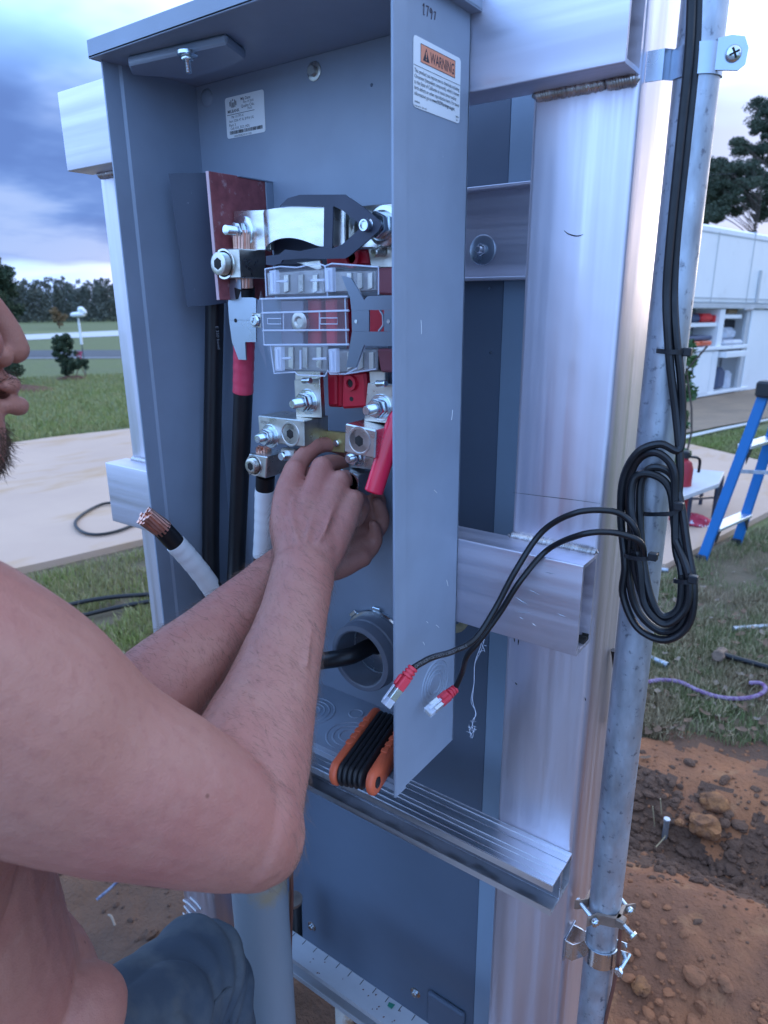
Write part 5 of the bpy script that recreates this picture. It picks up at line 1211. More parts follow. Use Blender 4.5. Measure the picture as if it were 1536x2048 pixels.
for px, py in spots_ + [(r_.uniform(1240, 1535), 1140+345*r_.random()**.8) for _ in range(150)]:
    p = onG(px, py)
    z = gz(p.x, p.y) if in_dirt(p.x, p.y) < .03 else dirt_h(p.x, p.y)-.006
    o = bpy.data.objects.new('dead_leaf', lms[cnt % 7]); COL.objects.link(o); o.location = (p.x, p.y, z+r_.uniform(.008, .030)); o.rotation_euler = (r_.uniform(-.35, .35), r_.uniform(-.35, .35), r_.uniform(0, 6.28)); s_ = r_.uniform(.35, .80); o.scale = (s_, s_, s_)
    marks = ((1440, 1315, 'beside the sledge hammer'), (1312, 1320, 'by the conduit offcut right of the riser'), (1490, 1255, 'by the far right conduit offcut'), (1340, 1180, 'under the cable coil near the drive edge'), (1470, 1140, 'near the foot of the blue ladder'), (1340, 1365, 'along the left half of the purple rope'), (1490, 1392, 'along the right end of the purple rope'), (1300, 1470, 'at the edge of the dug earth beside the conduit'), (1440, 1480, 'at the edge of the dug earth on the right'))
    near = min(marks, key=lambda q: (q[0]-px)**2+((q[1]-py)*1.5)**2)[2]
    tag(o, ('curled brown leaf lying ' if cnt % 7 % 4 else 'pale tan leaf lying ')+near, 'leaf', 'dead leaves on the grass right of the posts'); cnt += 1
# hoses, pipes, rope, hammer
def G(px, py, h): return onG(px, py, h)
def gcable(name, label, cat, pts, r, m, h=0.0):
    P = []
    for q in pts:
        p = onG(q[0], q[1], (q[2] if len(q) > 2 else 0)+r+h); P.append(p)
    return tag(MB().tube(catmull(P, 6), r, n=10).build(name, m, None), label, cat)
gcable('black_hose', 'thick black cable bowed over the near grass left of the post', 'cable', [(-40, 1252, .03), (30, 1240, .03), (75, 1228, .03), (130, 1212, .04), (190, 1199, .05), (250, 1192, .05), (330, 1188, .04), (420, 1190, .03)], 0.012, M['cable_jacket'])
gcable('black_hose', 'second thick black cable lying lower on the near grass', 'cable', [(-40, 1250, .02), (40, 1246, .02), (90, 1240, .02), (150, 1234, .02), (220, 1218, .02), (280, 1206, .03), (330, 1198, .03), (420, 1180, .02)], 0.012, M['cable_jacket'])
gcable('cable_loop', 'black cable making one loop on the concrete drive', 'cable', [(330, 1020, .05), (260, 1035, .05), (235, 1005, .06), (205, 1008, .05), (175, 1022, .05), (153, 1040, .05), (153, 1054, .05), (170, 1066, .05), (198, 1069, .05), (235, 1062, .05), (275, 1047, .05), (330, 1030, .05)][2:], 0.011, M['cable_jacket'])
def pipe(label, a, b, r, m, name='pipe_offcut', h=0.0, hole=True):
    A = onG(*a, r+h); B = onG(*b, r+h); t_ = thing(name, label, 'pipe', A)
    d = (B-A).normalized(); L_ = (B-A).length
    MB().lathe(A, d, [(0, r*.82), (0, r), (L_, r), (L_, r*.82), (L_-.03, r*.8)], 16).build('tube', m, t_)
    MB().lathe(A+d*0.006, d, [(0, r*.82), (.0005, 0)], 14).build('bore', M['soot_and_hole'], t_); MB().lathe(B-d*0.006, d, [(0, r*.82), (.0005, 0)], 14).build('bore', M['soot_and_hole'], t_)
pipe('muddy white plastic pipe lying in the grass left of the post', (224, 1296), (345, 1374), 0.016, M['dirty_pvc'])
pipe('short grey conduit offcut lying right of the riser under the coil', (1287, 1310), (1336, 1331), 0.0135, M['galvanized'])
pipe('grey conduit offcut lying far right in the grass above the hammer', (1466, 1258), (1600, 1248), 0.0135, M['galvanized'])
pipe('stubby grey offcut lying by the drive edge right of the coil', (1318, 1139), (1336, 1141), 0.014, M['galvanized'])
hm = thing('hammer', 'sledge hammer with dark handle lying in the grass on the right', 'hammer', onG(1432, 1318))
A = onG(1446, 1310, 0.048); B = onG(1600, 1352, 0.040)
MB().tube(catmull([A, A.lerp(B, .3), A.lerp(B, .7), B], 4), [0.013]*3+[0.0125]*3+[0.012]*3+[0.0135]*4, n=12).build('handle', M['black_rubber'], hm)
hd2 = (B-A).normalized(); hx = hd2.cross(V(0, 0, 1)).normalized(); hx = (hx*0.9+V(0, 0, .25)).normalized()
mb = MB(); mb.lathe(A-hd2*0.012-hx*0.062, hx, [(0, .021), (.006, .026), (.03, .026), (.045, .021), (.08, .021), (.095, .026), (.118, .026), (.124, .021)], 8)
mb.build('head', mat('rusty_steel', (0.22, 0.15, 0.11), 0.75, 0.3, 0.5, 40, bump=0.5, bscale=90, bdist=.003), hm, smooth=25)
mat('rope', (0.17, 0.075, 0.19), 0.85, 0, 0.4, 60, vcol=(0.34, 0.26, 0.34))
rp = thing('purple_rope', 'twisted purple rope curving over the leafy grass on the right', 'rope', onG(1290, 1366))
RP0 = [onG(px, py, .040) for px, py in ((1262, 1362), (1290, 1364), (1325, 1360), (1360, 1364), (1395, 1380), (1430, 1392), (1465, 1397), (1500, 1395), (1525, 1386), (1531, 1375), (1520, 1366), (1500, 1366))]
RPc = catmull(RP0, 14)
for k in range(3):
    P = []
    for i, p in enumerate(RPc):
        d = (RPc[min(i+1, len(RPc)-1)]-RPc[max(i-1, 0)]).normalized(); u, w = frame(d); q = i*0.85+k*2.094; P.append(p+(u*math.cos(q)+w*math.sin(q))*0.0042)
    MB().tube(P, 0.0046, n=6).build('strand', M['rope'], rp)
tag(MB().tube(catmull([onDirt(196, 1818)+V(0, 0, .03), onDirt(225, 1800)+V(0, 0, .04), onDirt(250, 1785)+V(0, 0, .05), onDirt(285, 1768)+V(0, 0, .03)], 5), 0.004, n=8).build('blue_cord', mat('dark_blue_cord', (0.05, 0.06, 0.12), 0.6, 0, 0.5, 60, vcol=(0.3, 0.32, 0.4)), None), 'dark blue flecked cord lying in the dirt left of the knee', 'cord')
tag(MB().tube(catmull([onDirt(219, 1842)+V(0, 0, .02), onDirt(226, 1852)+V(0, 0, .03), onDirt(232, 1864)+V(0, 0, .02)], 4), 0.003, n=5).build('white_twig', M['pale_leaf'], None), 'pale sliver of wood lying on the dark dirt left of the knee', 'twig')

# ------------------------------------------------------------------ trees and plants
def leaf_cloud(mb, centres, n, size, r_, flat=0.7, hang=0.0):
    """leaf-sized triangles gathered in clumps; centres: (point, radius)"""
    vs = []; fs = []
    for c, rad in centres:
        m_ = r_.standard_normal((n, 3)); m_ /= np.linalg.norm(m_, axis=1)[:, None]; m_ *= (r_.random(n)**0.45)[:, None]
        pos = np.array(c)+m_*np.array([rad, rad, rad*flat])
        d1 = r_.standard_normal((n, 3)); d1[:, 2] += hang; d1 /= np.linalg.norm(d1, axis=1)[:, None]
        d2 = np.cross(d1, r_.standard_normal((n, 3))); d2 /= np.linalg.norm(d2, axis=1)[:, None]
        sz = size*r_.uniform(.6, 1.3, n)[:, None]
        a = pos-d2*sz*.28; b = pos+d1*sz*.5-0; c2 = pos+d2*sz*.28; e = pos-d1*sz*.5
        tri = np.stack([e, c2, b, a], 1).reshape(-1, 3); o = len(vs); vs += tri.tolist()
        fs += [(o+4*k, o+4*k+1, o+4*k+2, o+4*k+3) for k in range(n)]
    mb.add(vs, fs)
mat('cedar_leaf', (0.030, 0.052, 0.026), 0.75, 0, 0.4, 2.5, vcol=(0.055, 0.075, 0.035))
mat('pine_leaf', (0.046, 0.062, 0.040), 0.75, 0, 0.4, 0.6, vcol=(0.075, 0.088, 0.052))
mat('glossy_leaf', (0.040, 0.095, 0.030), 0.35, 0, 0.4, 9, vcol=(0.075, 0.14, 0.045))
mat('autumn_leaf', (0.19, 0.105, 0.045), 0.75, 0, 0.3, 2, vcol=(0.13, 0.10, 0.045))
mat('hazy_leaf', (0.095, 0.108, 0.088), 0.9, 0, 0.4, 0.09, vcol=(0.12, 0.12, 0.09))  # leaf colour lightened and greyed to carry the haze of distance
mat('bark', (0.085, 0.06, 0.045), 0.9, 0, 0.4, 6, bump=0.6, bscale=20, bdist=0.02)
mat('mulch', (0.15, 0.062, 0.036), 0.95, 0, 0.4, 9, bump=0.8, bscale=25, bdist=0.04)
def shrub(name, label, base, h, w, seed, nclump, nleaf, size, lean=(0, 0), m='cedar_leaf', lobes=None):
    r_ = np.random.default_rng(seed); t_ = thing(name, label, 'bush', base)
    cs = []
    for k in range(nclump):
        t = r_.random()**0.8; z = h*(0.16+0.84*t); prof = math.sin(math.pi*min(1, 0.18+0.80*(1-t)**0.75))**0.8 if t > .25 else 0.55+1.6*t
        a = r_.random()*6.28; q = w*0.5*min(prof, 1)*r_.random()**0.5*0.85
        cs.append((base+V(math.cos(a)*q+lean[0]*t, math.sin(a)*q+lean[1]*t, z-0.08*h), w*r_.uniform(.08, .15)))
    if lobes:
        for (off, rad, cnt) in lobes:
            for k in range(cnt): cs.append((base+off+V(*(r_.standard_normal(3)*rad*0.45)), rad*0.42))
    mb = MB(); leaf_cloud(mb, cs, nleaf, size, r_, 0.9, hang=0.6); mb.build('crown', M[m], t_, smooth=0)
    mb = MB(); mb.tube(catmull([base-V(0, 0, .1), base+V(lean[0]*.2, lean[1]*.2, h*.3), base+V(lean[0]*.7, lean[1]*.7, h*.75)], 4), [0.05*w]*9, n=7); mb.build('trunk', M['bark'], t_)
    return t_
sb = onG(20, 778); k_ = (sb-CAM).length
shrub('cedar_bush', 'tall dark evergreen bush at the left edge on its mulch bed', sb, 2.32*k_/13.9, 1.12, 1, 150, 170, 0.060)
s2_ = onG(146, 758)
sr_ = RGT*1.0
shrub('small_cedar', 'small dark evergreen with a low side lobe on a round mulch ring', s2_-sr_*0.14, 1.22, 0.58, 2, 95, 150, 0.040, lobes=[(sr_*0.36+V(0, 0, .40), 0.20, 22)])
def mulch(name, c, rx, ry, seed):
    vs = [tuple(c+V(0, 0, .09))]; n = 40; rgs = (0.45, 0.75, 1.0)
    for q in rgs:
        for k in range(n):
            a = 2*math.pi*k/n; kk = q*(1+0.12*math.sin(3*a+seed)+.06*math.sin(7*a)); x, y = c.x+math.cos(a)*rx*kk, c.y+math.sin(a)*ry*kk; vs.append((x, y, gz(x, y)+.09*(1-q**2)+.004 if q < 1 else gz(x, y)-.02))
    fs = [(0, 1+k, 1+(k+1) % n) for k in range(n)]
    for i in range(2): fs += [(1+i*n+k, 1+(i+1)*n+k, 1+(i+1)*n+(k+1) % n, 1+i*n+(k+1) % n) for k in range(n)]
    return tag(MB().add(vs, fs).build(name, M['mulch'], None, smooth=0), kind='structure')
mulch('mulch_bed', sb+V(.1, -.1, 0), 1.25, 0.95, 0); mulch('mulch_bed', s2_, 0.42, 0.42, 2)
# bird house on a pole, little pennant with stakes
q = onG(172, 752); tp = (752-640)/FPX*((q-CAM).dot(FWD))
bh = thing('bird_house', 'white bird house on a thin pole behind the small evergreen', 'bird house', q)
MB().cyl(q, q+V(0, 0, tp*.55), .012, n=8).build('pole', M['spring_steel'], bh); MB().cyl(q+V(0, 0, tp*.55), q+V(0, 0, tp), .035, .028, n=10).build('pole_sleeve', M['white_paint'], bh)
hc = q+V(0, 0, tp+.05); MB().lathe(hc-V(0, 0, .03), (0, 0, 1), [(0, .12), (.03, .19), (.08, .20), (.12, .14), (.14, .0)], 14).build('nest_dome', M['white_paint'], bh)
MB().lathe(hc+RGT*.05+V(0, 0, .08), RGT*.6+V(0, 0, .8), [(0, .03), (.05, .09), (.12, .10), (.17, .05), (.18, 0)], 12).build('nest_gourd', M['white_paint'], bh)
MB().lathe(hc+RGT*.12+V(0, 0, .10), RGT, [(0, .03), (.04, .07), (.09, .07), (.12, .03), (.12, 0)], 12).build('nest_gourd', M['white_paint'], bh)
q = onG(172, 757); fl = thing('pennant', 'small pink and white triangular pennant on stakes by the small evergreen', 'flag', q)
u_ = RGT; zt_ = (757-704)/FPX*((q-CAM).dot(FWD)); c = q-u_*.11+V(0, 0, zt_)
MB().prism([c-u_*.10, c+u_*.10, c+V(0, 0, -.34)], FWD*.01).build('pennant_cloth', mat('pink_cloth', (0.62, 0.10, 0.17), 0.7), fl); MB().prism([c-u_*.05-FWD*.006+V(0, 0, -.10), c+u_*.05-FWD*.006+V(0, 0, -.10), c+V(0, 0, -.24)-FWD*.006], FWD*.004).build('pale_patch', mat('pale_pink', (0.70, 0.50, 0.55), 0.7), fl)
for a, b in ((c+V(0, 0, -.3), q+u_*.02), (c+V(0, 0, -.3), q-u_*.28)): MB().cyl(a, b, .010, n=6).build('stake', M['rust_wire'], fl)
# far wood
def far_wood():
    r_ = np.random.default_rng(4); mb = MB(); 
    for row in range(4):
        dist = 195+14*row
        for a in np.concatenate([np.arange(-1.75, -1.30, 0.018), np.arange(-1.30, -0.60, 0.0095), np.arange(-0.60, 0.9, 0.018)]):
            az = a+r_.uniform(-.008, .008); x, y = math.sin(az)*dist, math.cos(az)*dist; zb = gz(*(V(x, y, 0)*(120/dist)).xy)-(dist-120)*.008
            h = r_.uniform(7.2, 10.4)*(1+.10*mnoise.noise(V(az*9, row, 0)))*(1+.06*row); cs = []
            for k in range(9):
                t = (k+r_.random())/9; cs.append((V(x+r_.normal(0, .8), y+r_.normal(0, .8), zb+h*(0.04+0.93*t)), (2.1*(1-t*.82)+.25)))
            leaf_cloud(mb, cs, 60, 0.62, r_, 1.2, hang=.5)
    return tag(mb.build('far_wood', M['hazy_leaf'], None, smooth=0), kind='stuff')
far_wood()
def tree(name, label, base, h, cs, n, size, m, seed, trunk_r, limbs=True, flat=0.75):
    r_ = np.random.default_rng(seed); t_ = thing(name, label, 'tree', base)
    mb = MB(); leaf_cloud(mb, cs, n, size, r_, flat, hang=0.2); mb.build('crown', M[m], t_, smooth=0)
    top = base+V(0, 0, h*.95); P = [base-V(0, 0, .3), base+V(.1, 0, h*.4), base+V(-.15, .1, h*.7), top]
    Pc = catmull(P, 5); mb = MB(); mb.tube(Pc, [trunk_r*(1-.85*i/(len(Pc)-1)) for i in range(len(Pc))], n=8); mb.build('trunk', M['bark'], t_)
    for i, (c, rad) in enumerate(cs):
        if i % 3: continue
        c = Vector(c); zz = base.z+max(h*.32, (c.z-base.z)*.78); a = V(base.x, base.y, zz); mid = a.lerp(c, .5)+V(0, 0, .05*h*(.3)); 
        MB().tube(catmull([a, mid, c], 4), [trunk_r*.28*(1-.8*k/8) for k in range(9)], n=5).build('limb', M['bark'], t_)
    return t_
q = onG(118, 652); dq = (q-CAM).dot(FWD)
q = CAM+ray(118, 650)*120.0; q.z = gz(q.x, q.y)
r_ = np.random.default_rng(3)
tree('autumn_tree', 'small orange autumn tree standing before the far wood', q, 3.9, [(q+V(r_.normal(0, .6), r_.normal(0, .6), 1.0+r_.random()*2.7), .55) for _ in range(14)], 50, 0.42, 'autumn_leaf', 3, .12)
# pines behind the truck
def pine(label, px, dist, crown, seed, h_px, n=260, size=0.125, tr=.16):
    b = CAM+ray(px, 620)*dist; b.z = gz(b.x, b.y); r_ = np.random.default_rng(seed); cs = []
    for (cx, cy_, rx, ry, cnt) in crown:
        for k in range(int(cnt*1.5)):
            a, q = r_.random()*6.28, r_.random()**.6
            p = CAM+ray(cx+rx*q*math.cos(a), cy_+ry*q*math.sin(a))*(dist+r_.normal(0, 1.0)); cs.append((p, dist/FPX*r_.uniform(9, 19)))
    top = CAM+ray(px, h_px)*dist
    tree('pine_tree', label, b, top.z-b.z, cs, n, size, 'pine_leaf', seed, tr, flat=.62)
pine('tall ragged pine at the right edge behind the white truck', 1530, 38, [(1530, 215, 26, 18, 9), (1520, 258, 32, 18, 10), (1500, 290, 34, 14, 9), (1535, 310, 30, 22, 10), (1475, 300, 14, 8, 3), (1560, 260, 30, 60, 16)], 1, 190)
pine('broad pine with open limbs right of the conduit top', 1492, 34, [(1455, 340, 32, 22, 13), (1435, 375, 30, 26, 15), (1480, 365, 30, 22, 12), (1425, 420, 22, 26, 12), (1460, 410, 26, 18, 9), (1510, 345, 18, 22, 7), (1425, 330, 10, 10, 3)], 2, 330, tr=.10)
pine('low pine at the far right edge over the truck roof', 1548, 36, [(1530, 380, 20, 30, 11), (1520, 420, 16, 18, 6), (1560, 400, 30, 40, 14), (1500, 400, 12, 10, 3)], 3, 350, tr=.10)
pine('dense pine mostly hidden behind the conduit', 1400, 40, [(1400, 400, 26, 40, 20), (1380, 440, 26, 26, 12)], 4, 360, tr=.1)
tag(MB().tube([CAM+ray(1380, 352)*30, CAM+ray(1480, 347)*34, CAM+ray(1640, 338)*42], 0.012, n=5).build('overhead_wire', M['spring_steel'], None), 'thin overhead wire crossing in front of the pines', 'wire')
# unseen pines added to block the bright sky mirrored in the right post
_pines = [o for o in bpy.data.objects if o.name.startswith('pine_tree')]
for k, (x_, y_, lab) in enumerate(((6.0, 36.0, 'tall pine added out of view right of the white trailer'), (10.5, 33.0, 'broad pine added next right, out of view'), (15.5, 34.0, 'tall added pine, third unseen to the right of the trailer'), (21.0, 31.0, 'broad added pine, last of the unseen ones on the right'))):
    src = _pines[k % 2]; c_ = dup(src, (x_-src.location.x, y_-src.location.y, gz(x_, y_)-src.location.z), rz=0.7*k); c_['label'] = lab
# glossy bush behind the post
q = onG(1318, 1000); r_ = np.random.default_rng(9); gb = thing('glossy_bush', 'green bush with glossy leaves showing between the post and the conduit', 'bush', q)
dg_ = (q-CAM).dot(FWD); cs = []
for k in range(46):
    px, py = r_.uniform(1268, 1360), r_.uniform(628, 1000); cs.append((CAM+ray(px, py)*(dg_+r_.normal(0, .18)), .10))
for (px, py) in ((1386, 690), (1388, 722), (1382, 755), (1392, 785), (1378, 800), (1372, 830), (1384, 705), (1380, 770), (1374, 850)): cs.append((CAM+ray(px-8, py)*(dg_-.1), .055))
mb = MB(); leaf_cloud(mb, cs, 34, 0.070, r_, 0.9); mb.build('leaves', M['glossy_leaf'], gb, smooth=0)
for k in range(7): MB().tube(catmull([q+V(r_.normal(0, .08), r_.normal(0, .08), -.02), q+V(r_.normal(0, .12), r_.normal(0, .1), .6), q+V(r_.normal(0, .16), r_.normal(0, .1), 1.25)], 4), .008, n=5).build('stem', M['bark'], gb)

# ------------------------------------------------------------------ white service body with open lockers
To = onG(1470, 786); az = R(13); Tu = V(math.sin(az), math.cos(az), 0); Tu.z = -SL*(Tu.x*FH.x+Tu.y*FH.y); Tu.normalize()
Tn = V(math.cos(az), -math.sin(az), 0); Tv = Tu.cross(Tn); Tv = Tv if Tv.z > 0 else -Tv
def onT(px, py, off=0.0): d = ray(px, py); o = To+Tn*off; return CAM+d*((o-CAM).dot(Tn)/d.dot(Tn))
def tb(name, parent, x0, y0, x1, y1, off0, off1, m, bev=0.006):
    """board on the locker side: its corners surveyed on the plane off0, reaching to off1"""
    a = onT((x0+x1)/2, (y0+y1)/2, off0); P = [onT(x0, (y0+y1)/2, off0), onT(x1, (y0+y1)/2, off0), onT((x0+x1)/2, y0, off0), onT((x0+x1)/2, y1, off0)]
    us = [(p-To).dot(Tu) for p in P[:2]]; vs_ = [(p-To).dot(Tv) for p in P[2:]]
    c = To+Tu*(sum(us)/2)+Tv*(sum(vs_)/2)+Tn*((off0+off1)/2)
    return MB().obox(c, (Tu, Tv, Tn), (abs(us[1]-us[0])/2, abs(vs_[1]-vs_[0])/2, abs(off1-off0)/2), bev).build(name, m, parent)
WP = M['white_paint']
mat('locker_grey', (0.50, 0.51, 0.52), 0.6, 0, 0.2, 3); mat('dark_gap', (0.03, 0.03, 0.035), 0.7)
tk = thing('service_trailer', 'white service trailer with open side lockers parked behind the ladder', 'trailer', To)
tb('upper_body', tk, 1180, 458, 1760, 607, 0.02, -1.9, WP, .03)
tb('trim_rail', tk, 1180, 608, 1760, 617, 0.05, -0.05, M['locker_grey'])
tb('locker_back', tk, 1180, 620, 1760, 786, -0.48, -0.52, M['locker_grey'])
tb('side_panel', tk, 1180, 620, 1368, 788, 0.0, -0.46, WP); tb('side_panel', tk, 1494, 620, 1760, 776, 0.0, -0.46, WP, .012)
tb('divider', tk, 1437, 618, 1447, 694, 0.01, -0.46, WP); tb('divider', tk, 1421, 702, 1432, 785, 0.01, -0.46, WP)
tb('shelf', tk, 1370, 693, 1496, 700, 0.06, -0.46, WP); tb('floor', tk, 1370, 783, 1494, 789, 0.02, -0.46, WP)
tb('post', tk, 1484, 620, 1490, 782, 0.0, -.06, M['locker_grey'])
tb('inner_shelf', tk, 1372, 646, 1434, 654, -0.02, -0.44, WP); tb('inner_shelf', tk, 1448, 629, 1484, 637, -.02, -.44, WP)
tb('drawer_front', tk, 1453, 703, 1494, 714, 0.14, -0.10, WP); tb('locker_door', tk, 1388, 704, 1420, 788, 0.03, 0.0, WP)
tb('locker_door', tk, 1368, 704, 1385, 742, 0.02, -0.01, WP); tb('locker_door', tk, 1368, 752, 1385, 790, 0.02, -.01, WP)
tb('dark_slot', tk, 1386, 702, 1388, 790, 0.005, 0.0, M['dark_gap']); tb('latch_bar', tk, 1490, 616, 1508, 621, .06, .02, M['galvanized'])
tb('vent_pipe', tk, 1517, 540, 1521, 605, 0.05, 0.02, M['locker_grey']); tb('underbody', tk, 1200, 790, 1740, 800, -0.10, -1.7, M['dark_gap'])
for x_ in (1345, 1430, 1502, 1580): tb('panel_seam', tk, x_, 462, x_+1.6, 604, 0.024, 0.0, M['locker_grey'], 0)
for y_ in (470, 596): tb('edge_trim', tk, 1180, y_, 1760, y_+3, 0.030, 0.0, M['locker_grey'], 0)
def item(name, label, cat, x0, y0, x1, y1, o0, o1, m, bev=.02): tag(tb(name, None, x0, y0, x1, y1, o0, o1, m, bev), label, cat)
mat('bright_red', (0.60, 0.03, 0.03), 0.6); mat('tool_blue', (0.07, 0.09, 0.15), 0.6); mat('poly_bag', (0.60, 0.62, 0.68), 0.5, 0, 0.3, 8)
item('red_bag', 'bright red bag on the top shelf of the trailer locker', 'bag', 1408, 627, 1428, 644, -.05, -.3, M['bright_red'], .05)
item('tool_bag', 'dark tool bag on the left of the top locker shelf', 'bag', 1374, 628, 1405, 645, -.12, -.4, M['tool_blue'], .05)
item('tool_case', 'dark blue flat tool case on the locker shelf', 'tool case', 1374, 672, 1425, 681, -.02, -.35, M['tool_blue'])
item('tool_case', 'orange and black flat tool case lowest on the locker shelf', 'tool case', 1376, 683, 1424, 692, .0, -.35, M['orange_plastic'])
item('paper_stack', 'crumpled white wrapping on the right locker shelf', 'wrapping', 1449, 680, 1488, 692, .02, -.3, M['poly_bag'], .05)
item('clear_bag', 'bluish plastic bag behind the wrapping in the right locker', 'bag', 1450, 655, 1474, 682, -.15, -.4, M['poly_bag'], .08)
item('brown_sack', 'dark bundle standing in the lower locker', 'bundle', 1434, 736, 1452, 780, -.1, -.4, M['tool_blue'], .08)
item('white_sack', 'pale sack leaning in the lower locker beside the bundle', 'sack', 1452, 742, 1464, 780, -.1, -.35, M['poly_bag'], .06)
item('red_can', 'small red can on the divider side of the top shelf', 'can', 1429, 630, 1435, 645, -.06, -.16, M['bright_red'], .015)
item('cardboard_box', 'brown cardboard box on the upper right inner shelf', 'box', 1458, 618, 1476, 628, -.1, -.3, mat('cardboard', (0.30, 0.20, 0.11), 0.8))
item('orange_reel', 'orange cord bundle on the lower shelf edge', 'cord', 1404, 683, 1418, 686, .03, -.1, M['orange_plastic'], .02)
item('dark_box', 'dark crate at the back of the upper right locker', 'crate', 1452, 640, 1482, 658, -.3, -.46, M['dark_gap'], .02)
# ------------------------------------------------------------------ step ladder, low bench, red bottle
ld = thing('step_ladder', 'blue fibreglass step ladder with black cap standing at the drive edge', 'ladder', onG(1440, 1110))
mat('ladder_blue', (0.008, 0.14, 0.38), 0.45, 0, 0.1, 6); mat('ladder_metal', (0.72, 0.74, 0.78), 0.35, 0.9)
fA = onG(1402, 1124, 0.0); fB = onG(1472, 1090, 0.0)
hL = 1.05; wdir = (fB-fA); wdir.z = 0; wl = wdir.length; wdir.normalize()
tA = onZ(1497, 792, fA.z+hL); side = V(wdir.y, -wdir.x, 0)
if side.x < 0: side = -side
lean = (tA-fA); mid = (fA+fB)/2+V(lean.x, lean.y, 0).dot(side)*side
tA = mid-wdir*0.16+V(0, 0, hL); tB = mid+wdir*0.16+V(0, 0, hL); tA.z = tB.z = fA.z+hL
def bar(name, a, b, w, t_, ref, m, parent, bev=.003):
    d = (b-a); L_ = d.length; d.normalize(); u = (ref-d*ref.dot(d)).normalized(); MB().obox((a+b)/2, (d, u, d.cross(u)), (L_/2, w/2, t_/2), bev).build(name, m, parent)
for f_, t_ in ((fA, tA), (fB, tB)):
    bar('front_rail', f_, t_, 0.058, 0.026, side, M['ladder_blue'], ld)
    rf = f_+side*0.80+V(0, 0, gz(f_.x+side.x*.8, f_.y+side.y*.8)-f_.z); bar('rear_rail', rf, t_+side*.07, 0.055, 0.024, side, M['ladder_blue'], ld)
    MB().box(f_-V(.03, .03, .0), f_+V(.03, .03, .05), .006).build('foot', M['black_plastic'], ld); MB().box(rf-V(.03, .03, .0), rf+V(.03, .03, .05), .006).build('foot', M['black_plastic'], ld)
    a = f_.lerp(t_, .56); b = rf.lerp(t_, .54); m2 = (a+b)/2+V(0, 0, .03); bar('spreader', a, m2, .022, .005, V(0, 0, 1), M['galvanized'], ld, .001); bar('spreader', m2, b, .022, .005, V(0, 0, 1), M['galvanized'], ld, .001)
for k, f_ in enumerate((0.21, 0.70)):
    a = fA.lerp(tA, f_); b = fB.lerp(tB, f_); bar('step', a, b, .080, .022, side, M['ladder_metal'], ld)
    for e, s_ in ((a, 1), (b, -1)): MB().prism([e+side*.02+V(0, 0, -.01), e+wdir*(s_*.07)+side*.02+V(0, 0, -.01), e+side*.02+V(0, 0, -.10)], side*.004).build('step_brace', M['black_plastic'], ld)
cc = (tA+tB)/2+side*.05+V(0, 0, .02); MB().obox(cc, (wdir, side, V(0, 0, 1)), (.215, .085, .045), .012).build('top_cap', M['black_plastic'], ld)
MB().obox(cc+V(0, 0, .047), (wdir, side, V(0, 0, 1)), (.15, .055, .004), .003).build('cap_tray', mat('cap_label', (0.55, 0.45, 0.45), 0.5), ld)
for k in range(4): MB().lathe(cc-side*.086+wdir*(-.16+.107*k)+V(0, 0, .005), -side, [(0, .012), (.004, .011), (.004, 0)], 10).build('rivet', M['zinc'], ld)
zb_ = 0.30; q0 = onG(1405, 1070); Bz = q0.z+zb_
bn = thing('work_bench', 'low grey folding bench beside the blue ladder', 'bench', q0)
c1, c2, c3, c4 = onZ(1330, 1006, Bz), onZ(1438, 966, Bz), onZ(1449, 943, Bz), onZ(1372, 936, Bz)
MB().prism([c1, c2, c3, c4], (0, 0, -.035), .004).build('bench_top', mat('bench_grey', (0.46, 0.47, 0.49), 0.5, 0, 0.1, 3), bn)
for a in (c2, c3, c1.lerp(c2, .45), c4.lerp(c3, .5)):
    a = a.lerp((c1+c2+c3+c4)/4, .06); MB().cyl(a-V(0, 0, .03), V(a.x, a.y, gz(a.x, a.y)+.045), .014, n=8).build('leg', M['spring_steel'], bn)
bar('brace', c1.lerp(c2, .45)+V(0, 0, -.04), V(c3.x, c3.y, q0.z+.10), .02, .008, V(0, 0, 1), M['spring_steel'], bn); bar('brace', V(c2.x, c2.y, q0.z+.12), V(c3.x, c3.y, q0.z+.12), .02, .01, V(0, 0, 1), M['spring_steel'], bn)
q = onG(1354, 1052); hB = (1052-905)/FPX*((q-CAM).dot(FWD))
rbt = thing('red_bottle', 'red extinguisher bottle standing behind the low bench', 'extinguisher', q)
MB().lathe(q, (0, 0, 1), [(0, .055), (.01, .062), (hB*.80, .062), (hB*.90, .045), (hB*.93, .022), (hB*.95, .022)], 18).build('cylinder', mat('dark_red', (0.33, 0.02, 0.03), 0.4), rbt); MB().lathe(q+V(0, 0, hB*.95), (0, 0, 1), [(0, .03), (.04, .03), (.05, .02), (.05, 0)], 12).build('valve', M['black_plastic'], rbt)
MB().tube(catmull([q+V(.03, 0, hB*.97), q+RGT*.10+V(0, 0, hB*.93), q+RGT*.105+V(0, 0, hB*.75)], 5), .010, n=8).build('hose', M['black_rubber'], rbt)
q = onG(1384, 1058); v = []
for w in IV2:
    k = 1+.35*mnoise.noise(V(*(w*1.8))+V(3, 1, 0))+.2*mnoise.noise(V(*(w*4.5))); v.append((q.x+w[0]*k*.11, q.y+w[1]*k*.09, q.z+.06+w[2]*k*.055))
tag(MB().add(v, IF2).build('red_cloth', mat('flecked_cloth', (0.42, 0.035, 0.07), 0.85, 0, 0.2, 20, spots=(18, 0.56, 0.60, (0.55, 0.52, 0.60))), None, smooth=60), 'crumpled red and white cloth on the drive under the bench', 'cloth')

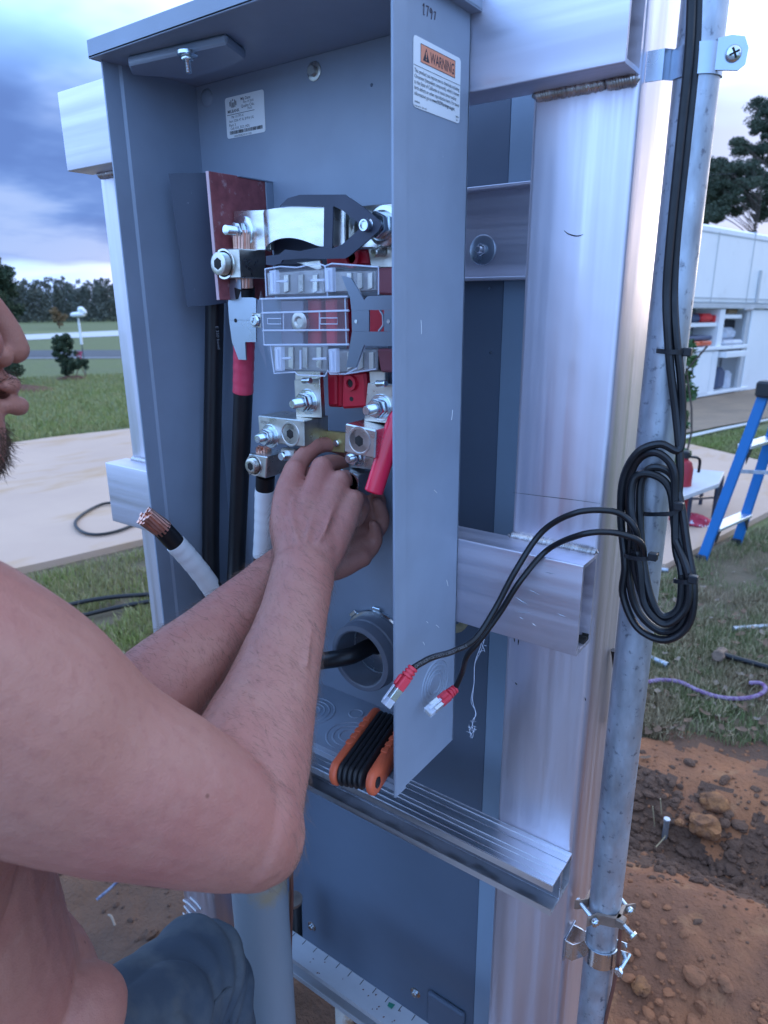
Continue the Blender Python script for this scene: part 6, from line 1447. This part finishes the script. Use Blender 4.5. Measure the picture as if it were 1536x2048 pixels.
# ------------------------------------------------------------------ the man working at the box
man = thing('person', 'shirtless bearded man in jeans reaching both hands into the meter box', 'person', (-0.22, -0.35, -0.05))
def skin_mat():
    m = bpy.data.materials.new('skin'); m.use_nodes = True; nt = m.node_tree; N = nt.nodes; L = nt.links; P = N['Principled BSDF']
    P.inputs['Roughness'].default_value = 0.50; P.inputs['Specular IOR Level'].default_value = 0.35
    P.inputs['Subsurface Weight'].default_value = 0.10; P.inputs['Subsurface Radius'].default_value = (0.012, 0.005, 0.003); P.inputs['Subsurface Scale'].default_value = 0.5
    tc = N.new('ShaderNodeTexCoord')
    def nz(s, d=4, r=0.6):
        t = N.new('ShaderNodeTexNoise'); t.inputs['Scale'].default_value = s; t.inputs['Detail'].default_value = d; t.inputs['Roughness'].default_value = r; L.new(tc.outputs['Object'], t.inputs['Vector']); return t.outputs['Fac']
    def mr(x, a, b, c=0.0, d=1.0):
        q = N.new('ShaderNodeMapRange'); q.inputs[1].default_value = a; q.inputs[2].default_value = b; q.inputs[3].default_value = c; q.inputs[4].default_value = d; L.new(x, q.inputs[0]); return q.outputs[0]
    def mx(f, a, b):
        q = N.new('ShaderNodeMix'); q.data_type = 'RGBA'; L.new(f, q.inputs[0])
        for k, v in ((6, a), (7, b)):
            if isinstance(v, tuple): q.inputs[k].default_value = (*v, 1)
            else: L.new(v, q.inputs[k])
        return q.outputs[2]
    c = mx(mr(nz(7, 3), .40, .68), (0.42, 0.188, 0.140), (0.385, 0.142, 0.112))
    c = mx(mr(nz(38, 5), .48, .75, 0, .35), c, (0.46, 0.24, 0.18))
    c = mx(mr(nz(130, 4), .52, .72, 0, .35), c, (0.31, 0.115, 0.095))
    vo = N.new('ShaderNodeTexVoronoi'); vo.inputs['Scale'].default_value = 21; L.new(tc.outputs['Object'], vo.inputs['Vector'])
    c = mx(mr(vo.outputs['Distance'], .040, .022, 0, .75), c, (0.20, 0.075, 0.050))
    v2 = N.new('ShaderNodeTexVoronoi'); v2.inputs['Scale'].default_value = 75; L.new(tc.outputs['Object'], v2.inputs['Vector'])
    c = mx(mr(v2.outputs['Distance'], .10, .05, 0, .30), c, (0.28, 0.110, 0.075))
    L.new(c, P.inputs['Base Color']); L.new(mr(nz(60, 4), .3, .7, .40, .60), P.inputs['Roughness'])
    v3 = N.new('ShaderNodeTexVoronoi'); v3.inputs['Scale'].default_value = 620; L.new(tc.outputs['Object'], v3.inputs['Vector'])
    b = N.new('ShaderNodeBump'); b.inputs['Strength'].default_value = 0.30; b.inputs['Distance'].default_value = 0.0006; L.new(v3.outputs['Distance'], b.inputs['Height'])
    b2 = N.new('ShaderNodeBump'); b2.inputs['Strength'].default_value = 0.35; b2.inputs['Distance'].default_value = 0.002; L.new(nz(120, 6), b2.inputs['Height']); L.new(b.outputs[0], b2.inputs['Normal']); L.new(b2.outputs[0], P.inputs['Normal'])
    M['skin'] = m; return m
skin_mat()
def interp_path(pts, n=9):
    """pts: (point, radius) -> smooth points and radii"""
    P = catmull([p for p, r in pts], n); rs = []
    R_ = [r for p, r in pts]
    for i in range(len(pts)-1):
        a, b, c, d = R_[max(i-1, 0)], R_[i], R_[i+1], R_[min(i+2, len(pts)-1)]
        for k in range(n):
            t = k/n; rs.append(0.5*((2*b)+(c-a)*t+(2*a-5*b+4*c-d)*t*t+(3*b-a-3*c+d)*t**3))
    rs.append(R_[-1]); return P, rs
def limb(mb, pts, n=20, ends=True, flat=None):
    """round-ended tapered limb; flat = (axis, factor) squeezes the section along axis"""
    P, rs = interp_path(pts)
    if flat is None: mb.tube(P, rs, n=n)
    else:
        ax, k = Vector(flat[0]).normalized(), flat[1]; o = len(mb.v); mb.tube(P, rs, n=n)
        for i in range(len(P)):
            for j in range(n):
                v = Vector(mb.v[o+i*n+j]); d = v-P[i]; v = v-ax*(d.dot(ax)*(1-k)); mb.v[o+i*n+j] = tuple(v)
    if ends:
        for p, r in (pts[0], pts[-1]): ball(mb, p, (r, r, r) if flat is None else (r*.9,)*3)
def ball(mb, c, r, ax=None):
    v = []; A = ax or (V(1, 0, 0), V(0, 1, 0), V(0, 0, 1))
    for q in IV2: v.append(Vector(c)+A[0]*(q[0]*r[0])+A[1]*(q[1]*r[1])+A[2]*(q[2]*r[2]))
    mb.add(v, IF2)
def fuse(mb, name, m, parent, vox, smooth_it, disp=None):
    me = bpy.data.meshes.new(name); me.from_pydata([tuple(v) for v in mb.v], [], mb.f)
    b = bmesh.new(); b.from_mesh(me); bmesh.ops.recalc_face_normals(b, faces=b.faces[:]); b.to_mesh(me); b.free()
    o = bpy.data.objects.new(name, me); COL.objects.link(o)
    r = o.modifiers.new('r', 'REMESH'); r.mode = 'VOXEL'; r.voxel_size = vox; r.use_smooth_shade = True
    s = o.modifiers.new('s', 'SMOOTH'); s.factor = 0.5; s.iterations = smooth_it
    dg = bpy.context.evaluated_depsgraph_get(); me2 = bpy.data.meshes.new_from_object(o.evaluated_get(dg)); bpy.data.objects.remove(o)
    me2.name = name
    n = len(me2.vertices); co = np.empty(n*3); me2.vertices.foreach_get('co', co); co = co.reshape(-1, 3)
    if disp is not None:
        no = np.empty(n*3); me2.vertex_normals.foreach_get('vector', no); no = no.reshape(-1, 3); co = disp(co, no)
    co = co-np.array(world_of(parent)); me2.vertices.foreach_set('co', co.ravel()); me2.update()
    me2.materials.clear(); me2.materials.append(m)
    for p in me2.polygons: p.use_smooth = True
    ob = bpy.data.objects.new(name, me2); COL.objects.link(ob); ob.parent = parent; return ob
def A(px, py, d, r): return (aD(px, py, d), r)
body = MB()
RSH = aD(-230, 1320, .39); LSH = V(-0.375, -0.335, 1.295)
# right arm
limb(body, [(RSH+V(-.05, -.01, .0), .070), A(-190, 1335, .395, .075), A(0, 1425, .422, .0735), A(170, 1528, .452, .0640), A(330, 1592, .480, .0560), A(440, 1640, .502, .0480), A(505, 1668, .518, .0400)], 28)
ball(body, aD(528, 1690, .522), (.030, .030, .030)); ball(body, aD(490, 1655, .512), (.043, .043, .043))
limb(body, [A(490, 1650, .520, .0430), A(500, 1545, .553, .0475), A(527, 1430, .588, .0440), A(558, 1330, .622, .0375), A(588, 1225, .655, .0325), A(606, 1145, .682, .0305)], 26)
limb(body, [A(420, 1590, .515, .0400), A(470, 1520, .545, .0410), A(515, 1430, .585, .0400)], 20)
# left arm
limb(body, [(LSH, .066), (LSH.lerp(aD(235, 1460, .58), .45), .056), A(180, 1430, .575, .047), A(235, 1462, .585, .043)], 24)
limb(body, [A(235, 1460, .585, .0430), A(330, 1368, .622, .0440), A(430, 1278, .672, .0385), A(520, 1190, .718, .0320), A(602, 1118, .762, .0285)], 24)
# right hand: wrist, metacarpals, fingers
lat = (aD(708, 1003, .725)-aD(590, 940, .745)).normalized()
limb(body, [A(604, 1150, .683, .0255), A(612, 1118, .690, .0245)], 18)
for off in (-.012, .012): limb(body, [(aD(606, 1155, .682)+lat*off*.8, .0225), (aD(612, 1112, .692)+lat*off, .0205), (aD(618, 1075, .702)+lat*off*1.3, .0190)], 16)
for mc in ([A(588, 1120, .692, .0185), A(573, 1040, .715, .0165), A(577, 985, .732, .0148), A(590, 940, .745, .0122)],
           [A(605, 1120, .687, .0185), A(612, 1040, .708, .0165), A(632, 975, .727, .0140), A(644, 935, .741, .0122)],
           [A(622, 1122, .687, .0185), A(645, 1048, .706, .0165), A(668, 990, .722, .0138), A(680, 962, .733, .0120)],
           [A(640, 1128, .692, .0180), A(673, 1068, .708, .0165), A(695, 1025, .718, .0140), A(707, 1000, .726, .0115)]):
    limb(body, mc, 14)
limb(body, [A(600, 1080, .720, .020), A(630, 1010, .740, .018), A(650, 970, .752, .014)], 14)
for fg in ([A(590, 940, .746, .0118), A(607, 914, .762, .0102), A(630, 893, .776, .0101), A(655, 889, .786, .0088), A(672, 893, .793, .0084), A(692, 904, .797, .0068)],
           [A(644, 935, .742, .0118), A(662, 927, .762, .0102), A(679, 930, .778, .0098), A(684, 948, .786, .0086), A(680, 968, .784, .0080), A(672, 980, .778, .0066)],
           [A(680, 962, .734, .0115), A(697, 958, .754, .0100), A(710, 968, .768, .0094), A(711, 985, .775, .0084), A(703, 1003, .770, .0078), A(694, 1012, .762, .0064)],
           [A(707, 1000, .727, .0108), A(719, 1000, .744, .0088), A(725, 1012, .756, .0084), A(722, 1030, .760, .0076), A(714, 1042, .755, .0070), A(706, 1046, .748, .0058)],
           [A(580, 1105, .705, .0165), A(566, 1045, .730, .0150), A(578, 1000, .756, .0118), A(604, 965, .778, .0105), A(640, 940, .792, .0088)]):
    limb(body, fg, 12)
for kn in (A(591, 935, .741, .0095), A(645, 930, .737, .0095), A(681, 957, .7295, .0092), A(708, 996, .7225, .0085), A(630, 890, .7735, .0080)): ball(body, kn[0], (kn[1],)*3)
for vein in ([A(560, 1340, .5865, .0030), A(572, 1270, .607, .0028), A(588, 1200, .630, .0026), A(600, 1130, .656, .0024), A(618, 1060, .683, .0026), A(640, 990, .710, .0022)], [A(612, 1135, .676, .0018), A(626, 1100, .6735, .0018), A(650, 1060, .682, .0022), A(668, 1010, .702, .0022)], [A(612, 1330, .592, .0026), A(622, 1250, .622, .0026), A(632, 1180, .650, .0024)], [A(598, 1090, .672, .0022), A(585, 1030, .695, .0024), A(592, 975, .722, .0020)]):
    limb(body, vein, 10)
# left hand behind, closed on the pliers
for mc in ([A(600, 1118, .765, .019), A(650, 1080, .786, .017), A(700, 1050, .800, .0130)], [A(604, 1120, .762, .019), A(662, 1096, .782, .018), A(722, 1066, .792, .0128)],
           [A(608, 1122, .758, .019), A(668, 1112, .774, .018), A(730, 1090, .782, .0125)], [A(612, 1126, .756, .018), A(668, 1130, .768, .0175), A(722, 1114, .774, .0122)]):
    limb(body, mc, 14)
for fg in ([A(700, 1050, .800, .0118), A(722, 1020, .812, .0102), A(736, 992, .818, .0098), A(740, 968, .812, .0085), A(738, 955, .806, .0066)],
           [A(722, 1066, .793, .0118), A(746, 1040, .802, .0102), A(757, 1012, .804, .0098), A(753, 988, .798, .0086), A(748, 974, .792, .0066)],
           [A(730, 1090, .783, .0115), A(752, 1066, .790, .0100), A(764, 1042, .790, .0094), A(760, 1018, .784, .0084), A(754, 1006, .780, .0064)],
           [A(722, 1114, .775, .0108), A(742, 1098, .780, .0088), A(752, 1078, .780, .0084), A(750, 1058, .775, .0074), A(746, 1048, .772, .0058)],
           [A(640, 1095, .790, .0165), A(672, 1050, .812, .0135), A(700, 1012, .822, .0112), A(716, 985, .824, .0090)]):
    limb(body, fg, 12)
# trunk, neck
T0 = V(-.215, -.385, 0)
for z, hw, hd, dy in ():
    pass
def trunk_ring(c, hw, hd, n=40, ex=2.3):
    out = []
    for k in range(n):
        q = 2*math.pi*k/n; cx, sx = math.cos(q), math.sin(q); out.append(c+V(math.copysign(abs(cx)**(2/ex), cx)*hw, math.copysign(abs(sx)**(2/ex), sx)*hd, 0))
    return out
secs = [(.66, -.40, .150, .110), (.74, -.395, .158, .112), (.82, -.385, .152, .113), (.90, -.382, .146, .112), (.98, -.385, .146, .108), (1.06, -.39, .152, .108), (1.14, -.395, .164, .112), (1.22, -.40, .172, .112), (1.28, -.40, .165, .100), (1.325, -.40, .125, .080), (1.355, -.40, .085, .068)]
vs = []; fs = []; n_ = 40
for z, cy_, hw, hd in secs: vs += trunk_ring(V(-.225, cy_, z), hw, hd)
for i in range(len(secs)-1):
    for j in range(n_): j2 = (j+1) % n_; fs.append((i*n_+j, i*n_+j2, (i+1)*n_+j2, (i+1)*n_+j))
fs += [tuple(range(n_-1, -1, -1)), tuple((len(secs)-1)*n_+j for j in range(n_))]
body.add(vs, fs)
ball(body, (-.13, -.335, 1.195), (.085, .060, .060)); ball(body, (-.31, -.335, 1.195), (.085, .060, .060))     # chest
limb(body, [(V(-.09, -.44, 1.29), .062), (V(-.20, -.42, 1.345), .058)], 18); limb(body, [(V(-.36, -.41, 1.28), .060), (V(-.24, -.42, 1.345), .058)], 18)
limb(body, [(V(-.10, -.395, 1.215), .080), (V(-.12, -.40, 1.10), .060)], 18)     # right flank under the arm
ball(body, (-.120, -.340, .905), (.048, .075, .055)); ball(body, (-.20, -.315, .90), (.10, .055, .08))     # soft waist
# head
HF = V(.10, .98, .04).normalized(); HR = HF.cross(V(0, 0, 1)).normalized(); HU = HR.cross(HF)
HC = V(-.182, -.230, 1.464)-HF*.118+HU*.030
def hp(f, u, r=0.0): return HC+HF*f+HU*u+HR*r
limb(body, [(V(-.222, -.405, 1.335), .068), (V(-.218, -.395, 1.39), .060), (hp(-.030, -.075), .056), (hp(-.02, -.03), .055)], 22)
hsec = [(.118, -.012, .020, .030, .030), (.108, -.010, .045, .062, .058), (.088, -.008, .062, .088, .074), (.060, -.005, .074, .102, .084), (.030, -.004, .078, .106, .088), (.0, -.002, .077, .104, .086), (-.030, 0, .073, .094, .083), (-.055, 0, .067, .078, .084), (-.080, .005, .059, .062, .083), (-.102, .015, .046, .048, .072), (-.118, .030, .030, .036, .052)]
vs = []; fs = []; n_ = 36
for u, f0, hw, bk_, ft in hsec:
    for k in range(n_):
        q = 2*math.pi*k/n_; c, s_ = math.cos(q), math.sin(q); vs.append(hp(f0+(ft if s_ > 0 else bk_)*math.copysign(abs(s_)**.85, s_), u, hw*math.copysign(abs(c)**.9, c)))
for i in range(len(hsec)-1):
    for j in range(n_): j2 = (j+1) % n_; fs.append((i*n_+j, i*n_+j2, (i+1)*n_+j2, (i+1)*n_+j))
fs += [tuple(range(n_-1, -1, -1)), tuple((len(hsec)-1)*n_+j for j in range(n_))]
body.add(vs, fs)
limb(body, [(hp(.086, .022), .0075), (hp(.096, .004), .0085), (hp(.106, -.018), .0105), (hp(.1085, -.032), .0115)], 14)     # nose ridge
for s_ in (-1, 1):
    ball(body, hp(.094, -.036, .0125*s_), (.0085, .0085, .0085)); limb(body, [(hp(.082, .036, .010*s_), .010), (hp(.078, .038, .032*s_), .010), (hp(.062, .030, .050*s_), .010)], 10)
    ball(body, hp(.066, -.022, .042*s_), (.020, .020, .020))
    ball(body, hp(-.010, -.008, .078*s_), (.008, .022, .032), (HR, HF, HU)); ball(body, hp(-.006, -.030, .076*s_), (.007, .010, .012), (HR, HF, HU))
limb(body, [(hp(.088, -.056, -.024), .0045), (hp(.0985, -.0575, -.010), .0062), (hp(.1000, -.0560, 0), .0060), (hp(.0985, -.0575, .010), .0062), (hp(.088, -.056, .024), .0045)], 10)
limb(body, [(hp(.086, -.070, -.022), .0050), (hp(.0995, -.0735, -.009), .0074), (hp(.1015, -.0745, 0), .0076), (hp(.0995, -.0735, .009), .0074), (hp(.086, -.070, .022), .0050)], 10)
limb(body, [(hp(.088, -.046), .010), (hp(.090, -.056), .010)], 12); ball(body, hp(.068, -.104), (.021, .017, .017), (HR, HF, HU))
def skin_disp(co, no):
    # tendons of the hand's back and soft unevenness of flesh
    out = co.copy()
    f = np.array([mnoise.noise(Vector(c)*26)*0.0009+mnoise.noise(Vector(c)*75)*0.00035 for c in co])
    return out+no*f[:, None]
BODY = fuse(body, 'body', M['skin'], man, 0.0021, 8, skin_disp)
lid_ = MB()
for s_ in (-1, 1):
    e = MB(); ball(e, hp(.0655, .010, .031*s_), (.0120,)*3); e = e.build('eye', mat('eye_white', (0.70, 0.66, 0.64), 0.2) if s_ < 0 else M['eye_white'], man, smooth=80); MB().lathe(hp(.0655, .010, .031*s_)+(HF-HU*.35).normalized()*.0116, (HF-HU*.35), [(0, .0058), (.0008, .0050), (.0010, 0)], 16).build('iris', mat('iris_brown', (0.08, 0.05, 0.03), 0.15) if s_ < 0 else M['iris_brown'], e)
    limb(lid_, [(hp(.076, .018, .020*s_), .0035), (hp(.0785, .0185, .031*s_), .0042), (hp(.070, .016, .043*s_), .0035)], 8)
lid_.build('eyelids', M['skin'], man, smooth=80)['kind'] = 'stuff'
# hair, beard, brows, arm hair: thin strands rooted on the skin
mat('brown_hair', (0.060, 0.033, 0.020), 0.55, 0, 0.4, 60, vcol=(0.10, 0.055, 0.03))
mat('arm_hair', (0.15, 0.088, 0.062), 0.6)
co = np.empty(len(BODY.data.vertices)*3); BODY.data.vertices.foreach_get('co', co); co = co.reshape(-1, 3)+np.array(world_of(man))
no = np.empty(len(co)*3); BODY.data.vertex_normals.foreach_get('vector', no); no = no.reshape(-1, 3)
def strands_on(name, idx, n, lmin, lmax, w, m, direction, curl, seed, seg=3, lift=0.35):
    r_ = np.random.default_rng(seed); vs = []; fs = []
    idx = np.asarray(idx)
    for k in range(n):
        i = idx[r_.integers(len(idx))]; p = V(*co[i])+V(*(r_.normal(0, .0015, 3))); nn = V(*no[i])
        p -= nn*0.0008; dr = Vector(direction(p, nn)); dr = (dr-nn*dr.dot(nn)); dr = (dr.normalized()+nn*lift+V(*r_.normal(0, curl, 3))).normalized()
        L_ = r_.uniform(lmin, lmax); side_ = dr.cross(CAM-p).normalized()*w*.5; o = len(vs); q = p
        for s_ in range(seg+1):
            f_ = 1-s_/seg*.8; vs += [q-side_*f_, q+side_*f_]; dr = (dr+V(*r_.normal(0, curl*.8, 3))).normalized(); q = q+dr*(L_/seg)
        fs += [(o+2*s_, o+2*s_+1, o+2*s_+3, o+2*s_+2) for s_ in range(seg)]
    mb = MB(); mb.v = [tuple(v) for v in vs]; mb.f = fs; return tag(mb.build(name, m, man, smooth=0), kind='stuff')
hc = co-np.array(HC); hf, hu, hr_ = hc @ np.array(HF), hc @ np.array(HU), hc @ np.array(HR)
nearh = np.linalg.norm(hc, axis=1) < .17
beard = np.where(nearh & (hu < -.083) & (hu > -.135) & (hf > .005) & (np.abs(hr_) < .075) & ((hf < .088) | (hu < -.090)))[0]
stub = np.where(nearh & (hu < -.030) & (hu > -.09) & (hf > -.005) & (hf < .070) & (np.abs(hr_) > .03))[0]
must = np.where(nearh & (hu < -.046) & (hu > -.054) & (hf > .07) & (np.abs(hr_) < .03))[0]
scalp = np.where(nearh & ((hu > .055) | ((hf < -.01) & (hu > -.05))) & ~((hf > .045) & (hu < .075)))[0]
strands_on('beard', beard, 4200, .005, .014, .00040, M['brown_hair'], lambda p, n: V(0, 0.2, -1), .30, 1, seg=4, lift=.5)
strands_on('stubble', np.concatenate([stub, must, must]), 1800, .003, .008, .00035, M['brown_hair'], lambda p, n: V(0, 0.1, -1), .25, 2, seg=2)
strands_on('hair', scalp, 6000, .022, .045, .0009, M['brown_hair'], lambda p, n: -HF*.6-HU*.5, .22, 3, seg=3, lift=.3)
def near_path(pts, rad):
    P = np.array([p for p in pts]); d = np.min(np.linalg.norm(co[:, None, :]-P[None, :, :], axis=2), axis=1) if len(co) < 1 else None
    best = np.full(len(co), 9.0)
    for p in P: best = np.minimum(best, np.linalg.norm(co-p, axis=1))
    return best < rad
fa = near_path([aD(505, 1600, .54), aD(503, 1545, .553), aD(527, 1430, .588), aD(558, 1330, .622), aD(588, 1225, .655), aD(606, 1145, .682), aD(625, 1080, .70)], .062)
da = (aD(505, 1600, .54)-aD(606, 1145, .682)).normalized()
strands_on('arm_hair', np.where(fa)[0], 8000, 0.006, .015, .00017, M['arm_hair'], lambda p, n: da*.35+RGT*.65-UPV*.45, .16, 4, seg=2, lift=.22)
fl_ = near_path([aD(235, 1460, .585), aD(330, 1368, .622), aD(430, 1278, .672), aD(520, 1190, .718)], .056); fl_ &= (no @ np.array(UPV)) > .15
strands_on('arm_hair', np.where(fl_)[0], 1400, .005, .012, .00020, M['arm_hair'], lambda p, n: -RGT*.5+UPV*.3, .2, 5, seg=2, lift=.3)
# jeans and boots
mat('denim', (0.045, 0.060, 0.082), 0.9, 0, 0.3, 14, vcol=(0.10, 0.112, 0.122), bump=0.35, bscale=520, bdist=0.0008, vlo=0.45, vhi=0.75, spots=(9, 0.56, 0.72, (0.10, 0.095, 0.09)))
jb = MB()
KR = aD(392, 1945, .860); KL = V(-.43, -.22, .46)
limb(jb, [(V(-.145, -.40, .735), .098), (V(-.145, -.40, .735).lerp(KR, .45)+V(0, 0, .012), .086), (V(-.145, -.40, .735).lerp(KR, .85), .066), (KR, .061)], 26)
limb(jb, [(KR, .061), (KR.lerp(V(-.235, -.10, .10), .3), .059), (V(-.235, -.10, .10), .066)], 22)
limb(jb, [(V(-.305, -.40, .735), .098), (V(-.305, -.40, .735).lerp(KL, .5), .084), (KL, .067)], 24); limb(jb, [(KL, .066), (KL.lerp(V(-.44, -.52, .10), .4), .062), (V(-.44, -.52, .10), .066)], 22)
vs = []; fs = []; n_ = 40; ss = [(.64, -.41, .155, .115), (.70, -.405, .168, .122), (.76, -.40, .166, .121), (.815, -.392, .160, .120), (.832, -.390, .158, .118)]
for z, cy_, hw, hd in ss: vs += trunk_ring(V(-.225, cy_, z), hw, hd)
for i in range(len(ss)-1):
    for j in range(n_): j2 = (j+1) % n_; fs.append((i*n_+j, i*n_+j2, (i+1)*n_+j2, (i+1)*n_+j))
fs += [tuple(range(n_-1, -1, -1)), tuple((len(ss)-1)*n_+j for j in range(n_))]
jb.add(vs, fs)
def cloth_disp(co_, no_):
    th = (KR-V(-.145, -.40, .735)).normalized(); out = []
    for c, q in zip(co_, no_):
        p = Vector(c); s_ = (p-KR).dot(th); dk = (p-KR).length
        f = 0.0105*(abs(mnoise.noise(V(s_*19+3.0*mnoise.noise(p*6), p.z*6, p.x*5)))-.22)*(0.5+1.3*math.exp(-((dk-.09)/.12)**2))+0.0034*mnoise.noise(p*15)+.0016*mnoise.noise(p*40)
        out.append(f)
    return co_+no_*np.array(out)[:, None]
fuse(jb, 'jeans', M['denim'], man, 0.0042, 3, cloth_disp)
sm = [V(-.145, -.40, .735)+V(.090, .0, .035), V(-.145, -.40, .735).lerp(KR, .45)+V(.078, 0, .040), V(-.145, -.40, .735).lerp(KR, .85)+V(.062, 0, .026), KR+V(.060, .006, .012), KR+V(.058, .0, -.05), V(-.235, -.10, .10)+V(.066, 0, .25)]
MB().tube(catmull(sm, 8), .0022, n=6).build('side_seam', M['denim'], man)
for c, yaw_ in ((V(-.235, -.10, .10), 0.0), (V(-.44, -.52, .10), -.15)):
    bb = MB(); fd = V(math.sin(yaw_), math.cos(yaw_), 0)
    limb(bb, [(c-fd*.03+V(0, 0, -.085), .042), (c+fd*.07+V(0, 0, -.088), .044), (c+fd*.15+V(0, 0, -.097), .036)], 18, flat=((0, 0, 1), .9)); limb(bb, [(c+V(0, 0, .03), .052), (c-fd*.012+V(0, 0, -.07), .046)], 18)
    fuse(bb, 'boot', M['bronze'] if False else mat('boot_leather', (0.10, 0.06, 0.035), 0.7, 0, .3, 20) if yaw_ == 0.0 else M['boot_leather'], man, 0.006, 4)
stl = thing('bucket', 'upturned white bucket that the man sits on', 'bucket', (-.225, -.42, -.08))
MB().lathe((-.225, -.42, -.08), (0, 0, 1), [(0, .150), (.02, .150), (.02, .145), (.66, .125), (.70, .125), (.70, .0)], 32).build('pail', M['white_paint'], stl)
